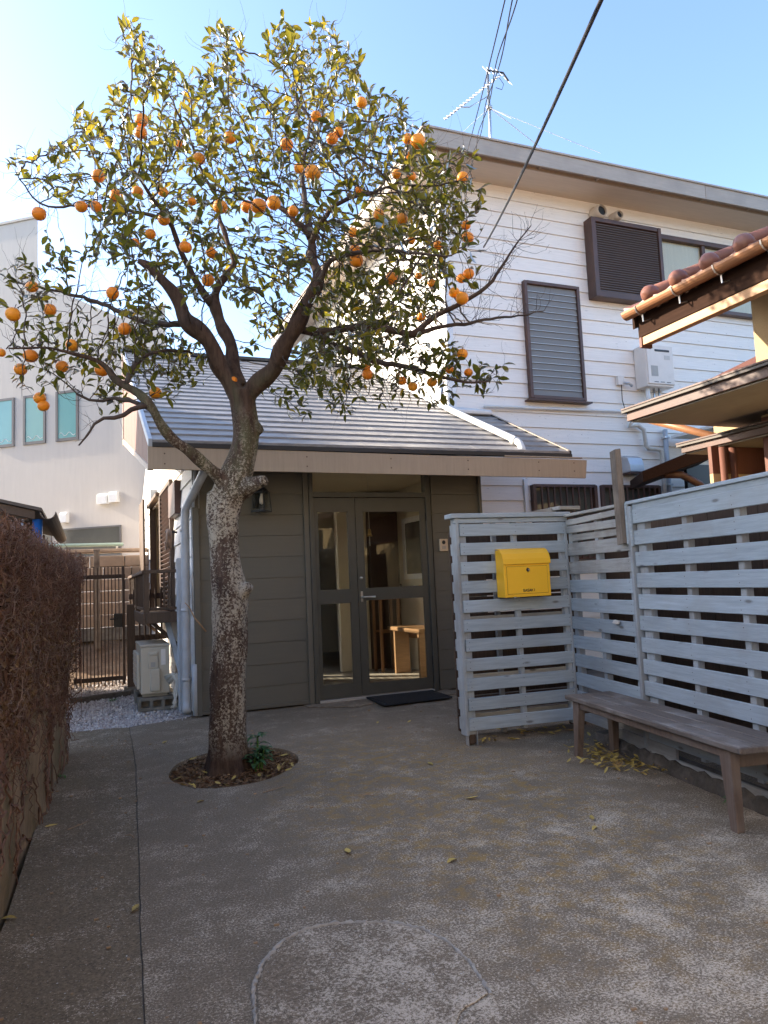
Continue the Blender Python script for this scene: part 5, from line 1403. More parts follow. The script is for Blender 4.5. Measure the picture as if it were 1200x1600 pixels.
for s in (0, 1):
    out = []
    for a, b in zip(tp_[:-1], tp_[1:]):
        for k in range(40):
            q = a.lerp(b, k / 40); ph = (len(out) * 0.35 + s * math.pi)
            out.append(q + Vector((0.012 * math.cos(ph), 0, 0.012 * math.sin(ph))))
    MB().tube(out, 0.0035, 5).build('strand', MT['cable'], pr, smooth=True)
# ------------------------------------------------------------------ cream rendered building on the far left
CR = math.radians(-37)                       # facade turned towards the yard
cb = thing('cream_building', 'tall cream rendered building with narrow teal windows behind the tree', 'building', (0.141, 15.553, 0), math.atan2(-0.602, 0.799))
outline = [(-4.4, 0), (3.2, 0), (3.2, 4.9), (1.62, 4.9), (1.62, 6.76), (0.74, 6.76), (0.63, 6.68), (-1.36, 7.72), (-1.36, 9.12), (-4.4, 9.12)]
MB().prism([(x, 0.0, z) for x, z in outline], (-2.7, 3.0, 0)).build('facade', MT['cream'], cb)
for (x0, x1, z) in ((-4.45, -1.33, 9.12), (0.72, 1.66, 6.76)):
    MB().prism([(x0, -0.03, z + 0.003), (x1, -0.03, z + 0.003), (x1, -0.03, z + 0.055), (x0, -0.03, z + 0.055)], (-2.72, 3.05, 0)).build('parapet_cap', MT['cream'], cb)
def arch_window(x0, x1, z0, z1, nm='window'):
    w = (x1 - x0)
    f = MB()
    f.box(x0, x0 + 0.05, -0.03, 0.03, z0, z1); f.box(x1 - 0.05, x1, -0.03, 0.03, z0, z1)
    f.box(x0 + 0.05, x1 - 0.05, -0.028, 0.028, z0, z0 + 0.06); f.box(x0 + 0.05, x1 - 0.05, -0.028, 0.028, z1 - 0.05, z1)
    o = f.build(nm, MT['grey_frame'], cb)
    MB().box(x0 + 0.05, x1 - 0.05, -0.012, -0.004, z0 + 0.06, z1 - 0.05).build('pane', MT['teal'], o)
    sw_ = MB()
    for s in (-1, 1):
        pts = [(x0 + w * 0.5 + s * w * 0.36 * t, -0.015, z0 + 0.14 + 0.035 * math.sin(t * 6) * (1 if s > 0 else -1)) for t in np.linspace(0, 1, 10)]
        sw_.tube(pts, 0.006, 4)
    sw_.build('scroll_ornament', MT['gutter_white'], o)
    return o
for (x0, x1) in ((-2.47, -1.93), (-1.70, -1.16), (-0.91, -0.38)):
    arch_window(x0, x1, 4.30, 5.33)
for (x0, x1, z0, z1) in ((-0.82, 0.58, 1.93, 2.52), (-1.75, -1.02, 1.93, 2.52)):
    f = MB()
    f.box(x0, x0 + 0.03, -0.03, 0.02, z0, z1); f.box(x1 - 0.03, x1, -0.03, 0.02, z0, z1); f.box(x0 + .03, x1 - .03, -0.029, 0.02, z0, z0 + 0.03); f.box(x0 + .03, x1 - .03, -0.029, 0.02, z1 - 0.03, z1)
    o = f.build('window', MT['grey_frame'], cb)
    MB().box(x0 + 0.03, x1 - 0.03, -0.015, -0.005, z0 + 0.03, z1 - 0.03).build('pane', MT['glass_dark'], o)
for (x, z, w) in ((0.20, 3.05, 0.22), (0.45, 3.07, 0.18), (-0.69, 2.74, 0.16)):
    o = MB().prism([(x - w / 2, -0.10, z - 0.10), (x - w / 2, -0.10, z + 0.06), (x - w / 2, -0.07, z + 0.11), (x - w / 2, 0.0, z + 0.11), (x - w / 2, 0.0, z - 0.10)], (w, 0, 0)).build('vent_cover', MT['gutter_white'], cb, bevel=0.006)
# ------------------------------------------------------------------ unseen house added left of the frame to shade the yard
lh = thing('shade_house', 'plain unseen gabled house added left of view to shade the yard', 'house', (-7.6, 8.0, 0))
MB().box(-12.5, -7.0, 4.6, 14.2, 0, 5.4).build('wall', MT['cream'], lh)
MB().prism([(-13.1, 4.0, 5.3), (-6.4, 4.0, 5.3), (-6.4, 4.0, 5.5), (-9.75, 4.0, 9.4), (-13.1, 4.0, 5.5)], (0, 10.5, 0)).build('roof', MT['roof_dark'], lh)
for k in range(2):
    o = MB().box(-6.995, -6.95, 5.6 + 3.4 * k, 7.0 + 3.4 * k, 1.0, 2.2).build('window', MT['grey_frame'], lh)
    MB().box(-6.948, -6.94, 5.68 + 3.4 * k, 6.92 + 3.4 * k, 1.08, 2.12).build('pane', MT['glass_dark'], o)
# unseen house across the lane, added to return warm sunlight; glass doors face it
fh = thing('bounce_house', 'unseen warm cream house added behind the viewer to return sunlight', 'house', (1.5, -4.6, 0))
MB().box(-6.0, 11.0, -11.0, -4.6, 0, 6.4).build('wall', MT['warm_wall'], fh)
MB().prism([(-6.6, -4.1, 6.35), (-6.6, -4.1, 6.55), (-6.6, -8.3, 8.0), (-6.6, -11.5, 6.55), (-6.6, -11.5, 6.35)], (18.2, 0, 0)).build('roof', MT['roof_dark'], fh)
for (x, z) in ((-3.5, 1.0), (0.2, 1.0), (6.4, 1.0), (-3.5, 3.6), (0.2, 3.6), (3.5, 3.6), (6.8, 3.6)):
    o = MB().box(x - 0.06, x + 1.46, -4.599, -4.54, z - 0.06, z + 1.26).build('window', MT['grey_frame'], fh)
    MB().box(x, x + 1.4, -4.539, -4.53, z, z + 1.2).build('pane', MT['glass_dark'], o)
o = MB().box(3.2, 4.3, -4.599, -4.54, 0.0, 2.2).build('door', MT['brown_wood'], fh)
MB().tube([(4.15, -4.50, 0.95), (4.15, -4.50, 1.15)], 0.012, 8).build('handle', MT['steel'], o)

# ------------------------------------------------------------------ neighbour with clay tiles on the right
NH = thing('tiled_house', 'yellow rendered house with brown clay tile eaves over the fence', 'house', (5.45, 3.0, 0))
GX, GZ = 4.40, 3.40
MB().box(5.45, 9.0, -3.5, 4.62, 0.0, 4.1).build('wall', MT['yellow_render'], NH)
MB().box(6.35, 9.0, 4.62, 6.0, 0.0, 3.0).build('wing_wall', MT['yellow_render'], NH)
YF = 4.93                                    # far end of the eave
# tiles: one cover row per 0.30 m, a pan between
SLT = 0.42
def tz(x): return GZ + 0.10 + SLT * (x - GX)
for k in range(20):
    y = YF - 0.23 - 0.32 * k
    pts = [(GX + 0.02, y, tz(GX + 0.02) + 0.02), (GX + 0.45, y, tz(GX + 0.45) + 0.02), (GX + 1.9, y, tz(GX + 1.9) + 0.02)]
    tr = MB().tube(pts, [0.062, 0.058, 0.058], 12).build('cover_tile', MT['clay'], NH, smooth=True)
    MB().lathe([(0.0, -0.078), (0.036, -0.068), (0.062, -0.042), (0.074, 0.0), (0.066, 0.035), (0.056, 0.07)], (GX - 0.005, y, tz(GX) + 0.022), 'X', 16).build('end_cap', MT['clay'], tr, smooth=True)
    # pan tile: shallow trough
    m = MB(); n = 8
    for (x, zz) in ((GX - 0.03, tz(GX - 0.03)), (GX + 1.9, tz(GX + 1.9))):
        for i in range(n + 1):
            t = i / n; yy = y + 0.02 + 0.28 * t
            m.v.append((x, yy, zz - 0.035 * math.sin(math.pi * t) + 0.015))
        for i in range(n, -1, -1):
            t = i / n; yy = y + 0.02 + 0.28 * t
            m.v.append((x, yy, zz - 0.035 * math.sin(math.pi * t) - 0.012))
    q = 2 * (n + 1)
    for i in range(q): m.f.append((i, (i + 1) % q, q + (i + 1) % q, q + i))
    m.f.append(tuple(range(q - 1, -1, -1)))
    m.build('pan_tile', MT['clay'], NH)
MB().prism([(GX + 0.06, YF, GZ - 0.02), (GX + 2.0, YF, GZ + SLT * 2.0 - 0.06), (GX + 2.0, YF, GZ + SLT * 2.0 + 0.03), (GX + 0.06, YF, GZ + 0.06)], (0, -6.8, 0)).build('roof_deck', MT['eave_dark'], NH)
gm = MB(); prof = []
for k in range(11):
    a = math.pi + math.pi * k / 10
    prof.append((math.cos(a) * 0.058, math.sin(a) * 0.062))
prof2 = [(x * 0.93, z * 0.93) for x, z in prof[::-1]]
gm.prism([(GX - 0.045 + x, YF + 0.03, GZ + 0.035 + z) for x, z in prof + prof2], (0, -6.8, 0))
gm.build('gutter', MT['copper'], NH)
for k in range(9):
    y = YF - 0.15 - 0.42 * k
    pts = [(GX - 0.045 + math.cos(a) * 0.064, y, GZ + 0.035 + math.sin(a) * 0.068) for a in np.linspace(math.pi, 2 * math.pi, 8)]
    MB().tube(pts, 0.006, 5).build('gutter_hanger', MT['steel'], NH)
    MB().tube([(GX - 0.03, y, GZ - 0.03), (GX - 0.025, y, GZ - 0.09), (GX + 0.10, y, GZ - 0.055)], 0.007, 5).build('gutter_hanger', MT['steel'], NH)
MB().prism([(GX + 0.02, YF + 0.004, GZ - 0.10), (5.46, YF + 0.004, GZ + SLT * 1.04 - 0.10), (5.46, YF + 0.004, GZ + SLT * 1.04 + 0.05), (GX + 0.02, YF + 0.004, GZ + 0.05)], (0, 0.03, 0)).build('verge_board', MT['eave_dark'], NH, bevel=0.004)
MB().box(GX + 0.05, GX + 0.075, YF - 6.8, YF, GZ - 0.18, GZ + 0.0).build('fascia', MT['eave_dark'], NH)
for k in range(14):
    y = YF - 0.25 - 0.42 * k
    MB().prism([(GX + 0.08, y, GZ - 0.06), (5.46, y, GZ + SLT * 1.0 - 0.10), (5.46, y, GZ + SLT * 1.0 - 0.02), (GX + 0.08, y, GZ + 0.0)], (0, -0.045, 0)).build('rafter', MT['eave_dark'], NH)
MB().box(GX + 0.06, GX + 0.13, YF - 6.8, YF - 0.03, GZ - 0.255, GZ - 0.181).build('eave_beam', MT['int_wood_y'], NH, bevel=0.004)
MB().box(GX + 0.05, GX + 0.165, YF - 0.03, YF - 0.001, GZ - 0.272, GZ - 0.181).build('beam_end', MT['brown_panel'], NH, bevel=0.003)
# lower canopy
def canopy(x0, x1, yf, yn, z, th, m_edge, nm):
    MB().prism([(x0, yf, z - th), (x1, yf, z - th + 0.03), (x1, yf, z + 0.10), (x0, yf, z)], (0, yn - yf, 0)).build(nm, m_edge, NH, bevel=0.004)
    MB().box(x0 - 0.03, x0 + 0.02, yn, yf + 0.03, z - 0.008, z + 0.012).build('drip_edge', MT['drip'], NH)
    MB().prism([(x0 - 0.035, yf + 0.03, z + 0.017), (x1, yf + 0.03, z + 0.12), (x1, yf + 0.03, z + 0.135), (x0 - 0.035, yf + 0.03, z + 0.03)], (0, yn - yf - 0.03, 0)).build('canopy_roof', MT['brown_metal'], NH)
    MB().box(x0 + 0.03, x1, yn, yf - 0.03, z - th - 0.012, z - th - 0.002).build('canopy_soffit', MT['canopy_under'], NH)
canopy(4.40, 5.90, 5.10, -2.0, 2.60, 0.085, MT['brown_metal'], 'canopy')
canopy(5.32, 6.40, 5.44, 3.5, 2.385, 0.07, MT['brown_metal'], 'canopy')
MB().box(5.42, 5.449, -2.0, 4.60, 1.95, 2.48).build('lintel_panel', MT['brown_panel'], NH)
MB().box(5.24, 6.34, 5.0, 5.04, 0.0, 1.93).build('brown_door_panel', MT['brown_panel'], NH)
MB().box(5.24, 6.34, 5.0, 5.04, 1.932, 2.05).build('cream_band', MT['yellow_render'], NH)
MB().box(5.24, 6.34, 5.0, 5.04, 2.052, 2.30).build('brown_door_panel', MT['brown_panel'], NH)
piece('grey_rail', MT['brown_metal'], NH, (5.95, 4.90, 1.98), (0.75, 0.05, 0.05))
for (x, yy) in ((5.30, 4.93), (5.42, 4.93)):
    MB().tube([(x, yy, 0.0), (x, yy, 2.28)], 0.032, 12).build('drainpipe', MT['brown_panel'], NH, smooth=True)
MB().tube([(5.70, 6.3, 2.86), (6.20, 5.75, 2.55), (6.24, 5.7, 2.48)], 0.04, 12).build('copper_drainpipe', MT['copper'], NH, smooth=True)
MB().prism([(5.75, 6.05, 2.95), (8.9, 6.05, 4.3), (8.9, 6.05, 4.36), (5.75, 6.05, 3.0)], (0, -1.4, 0)).build('wing_roof', MT['brown_panel'], NH)
# dark carport canopy in front of the white house
ca = thing('carport_canopy', 'dark brown carport canopy with curved arm beyond the fence', 'canopy', (6.9, 6.8, 0))
MB().prism([(6.02, 6.78, 2.23), (6.02, 6.78, 2.36), (7.02, 6.72, 2.70), (7.10, 6.72, 2.55)], (0.75, 1.1, 0.05)).build('panel', MT['eave_dark'], ca, bevel=0.01)
MB().tube([(6.45, 6.9, 2.34), (6.70, 6.88, 2.34), (6.95, 6.85, 2.22), (7.15, 6.8, 2.0), (7.22, 6.8, 1.5), (7.22, 6.8, 0.0)], 0.045, 10).build('curved_arm', MT['brown_metal'], ca, smooth=True)
MB().box(7.5, 8.9, 7.6, 7.66, 0, 2.6).build('screen', MT['black'], ca)
for k in range(4):
    MB().tube([(6.3 + 0.3 * k, 6.8, 2.38 + 0.1 * k), (6.75 + 0.3 * k, 7.6, 2.44 + 0.1 * k)], 0.02, 6).build('rafter', MT['brown_metal'], ca)
MB().box(7.75, 9.5, 7.3, 8.1, 3.06, 3.10).build('roof_sheet', MT['gutter_white'], ca)
LIMBS = {
 'trunk': [(-0.002,0,-0.067,0.1595),(0,0,0.008,0.1379),(0.004,0,0.156,0.1271),(0.01,0,0.431,0.1228),(0.025,0,0.687,0.1207),(0.04,0,0.946,0.1207),(0.041,0,1.164,0.125),(0.019,0,1.341,0.1056),(0.005,0,1.519,0.0991),(0.009,0,1.697,0.1099),(0.044,0,1.852,0.1207),(0.101,0,1.984,0.1164),(0.154,0,2.118,0.0948),(0.179,0,2.23,0.0905),(0.182,0,2.367,0.0927),(0.167,0,2.482,0.0862),(0.152,0,2.589,0.0948)],
 'left': [(0.151,0,2.529,0.0603),(0.085,-0.02,2.633,0.0601),(0.018,-0.05,2.774,0.0576),(-0.022,-0.08,2.882,0.0572),(-0.099,-0.1,2.998,0.0633),(-0.182,-0.12,3.068,0.0589),(-0.242,-0.15,3.211,0.0439),(-0.298,-0.18,3.315,0.0395),(-0.375,-0.2,3.407,0.0331),(-0.46,-0.22,3.466,0.0268),(-0.495,-0.22,3.485,0.0206)],
 'middle': [(0.134,0.05,2.635,0.0522),(0.087,0.12,2.798,0.0508),(0.051,0.18,2.986,0.0469),(-0.01,0.22,3.158,0.045),(-0.092,0.26,3.324,0.0431),(-0.06,0.3,3.468,0.0297),(0.025,0.33,3.618,0.0276),(0.07,0.36,3.726,0.0231),(-0.017,0.42,3.928,0.021),(-0.066,0.5,4.111,0.019),(-0.122,0.55,4.381,0.0144)],
 'midleft': [(-0.102,0.26,3.335,0.0363),(-0.176,0.22,3.451,0.027),(-0.259,0.15,3.622,0.0222),(-0.299,0.1,3.747,0.0198),(-0.342,0,3.894,0.0172),(-0.447,-0.1,4.038,0.0127),(-0.55,-0.15,4.195,0.0104)],
 'right': [(0.187,0,2.541,0.0646),(0.267,-0.03,2.622,0.0621),(0.357,-0.08,2.668,0.0615),(0.44,-0.14,2.747,0.0607),(0.497,-0.18,2.849,0.0581),(0.569,-0.2,2.969,0.0579),(0.644,-0.2,3.097,0.0517),(0.717,-0.18,3.238,0.0457),(0.74,-0.15,3.341,0.0397),(0.708,-0.1,3.476,0.0338),(0.695,-0.05,3.631,0.032),(0.653,0,3.753,0.0259),(0.544,0.05,3.889,0.0218),(0.424,0.1,4.019,0.0176),(0.277,0.15,4.142,0.0133)],
 'rightup': [(0.695,-0.05,3.622,0.0235),(0.754,-0.1,3.736,0.0194),(0.845,-0.2,3.803,0.0165),(0.98,-0.3,3.826,0.013),(1.125,-0.4,3.787,0.0103),(1.261,-0.5,3.783,0.0078)],
 'rightmid': [(0.726,-0.18,3.256,0.0228),(0.838,-0.3,3.398,0.017),(1.024,-0.42,3.379,0.0142),(1.233,-0.5,3.35,0.0116),(1.44,-0.6,3.265,0.0091),(1.596,-0.65,3.222,0.0067)],
 'up': [(0.683,-0.05,3.67,0.0256),(0.656,0.1,3.9,0.022),(0.628,0.25,4.13,0.0204),(0.596,0.35,4.394,0.0175),(0.634,0.45,4.663,0.0141),(0.673,0.5,4.909,0.0104)],
 'lowright': [(0.572,-0.15,2.982,0.0313),(0.69,-0.1,2.958,0.0274),(0.818,-0.05,2.886,0.0256),(0.958,0,2.845,0.0237),(1.127,-0.05,2.738,0.0205),(1.347,-0.1,2.686,0.0177),(1.561,-0.15,2.586,0.0142),(1.728,-0.2,2.529,0.0091),(1.88,-0.2,2.535,0.0062)],
 'bare': [(0.747,-0.25,2.904,0.0246),(0.901,-0.1,2.976,0.0274),(1.061,0,3.036,0.028),(1.244,0.1,3.016,0.0286),(1.397,0.15,2.993,0.0266),(1.525,0.15,3.103,0.0204),(1.655,0.1,3.155,0.0185),(1.815,0.05,3.215,0.0157),(1.936,0,3.275,0.0138),(2.035,0,3.403,0.0103),(2.111,0,3.514,0.0078),(2.185,0,3.606,0.0056),(2.275,0,3.717,0.0039)],
 'bare2': [(1.417,0.15,3.002,0.02),(1.611,0.2,3.068,0.0152),(1.832,0.25,3.101,0.0127),(2.033,0.3,3.154,0.0101),(2.202,0.3,3.157,0.0073),(2.397,0.3,3.188,0.0041)],
 'lowleft': [(0.071,0,1.851,0.0646),(0.037,-0.04,1.923,0.0599),(-0.01,-0.1,1.997,0.0486),(-0.073,-0.16,2.061,0.0417),(-0.163,-0.24,2.139,0.0377),(-0.249,-0.32,2.201,0.0355),(-0.285,-0.38,2.271,0.0326),(-0.329,-0.42,2.383,0.0308),(-0.4,-0.44,2.469,0.0291),(-0.514,-0.42,2.547,0.0276),(-0.595,-0.4,2.612,0.0238),(-0.649,-0.4,2.691,0.0198),(-0.745,-0.42,2.741,0.0158),(-0.865,-0.48,2.778,0.0125),(-1.041,-0.5,2.805,0.0101),(-1.246,-0.5,2.801,0.0078)],
 'lowleft2': [(-0.363,-0.43,2.415,0.0197),(-0.451,-0.5,2.369,0.0163),(-0.535,-0.55,2.3,0.013),(-0.615,-0.55,2.324,0.0107),(-0.664,-0.58,2.27,0.0091),(-0.664,-0.6,2.214,0.0068),(-0.74,-0.62,2.129,0.0045)],
 'lowleft3': [(-0.33,-0.43,2.38,0.0177),(-0.497,-0.3,2.47,0.0146),(-0.661,-0.2,2.529,0.0124),(-0.811,-0.15,2.521,0.01),(-0.964,-0.1,2.599,0.0084)],
 'lowleft4': [(-0.514,-0.42,2.547,0.0197),(-0.516,-0.3,2.702,0.0162),(-0.462,-0.2,2.813,0.0141),(-0.338,-0.1,2.889,0.011),(-0.186,0,2.882,0.0086)],
 'farleft': [(-0.156,-0.1,3.065,0.0253),(-0.355,0,3.095,0.0215),(-0.602,0.1,3.18,0.0185),(-0.83,0.15,3.315,0.016),(-1.086,0.2,3.424,0.0126),(-1.324,0.2,3.494,0.0099),(-1.562,0.2,3.554,0.0072)],
 'leftlong': [(-0.342,0,3.88,0.0155),(-0.616,0.1,4.007,0.0132),(-0.87,0.15,4.085,0.0115),(-1.13,0.2,4.123,0.0099),(-1.299,0.2,4.121,0.0081),(-1.419,0.2,4.197,0.0063),(-1.541,0.2,4.405,0.0045)],
}
STUMPS = {
 'stumpR': [(0.149,-0.03,1.888,0.0728),(0.251,-0.1,1.919,0.0507),(0.309,-0.13,1.926,0.042),(0.33,-0.15,1.931,0.0376)],
 'knobR': [(0.129,-0.02,1.183,0.0601),(0.179,-0.05,1.211,0.0427),(0.195,-0.06,1.224,0.0298)],
 'knobR2': [(0.244,0,2.309,0.0517),(0.293,-0.02,2.321,0.0386)],
 'stumpL': [(-0.047,-0.02,1.742,0.0601),(-0.06,-0.03,1.853,0.0386),(-0.064,-0.03,1.884,0.03)],
}
CLUMPS = [(-0.448,-0.288,5.01,0.154),(-0.195,-0.764,4.415,0.19),(-0.548,0.393,5.271,0.242),(-0.349,-0.79,4.193,0.138),(-0.672,0.154,4.846,0.169),(-0.028,-0.611,4.431,0.113),(-0.413,0.884,5.502,0.152),(0.152,-0.239,4.972,0.164),(-0.023,0.633,5.646,0.194),(0.231,-0.806,4.24,0.162),(-0.06,0.587,5.221,0.217),(0.461,-0.761,4.26,0.095),(0.305,0.258,4.975,0.118),(0.645,-0.712,4.587,0.148),(0.54,0.247,5.325,0.181),(0.763,0.631,5.608,0.204),(0.718,-0.251,4.602,0.213),(0.628,0.813,5.346,0.261),(0.992,-0.241,4.787,0.156),(0.979,0.237,5.139,0.172),(1.085,-0.667,4.254,0.123),(1.073,0.615,5.132,0.16),(0.46,-0.368,4.303,0.207),(0.273,0.956,5.167,0.267),(0.123,-0.224,4.27,0.226),(0.038,0.19,4.53,0.246),(-0.116,-0.491,4.161,0.202),(-0.455,0.766,4.965,0.259),(-0.301,-0.578,4.028,0.183),(-0.57,0.272,4.557,0.218),(-0.555,-0.56,4.094,0.176),(-0.829,0.178,4.562,0.205),(-0.888,-0.149,4.483,0.134),(-1.255,0.75,5.076,0.159),(-0.894,-0.453,3.953,0.164),(-1.236,0.334,4.416,0.193),(-1.63,0.529,4.643,0.162),(-0.536,-0.506,3.818,0.178),(-1.06,0.938,4.637,0.236),(-0.274,-0.259,3.896,0.188),(-0.532,0.631,4.389,0.223),(0.142,-0.736,3.619,0.165),(-0.194,0.75,4.438,0.223),(0.419,-0.719,3.699,0.184),(0.258,0.276,4.263,0.227),(0.713,-0.824,3.791,0.18),(0.542,0.946,4.857,0.257),(0.96,-1.024,3.778,0.164),(0.912,0.145,4.512,0.213),(1.241,-0.408,4.287,0.182),(1.259,0.331,4.771,0.212),(1.403,-0.469,4.128,0.164),(1.46,0.473,4.72,0.198),(1.44,-0.651,3.733,0.18),(1.552,0.937,4.632,0.246),(1.69,-0.625,3.813,0.136),(1.815,0.37,4.391,0.167),(1.786,-0.431,3.687,0.126),(1.297,-0.44,3.638,0.204),(1.326,0.356,4.052,0.24),(1.056,-0.742,3.657,0.154),(1.03,0.845,4.547,0.212),(0.817,-0.822,3.42,0.151),(0.707,0.694,4.202,0.206),(1.612,-0.174,3.623,0.191),(1.646,0.178,3.795,0.205),(1.744,-0.631,3.329,0.098),(1.724,-0.377,3.209,0.096),(1.415,-0.298,3.346,0.203),(1.471,0.618,3.752,0.242),(1.148,-0.8,3.014,0.174),(1.154,0.404,3.517,0.224),(0.968,-0.937,3.159,0.161),(0.911,0.567,3.861,0.221),(0.648,-1.113,2.979,0.14),(0.414,0.838,3.843,0.212),(0.418,-0.201,3.025,0.141),(0.24,1.025,3.478,0.177),(0.846,-0.351,3.039,0.184),(0.765,1.009,3.561,0.239),(1.172,-0.843,2.68,0.179),(1.185,0.319,3.08,0.229),(0.996,-0.124,2.754,0.193),(0.975,0.65,2.993,0.224),(0.759,-0.525,2.558,0.177),(0.654,0.781,2.94,0.229),(0.534,0.16,2.566,0.151),(0.875,0.333,2.594,0.166),(1.344,-0.248,2.7,0.172),(1.609,-0.154,2.672,0.167),(1.863,-0.028,2.597,0.129),(1.977,-0.182,2.647,0.058),(1.52,-0.059,2.522,0.136),(1.165,0.269,2.614,0.164),(-0.41,-0.75,3.492,0.146),(-0.714,0.109,3.942,0.176),(-0.238,-1.036,3.13,0.143),(-0.676,0.266,3.742,0.191),(-0.724,-0.296,3.556,0.113),(-1.004,0.429,3.909,0.131),(-0.154,-0.825,3.222,0.129),(-0.462,0.199,3.702,0.161),(-1.066,-0.114,3.54,0.118),(-1.301,0.421,3.79,0.131),(-1.197,-0.351,3.307,0.16),(-1.348,-0.22,3.143,0.148),(-0.854,-0.642,3.005,0.173),(-1.221,-0.166,2.885,0.192),(-1.016,0.259,3.109,0.218),(-0.975,-0.175,2.692,0.183),(-1.255,-0.23,2.653,0.107),(-0.533,-0.431,2.728,0.173),(-0.779,0.262,2.952,0.2),(-0.469,-0.102,3.009,0.177),(-0.567,0.202,3.118,0.188),(-0.37,-0.532,3.067,0.146),(-0.81,0.811,3.611,0.191),(-0.375,-0.134,2.676,0.184),(-0.225,-0.11,2.813,0.169),(-0.385,0.479,3.001,0.189),(-0.731,-0.129,2.568,0.143),(0.005,-0.705,3.105,0.133),(-0.211,0.138,3.467,0.159),(0.321,-0.709,3.089,0.148),(0.124,0.362,3.546,0.185),(0.06,-0.219,3.488,0.148),(-0.206,0.994,4.053,0.186),(0.035,-0.641,3.465,0.135),(-0.155,0.134,3.856,0.159),(0.442,-0.917,3.271,0.126),(0.232,0.366,3.901,0.167),(0.602,-0.965,3.318,0.097),(0.434,0.353,3.988,0.129),(1.014,-0.22,3.127,0.165),(1.004,0.23,3.303,0.18),(1.255,-0.865,2.825,0.142),(1.307,0.849,3.476,0.202),(1.052,-0.452,2.82,0.141),(1.031,0.901,3.287,0.183),(1.43,-0.539,2.983,0.138),(1.516,0.762,3.487,0.179),(1.349,0.077,2.612,0.131),(0.975,0.366,2.707,0.157),(0.791,-0.313,2.792,0.145),(0.733,0.513,3.064,0.171),(1.234,-0.951,3.218,0.139),(1.266,0.298,3.821,0.183),(1.551,-0.196,3.339,0.141),(1.637,0.784,3.764,0.17),(1.486,-0.164,3.774,0.15),(1.526,0.386,4.059,0.167),(1.229,-0.413,4.013,0.142),(1.256,0.83,4.755,0.181),(1.647,-0.366,3.751,0.136),(1.765,0.706,4.325,0.167),(-0.896,-0.446,4.135,0.102),(-1.343,0.58,4.779,0.125),(-1.55,0.169,4.539,0.08),(-0.573,-0.116,5.258,0.093),(-0.639,0.405,5.609,0.084),(-0.052,0.61,5.771,0.097),(0.341,-0.71,4.647,0.059),(0.081,0.74,5.78,0.079),(0.46,0.553,5.758,0.086),(0.848,0.163,5.428,0.08)]
ORANGES = [(-0.506,-0.05,4.612,0.0469),(-0.512,-0.05,4.519,0.0448),(-0.094,-0.05,4.3,0.0448),(0.131,-0.05,4.451,0.0448),(-0.793,-0.131,4.155,0.0462),(-0.697,-0.05,4.048,0.0448),(-0.541,-0.05,4.07,0.0427),(-0.946,-0.05,3.978,0.0448),(-0.84,-0.05,3.973,0.0405),(-1.184,-0.188,3.864,0.0498),(-0.357,-0.05,4.061,0.0384),(0.117,-0.364,3.763,0.0499),(-0.355,-0.05,3.855,0.0427),(-0.453,-0.05,3.75,0.0384),(-0.204,-0.05,3.643,0.0469),(-0.564,-0.05,3.693,0.032),(-0.022,-0.05,3.593,0.0384),(-0.049,-0.05,3.391,0.0448),(0.242,-0.05,3.923,0.0469),(0.364,-0.298,3.791,0.0527),(0.455,-0.196,3.865,0.0497),(0.57,-0.05,3.875,0.0384),(0.762,-0.551,3.865,0.0517),(0.622,-0.05,4.195,0.0363),(0.547,-0.103,4.345,0.0464),(0.76,-0.05,4.583,0.0384),(0.87,-0.05,4.407,0.0427),(0.918,-0.05,4.453,0.0384),(1.093,-0.05,4.676,0.0405),(1.043,-0.05,4.012,0.0299),(1.324,-0.05,4.119,0.0363),(1.429,-0.05,4.095,0.0341),(1.456,-0.491,4.084,0.0505),(1.414,-0.05,4.382,0.0384),(1.795,-0.05,4.073,0.0427),(1.422,-0.05,4.255,0.0299),(1.345,-0.05,3.782,0.0427),(1.182,-0.05,3.823,0.0384),(1.808,-0.05,3.623,0.0427),(1.799,-0.05,3.714,0.0341),(1.591,-0.05,3.576,0.0341),(1.406,-0.05,3.618,0.0277),(1.253,-0.05,3.346,0.0469),(1.015,-0.339,3.359,0.0482),(1.003,-0.05,3.57,0.0384),(0.994,-0.05,3.698,0.0341),(1.536,-0.05,3.296,0.032),(1.444,-0.05,3.356,0.0256),(1.798,-0.05,3.354,0.0405),(1.746,-0.05,3.324,0.0341),(1.736,-0.108,3.156,0.0464),(1.691,-0.05,3.223,0.0384),(1.448,-0.05,3.057,0.0299),(1.722,-0.05,2.776,0.0384),(1.759,-0.05,2.641,0.032),(1.631,-0.05,2.665,0.0299),(1.291,-0.05,2.603,0.0341),(1.365,-0.05,2.558,0.0341),(1.501,-0.05,2.584,0.0363),(-1.299,-0.05,3.4,0.0448),(-1.305,-0.304,3.105,0.0506),(-1.172,-0.05,3.226,0.0448),(-0.727,-0.05,3.328,0.0448),(-0.644,-0.05,3.063,0.0448),(-1.019,-0.05,2.964,0.0448),(-1.232,-0.206,2.846,0.0496),(-1.379,-0.05,2.804,0.0469),(-1.087,-0.05,2.81,0.0427),(-0.759,-0.178,2.735,0.0478),(-1.244,-0.05,2.592,0.0427),(-1.218,-0.05,2.536,0.0405),(-0.434,-0.05,2.593,0.0448),(0.114,-0.05,2.66,0.0256),(-1.515,-0.05,2.93,0.0299),(1.052,-0.05,2.659,0.0384),(1.049,-0.05,2.705,0.0256),(-0.236,-0.05,4.419,0.0256),(-0.151,-0.05,3.98,0.0299)]
# ------------------------------------------------------------------ orange tree
TB = Vector((0.863, 5.142, 0.0))
TR = thing('orange_tree', 'tall orange tree with lichen-spotted trunk and ripe fruit', 'tree', TB, -YAW)
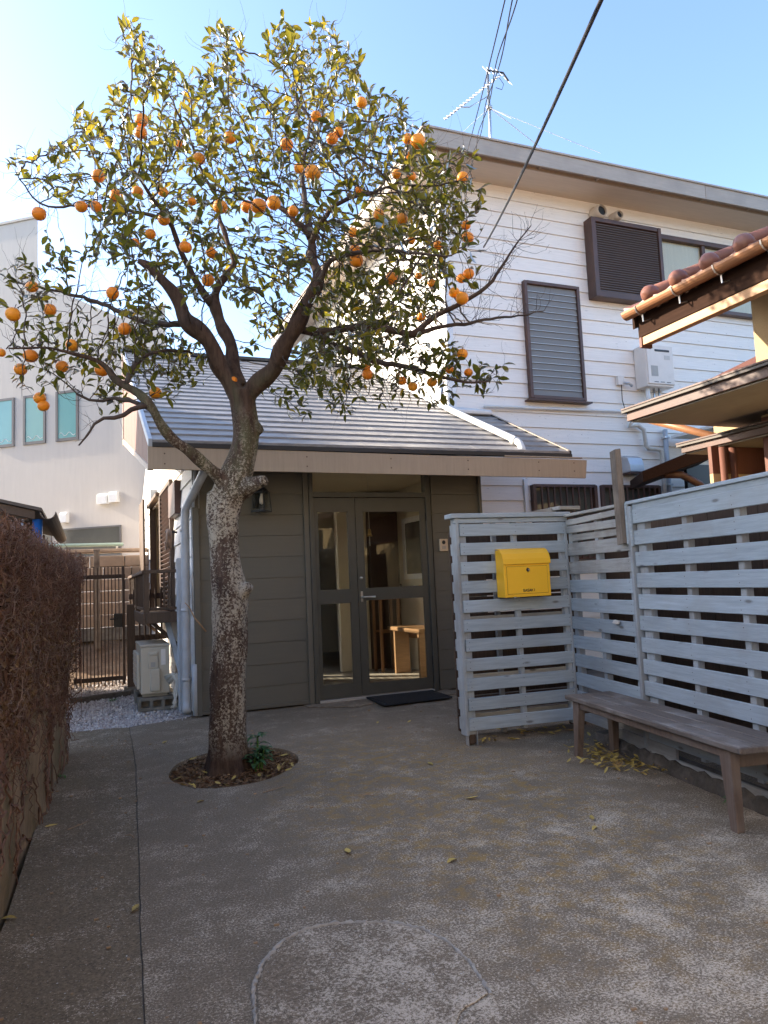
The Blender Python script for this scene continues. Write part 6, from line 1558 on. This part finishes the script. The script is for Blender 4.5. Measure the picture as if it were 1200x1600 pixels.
# local x: to the right, local y: away from the camera, z up
tr = random.Random(17)
trunk = MB()
def resample(pts, step):
    out = []
    for a, b in zip(pts[:-1], pts[1:]):
        d = math.dist(a[:3], b[:3]); n = max(1, int(d / step))
        for i in range(n):
            t = i / n; out.append(tuple(a[j] + (b[j] - a[j]) * t for j in range(4)))
    out.append(pts[-1])
    return out
def smooth_poly(pts, it=2):
    P = [list(p) for p in pts]
    for _ in range(it):
        Q = [p[:] for p in P]
        for i in range(1, len(P) - 1):
            for j in range(4): Q[i][j] = 0.25 * P[i - 1][j] + 0.5 * P[i][j] + 0.25 * P[i + 1][j]
        P = Q
    return [tuple(p) for p in P]
THICK = ('trunk', 'left', 'middle', 'right', 'lowleft')
def bark_tube(mb, pts, n, rough, kink=0.0):
    P = smooth_poly(resample(pts, 0.03), 3)
    q1, q2 = tr.uniform(0, 6), tr.uniform(0, 6)
    if kink: P = [(p[0] + kink * math.sin(i * 0.55 + q1) * min(1, i / 8), p[1] + kink * math.sin(i * 0.43 + q2) * min(1, i / 8), p[2] + kink * 0.5 * math.sin(i * 0.7 + q2), p[3] * (1 + 0.10 * math.sin(i * 0.8 + q1))) for i, p in enumerate(P)]
    base = len(mb.v)
    mb.tube([p[:3] for p in P], [p[3] for p in P], n)
    ph = tr.uniform(0, 6)
    for k, p in enumerate(P):
        c = Vector(p[:3])
        for i in range(n):
            a = 2 * math.pi * i / n; z = p[2]
            f = 1 + rough * (math.sin(3 * a + 5 * z + ph) * 0.5 + math.sin(5 * a - 11 * z + 2 * ph) * 0.35 + 0.5 * math.sin(17 * z + 2 * a) * math.sin(a + ph)) + tr.uniform(-0.02, 0.02)
            v = Vector(mb.v[base + k * n + i]); mb.v[base + k * n + i] = tuple(c + (v - c) * f)
for nm in THICK: bark_tube(trunk, LIMBS[nm], 20, 0.06, 0.0 if nm == 'trunk' else 0.008)
for nm, p in STUMPS.items(): bark_tube(trunk, p, 14, 0.05)
# root flare
for k in range(5):
    a = 0.4 + k * 2 * math.pi / 5
    bark_tube(trunk, [(0.05 * math.cos(a), 0.05 * math.sin(a), 0.20, 0.07), (0.10 * math.cos(a), 0.10 * math.sin(a), 0.05, 0.055), (0.15 * math.cos(a), 0.15 * math.sin(a), -0.05, 0.045)], 10, 0.04)
to = trunk.build('trunk', MT['bark'], TR, smooth=True)
rmod = to.modifiers.new('blend', 'REMESH'); rmod.mode = 'VOXEL'; rmod.voxel_size = 0.011; rmod.use_smooth_shade = True
smod = to.modifiers.new('smooth', 'SMOOTH'); smod.iterations = 3; smod.factor = 0.4

# --- limbs and twigs grown towards the leaf clumps
nodes, parent, rad, fixed = [], [], [], []
chains = []
for nm, pts in LIMBS.items():
    P = smooth_poly(resample(pts, 0.05), 1)
    if nm == 'trunk': P = [p for p in P if p[2] > 2.45]
    prev = -1; ch = []
    for p in P:
        nodes.append(p[:3]); parent.append(prev); rad.append(p[3]); fixed.append(True)
        prev = len(nodes) - 1; ch.append(prev)
    chains.append((nm, ch))
nfix = len(nodes)
att = []
for (u, v, z, r) in CLUMPS:
    n = max(6, int(1500 * r * r * (2.2 if z < 3.9 and u > 0.25 else 1.2)))
    for _ in range(n):
        d = rng.normal(size=3); d /= np.linalg.norm(d)
        rr0 = r * rng.random() ** (1 / 3)
        att.append((u + d[0] * rr0, v + d[1] * rr0 * 1.1, z + d[2] * rr0))
att = np.array(att)
pos = np.array(nodes)
STEP, KILL, REACH = 0.05, 0.055, 1.3
d2 = ((att[:, None, :] - pos[None, :, :]) ** 2).sum(-1)
near = d2.argmin(1); nd = np.sqrt(d2.min(1))
alive = np.ones(len(att), bool)
plist = [tuple(p) for p in pos]
bare_nodes = set(i for nm, c in chains if nm in ('bare', 'bare2', 'lowleft2', 'left') for i in c[len(c) // 2:])
nch = {}
for it in range(90):
    act = alive & (nd < REACH)
    if not act.any(): break
    idx = np.where(act)[0]
    par = near[idx]
    vec = att[idx] - np.array(plist)[par]
    vec /= np.maximum(np.linalg.norm(vec, axis=1, keepdims=True), 1e-6)
    acc = {}
    for p_, v_ in zip(par, vec):
        if p_ in acc: acc[p_] += v_
        else: acc[p_] = v_.copy()
    newp, newi = [], []
    for p_, v_ in acc.items():
        if p_ in bare_nodes or nch.get(p_, 0) >= 3: continue
        nch[p_] = nch.get(p_, 0) + 1
        L = np.linalg.norm(v_)
        if L < 1e-4: continue
        d = v_ / L + rng.normal(size=3) * 0.16 + np.array([0, 0, 0.05])
        d /= np.linalg.norm(d)
        q = np.array(plist[p_]) + d * STEP
        newp.append(q); newi.append(p_)
    if not newp: break
    b0 = len(plist)
    for q, p_ in zip(newp, newi):
        plist.append(tuple(q)); parent.append(int(p_)); rad.append(0.0); fixed.append(False)
    NP = np.array(newp)
    ai = np.where(alive)[0]
    dd = np.sqrt(((att[ai][:, None, :] - NP[None, :, :]) ** 2).sum(-1))
    mi = dd.argmin(1); mv = dd.min(1)
    better = mv < nd[ai]
    nd[ai[better]] = mv[better]; near[ai[better]] = b0 + mi[better]
    alive[ai[mv < KILL]] = False
    if len(plist) > 22000: break
NN = len(plist)
kids = [[] for _ in range(NN)]
for i in range(NN):
    if parent[i] >= 0 and not fixed[i]: kids[parent[i]].append(i)
r3 = [0.0] * NN; tipd = [0] * NN
for i in range(NN - 1, nfix - 1, -1):
    if not kids[i]: r3[i] = 0.0018 ** 2.35; tipd[i] = 0
    else:
        r3[i] = sum(r3[k] for k in kids[i]); tipd[i] = 1 + min(tipd[k] for k in kids[i])
    rad[i] = min(r3[i] ** (1 / 2.35), 0.016)
for i in range(nfix, NN):
    if fixed[parent[i]]: rad[i] = min(rad[i], rad[parent[i]] * 0.8)

# limb parts traced from the photo (thin ones)
for nm, ch in chains:
    if nm in THICK: continue
    P = [plist[i] for i in ch]; Rr = [max(rad[i], 0.0016) for i in ch]
    P = [(p[0] + tr.uniform(-.006, .006), p[1] + tr.uniform(-.006, .006), p[2] + tr.uniform(-.006, .006)) for p in P]
    MB().tube(P, Rr, 8, jit=0.06).build('limb', MT['branch'], TR, smooth=True)
for nm in ('left', 'middle', 'right', 'lowleft'):
    pass
# twigs: follow the fattest child so each polyline is one shoot
tw_ = MB()
start = [i for i in range(nfix, NN) if fixed[parent[i]]]
stack = [(parent[i], i) for i in start]
while stack:
    p0, i = stack.pop()
    line = [p0, i]
    while kids[i]:
        ks = sorted(kids[i], key=lambda k: -r3[k])
        for k in ks[1:]: stack.append((i, k))
        i = ks[0]; line.append(i)
    P = [plist[k] for k in line]
    Rr = [rad[line[1]]] + [rad[k] for k in line[1:]]
    # end the shoot with a fine tip
    if len(P) >= 2:
        a, b = Vector(P[-2]), Vector(P[-1]); P.append(tuple(b + (b - a) * tr.uniform(0.2, 0.9))); Rr.append(0.0007)
    tw_.tube(P, Rr, 4 if Rr[0] < 0.006 else 6, caps=False)
# spare bare shoots poking out of the crown
tips = [i for i in range(nfix, NN) if not kids[i]]
for _ in range(1000):
    i = tr.choice(tips); p = Vector(plist[i]); d = (p - Vector(plist[parent[i]])).normalized()
    P = [p]; L = tr.randint(3, 9)
    for k in range(L):
        d = (d + Vector((tr.gauss(0, .22), tr.gauss(0, .22), tr.gauss(0.08, .2)))).normalized()
        P.append(P[-1] + d * 0.035)
    tw_.tube(P, [0.0013 * (1 - 0.6 * k / L) for k in range(L + 1)], 3, caps=False)
# bare side twigs on the two dead boughs at the right and left
def bare_twigs(idx, n, L0):
    for _ in range(n):
        i = tr.choice(idx); p = Vector(plist[i])
        d = Vector((tr.uniform(-0.2, 1.0) if p.x > 0 else tr.uniform(-1, 0.4), tr.uniform(-0.6, 0.6), tr.uniform(-0.35, 0.9))).normalized()
        P = [p]; L = tr.randint(*L0)
        for k in range(L):
            d = (d + Vector((tr.gauss(0, .25), tr.gauss(0, .25), tr.gauss(0.06, .22)))).normalized()
            P.append(P[-1] + d * 0.034)
            if tr.random() < 0.28:
                q = P[-1]; e = (d + Vector((tr.gauss(0, .6), tr.gauss(0, .6), tr.gauss(0, .6)))).normalized()
                Q = [q, q + e * 0.04, q + e * 0.08 + Vector((0, 0, tr.uniform(-.02, .03)))]
                tw_.tube(Q, [0.0013, 0.001, 0.0006], 3, caps=False)
        tw_.tube(P, [0.0022 * (1 - 0.7 * k / L) for k in range(L + 1)], 3, caps=False)
for nm, ch in chains:
    if nm == 'bare': bare_twigs(ch[len(ch) // 2:], 46, (4, 9))
    if nm == 'bare2': bare_twigs(ch[len(ch) // 3:], 26, (4, 8))
    if nm == 'lowleft2': bare_twigs(ch[len(ch) // 2:], 6, (2, 4))
    if nm in ('lowleft', 'farleft', 'leftlong'): bare_twigs(ch[len(ch) // 2:], 16, (4, 9))
tw_.build('twigs', MT['branch'], TR, smooth=True, kind='stuff')

# --- leaves
LEAF_V = np.array([(0, 0, 0), (0.16, -0.33, 0.05), (0.16, 0.33, 0.05), (0.42, 0, -0.02), (0.45, -0.5, 0.09), (0.45, 0.5, 0.09), (0.75, -0.33, 0.02), (0.75, 0.33, 0.02), (0.72, 0, -0.06), (1.0, 0, -0.17)])
LEAF_F = [(0, 1, 3), (0, 3, 2), (1, 4, 3), (3, 5, 2), (4, 6, 8, 3), (3, 8, 7, 5), (6, 9, 8), (8, 9, 7)]
leaves = []
for i in range(nfix, NN):
    if tipd[i] > 5: continue
    p = np.array(plist[i]); q = np.array(plist[parent[i]]); d = p - q
    L = np.linalg.norm(d)
    if L < 1e-5: continue
    d /= L
    h = (math.sin(math.floor(p[0] * 4.5) * 12.9898 + math.floor(p[1] * 4.5) * 78.233 + math.floor(p[2] * 4.5) * 37.719) * 43758.5453) % 1.0   # some shoots leafy, some bare
    pr_ = (0.97 if tipd[i] <= 1 else 0.80 if tipd[i] <= 3 else 0.42) * (0.18 if h < 0.24 else 1.0)
    for rep in range(2 if tipd[i] <= 2 else 1):
        if rng.random() > pr_ * (1.0 if rep == 0 else 0.62): continue
        o = rng.normal(size=3); o -= d * (o @ d); o /= np.linalg.norm(o)
        ax = d * rng.uniform(0.25, 1.0) + o * rng.uniform(0.35, 1.0) + np.array([0, 0, rng.uniform(-0.35, 0.30)])
        ax /= np.linalg.norm(ax)
        nz = np.array([0, 0, 1.0]) + rng.normal(size=3) * 0.55
        nz -= ax * (nz @ ax); nz /= np.linalg.norm(nz)
        ln_ = rng.uniform(0.05, 0.096) * (0.8 if rng.random() < 0.25 else 1.0)
        wd = ln_ * rng.uniform(0.36, 0.48)
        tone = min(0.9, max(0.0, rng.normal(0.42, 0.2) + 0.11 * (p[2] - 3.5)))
        if rng.random() < 0.03: tone = rng.uniform(0.9, 1.0)
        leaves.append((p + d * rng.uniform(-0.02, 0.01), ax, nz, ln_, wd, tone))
# fruit hangs clear of the foliage: thin out the leaves on its open side
camv = np.array([-(TB.x * math.cos(YAW) - TB.y * math.sin(YAW)), -(TB.x * math.sin(YAW) + TB.y * math.cos(YAW)), CAM_H])
LC = np.array([l[0] + l[1] * l[3] * 0.5 for l in leaves]) - camv
drop = np.zeros(len(leaves), bool)
for (u, v, z, r) in ORANGES:
    oc = np.array((u, v, z)) - camv; dist = np.linalg.norm(oc); od = oc / dist
    al = LC @ od
    off = np.linalg.norm(LC - al[:, None] * od, axis=1) * dist / np.maximum(al, 0.5)
    drop |= (off < r * 1.05) & (al < dist + 0.02) & (rng.random(len(leaves)) < 0.9)
leaves = [l for l, k in zip(leaves, drop) if not k]
# the leaves that show largest (nearest the camera) are parts of their own
camv = np.array([-(TB.x * math.cos(YAW) - TB.y * math.sin(YAW)), -(TB.x * math.sin(YAW) + TB.y * math.cos(YAW)), CAM_H])
order = sorted(range(len(leaves)), key=lambda k: np.linalg.norm(leaves[k][0] - camv) / leaves[k][3])
big, rest = order[:300], order[300:]
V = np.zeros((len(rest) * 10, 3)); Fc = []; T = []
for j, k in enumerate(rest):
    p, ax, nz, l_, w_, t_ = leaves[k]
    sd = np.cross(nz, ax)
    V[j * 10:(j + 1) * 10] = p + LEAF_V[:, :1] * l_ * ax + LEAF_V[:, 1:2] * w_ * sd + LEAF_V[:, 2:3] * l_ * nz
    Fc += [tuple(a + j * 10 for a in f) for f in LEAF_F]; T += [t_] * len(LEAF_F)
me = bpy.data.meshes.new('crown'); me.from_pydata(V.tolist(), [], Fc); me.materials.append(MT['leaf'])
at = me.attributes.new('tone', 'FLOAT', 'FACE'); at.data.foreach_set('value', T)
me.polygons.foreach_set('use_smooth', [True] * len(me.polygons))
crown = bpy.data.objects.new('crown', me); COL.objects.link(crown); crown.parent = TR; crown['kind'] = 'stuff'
crown['tone_obj'] = 0.0
lm = bpy.data.meshes.new('leaf')
lm.from_pydata([(a, b * 0.42, c) for a, b, c in LEAF_V], [], LEAF_F); lm.materials.append(MT['leaf'])
lm.polygons.foreach_set('use_smooth', [True] * len(lm.polygons))
for k in big:
    p, ax, nz, l_, w_, t_ = leaves[k]
    sd = np.cross(nz, ax)
    o = bpy.data.objects.new('leaf', lm); COL.objects.link(o); o.parent = crown
    s = w_ / (0.42 * l_)
    o.matrix_local = Matrix(((ax[0] * l_, sd[0] * l_ * s, nz[0] * l_, p[0]), (ax[1] * l_, sd[1] * l_ * s, nz[1] * l_, p[1]), (ax[2] * l_, sd[2] * l_ * s, nz[2] * l_, p[2]), (0, 0, 0, 1)))
    o['tone_obj'] = float(t_)
print('TREE nodes', NN, 'leaves', len(leaves), 'att', len(att))

# --- oranges
om = bpy.data.meshes.new('orange'); bmo = bmesh.new()
bmesh.ops.create_uvsphere(bmo, u_segments=24, v_segments=16, radius=1.0)
for v in bmo.verts:
    r = math.hypot(v.co.x, v.co.y)
    v.co.z *= 0.93
    if r < 0.35: v.co.z *= (0.86 + 0.14 * (r / 0.35)) if v.co.z > 0 else (0.93 + 0.07 * r / 0.35)
bmo.to_mesh(om); bmo.free(); om.materials.append(MT['orange'])
om.polygons.foreach_set('use_smooth', [True] * len(om.polygons))
stem_me = None
for (u, v, z, r) in ORANGES:
    o = bpy.data.objects.new('orange', om); COL.objects.link(o); o.parent = TR
    o.location = (u, v, z)
    o.rotation_euler = (tr.uniform(-0.5, 0.5), tr.uniform(-0.5, 0.5), tr.uniform(0, 6))
    s = r * tr.uniform(0.97, 1.03); o.scale = (s, s * tr.uniform(0.97, 1.03), s * tr.uniform(0.95, 1.05))
    if stem_me is None:
        sm_ = MB().tube([(0, 0, 0.84), (0.03, 0.02, 1.0), (0.05, 0.0, 1.45)], [0.07, 0.05, 0.045], 5)
        st = sm_.build('stalk', MT['branch'], o); stem_me = st.data
    else:
        st = bpy.data.objects.new('stalk', stem_me); COL.objects.link(st); st.parent = o
# a snapped bare twig low on the trunk
MB().tube([(-0.10, -0.11, 0.93), (-0.17, -0.14, 1.03), (-0.20, -0.15, 1.10), (-0.225, -0.16, 1.13)], [0.006, 0.005, 0.004, 0.003], 6).build('snapped_twig', MT['twig'], TR, smooth=True)
# ------------------------------------------------------------------ small plants and fallen leaves
pl_ = thing('seedling_plant', 'small dark green leafy seedling growing beside the trunk', 'plant', (1.05, 5.05, 0.0))
pr2 = random.Random(12)
def big_leaf(parent, base, d, L, w, mat, droop=0.25):
    d = Vector(d).normalized(); sd = d.cross(Vector((0, 0, 1)))
    if sd.length < 1e-3: sd = Vector((1, 0, 0))
    sd.normalize(); up = sd.cross(d)
    m = MB(); rows = []
    for t, ww, dz in ((0, 0.08, 0), (0.25, 0.6, 0.03), (0.5, 0.95, 0.02), (0.78, 0.8, -0.05), (1.0, 0.06, -droop)):
        c = Vector(base) + d * L * t + Vector((0, 0, dz * L)) - Vector((0, 0, droop * L * t * t * 0.4))
        rows.append((c - sd * w * ww * 0.5 + up * w * 0.12 * ww, c, c + sd * w * ww * 0.5 + up * w * 0.12 * ww))
    for r in rows: m.v += [tuple(p) for p in r]
    for i in range(4):
        for k in range(2):
            a = i * 3 + k; m.f.append((a, a + 1, a + 4, a + 3))
    return m.build('leaf', mat, parent, smooth=True)
for s, (dx, dy, hh) in enumerate(((0.0, 0.0, 0.21), (0.02, -0.02, 0.13), (-0.02, -0.02, 0.09), (0.02, 0.03, 0.11))):
    b = Vector((1.05 + dx, 5.05 + dy, -0.01)); top = b + Vector((dx * 0.6, dy * 0.6, hh))
    MB().tube([b, top], 0.006, 6).build('stem', MT['weed'], pl_)
    for ring, n in ((0.55, 4), (0.8, 5), (1.0, 7)):
        for k in range(n):
            a = 2 * math.pi * k / n + pr2.uniform(-.3, .3) + ring * 2
            big_leaf(pl_, b.lerp(top, ring), (math.cos(a), math.sin(a), pr2.uniform(0.0, 0.5) + (0.25 if ring == 1 else 0)), pr2.uniform(0.07, 0.11), pr2.uniform(0.028, 0.04), MT['plant_leaf'])
def weed(loc, label, n, L):
    t = thing('weed', label, 'weed', loc, group='small weeds')
    for k in range(n):
        a = pr2.uniform(0, 6.3)
        big_leaf(t, Vector(loc) + Vector((pr2.uniform(-.03, .03), pr2.uniform(-.03, .03), 0.0)), (math.cos(a), math.sin(a), pr2.uniform(0.1, 1.1)), pr2.uniform(0.6, 1.1) * L, L * 0.3, MT['weed'])
weed((3.10, 2.95, 0.0), 'tuft of green weed at the kerb behind the near bench leg', 22, 0.09)
weed((-0.20, 5.55, 0.0), 'small green weed at the foot of the ivy wall', 11, 0.07)
weed((0.24, 9.0, 0.0), 'low green weed in the gravel before the gate', 14, 0.06)

leaf_mesh = []
for v in range(3):
    bmL = bmesh.new(); cv = (0.10, 0.22, -0.12)[v]
    rows = []
    for t, w in ((0, 0.03), (0.2, 0.55), (0.5, 0.95), (0.78, 0.7), (1.0, 0.03)):
        z = cv * (t - 0.5) ** 2 * 1.8 + 0.03
        rows.append([bmL.verts.new((t - 0.5, -w * 0.19, z + 0.10 * w)), bmL.verts.new((t - 0.5, 0, z)), bmL.verts.new((t - 0.5, w * 0.19, z + 0.08 * w))])
    for i in range(4):
        for k in range(2):
            bmL.faces.new((rows[i][k], rows[i + 1][k], rows[i + 1][k + 1], rows[i][k + 1]))
    meL = bpy.data.meshes.new('fallen_leaf'); bmL.to_mesh(meL); bmL.free(); meL.materials.append(MT['dry_leaf'])
    meL.polygons.foreach_set('use_smooth', [True] * len(meL.polygons))
    leaf_mesh.append(meL)
FL = [((0.56, 6.28), 'single curled yellow leaf on the concrete left of the tree pit'), ((2.54, 5.92), 'yellow-green leaf on the concrete in front of the door mat'),
      ((0.59, 4.46), 'yellow leaf just in front of the round tree pit'), ((0.16, 3.13), 'yellow leaf lying on the long joint in the concrete'),
      ((1.08, 3.29), 'small crumpled yellow leaf in the middle of the yard'), ((1.45, 2.98), 'yellow-green leaf right of the rounded concrete patch'),
      ((2.08, 4.53), 'small yellow leaf between the tree pit and the bench'), ((2.30, 3.13), 'farther of two pale yellow leaves before the bench'),
      ((2.23, 3.02), 'nearer of two pale yellow leaves before the bench'), ((-0.19, 4.41), 'yellow leaf near the foot of the ivy wall'),
      ((-0.24, 5.14), 'dull yellow leaf beside the weed under the ivy wall'), ((-0.29, 3.27), 'green-yellow leaf at the left edge of the yard'),
      ((2.30, 6.05), 'tiny yellow leaf near the corner of the door apron'), ((1.95, 3.72), 'lone yellow leaf on the ochre-stained concrete')]
for i, ((x, y), lb_) in enumerate(FL):
    o = bpy.data.objects.new('fallen_leaf', leaf_mesh[i % 3]); COL.objects.link(o)
    s = pr2.uniform(0.06, 0.085)
    o.scale = (s, s, s); o.location = (x, y, 0.003); o.rotation_euler = (pr2.uniform(-.15, .15), pr2.uniform(-.1, .1), pr2.uniform(0, 6.3))
    tag(o, lb_, 'leaf', 'single fallen leaves on the yard')
pile = MB()
base = [v.co.copy() for v in leaf_mesh[1].vertices]; fcs = [tuple(p.vertices) for p in leaf_mesh[1].polygons]
def pile_leaf(x, y, z, s):
    q = Euler((pr2.uniform(-.5, .5), pr2.uniform(-.5, .5), pr2.uniform(0, 6.3))).to_matrix()
    pile.add([q @ (b * s) + Vector((x, y, z)) for b in base], fcs)
for _ in range(190):
    t = pr2.random()
    if t < 0.62:
        u = pr2.gauss(0, 1); c = Vector((3.10, 3.92)) + Vector((pr2.gauss(0, .085), pr2.gauss(0, .17)))
    elif t < 0.85: c = Vector((3.24, 4.32)) + Vector((pr2.gauss(0, .10), pr2.gauss(0, .12)))
    else: c = Vector((3.22, 3.55)) + Vector((pr2.gauss(0, .05), pr2.gauss(0, .18)))
    pile_leaf(c.x, c.y, 0.008 + pr2.uniform(0, 0.02), pr2.uniform(0.035, 0.065))
for _ in range(40):
    pile_leaf(2.6 + pr2.uniform(0, .9), 4.95 + pr2.gauss(0, .1), 0.006 + pr2.uniform(0, .01), pr2.uniform(0.04, 0.07))
for _ in range(26):
    a = pr2.uniform(0, 6.3); r = PIT_R * math.sqrt(pr2.random())
    pile_leaf(*pit_xy(a, r), 0.0, pr2.uniform(0.04, 0.075))
tag(pile.build('leaf_drift', MT['dry_leaf'], smooth=True), 'dry yellow leaves drifted under the bench, fence and tree', 'leaves', kind='stuff')
tws = MB()
for (x, y, a, L) in ((-0.11, 4.30, 0.5, 0.16), (0.2, 4.0, 2.0, 0.06), (1.5, 4.05, 2.6, 0.09), (0.95, 4.45, 0.1, 0.16), (0.6, 4.75, 1.9, 0.3)):
    tws.tube([(x, y, 0.005), (x + L * .5 * math.cos(a), y + L * .5 * math.sin(a), 0.012), (x + L * math.cos(a + .3), y + L * math.sin(a + .3), 0.006)], [0.003, 0.0026, 0.0015], 5)
for _ in range(260):
    x, y = pr2.uniform(-0.25, 3.2), 1.6 + 5.2 * pr2.random()
    s = pr2.uniform(0.002, 0.006)
    tws.box(x - s, x + s * pr2.uniform(1, 3), y - s, y + s, 0.0, s)
tag(tws.build('yard_crumbs', MT['twig']), 'twig bits and crumbs scattered across the concrete yard', 'debris', kind='stuff')
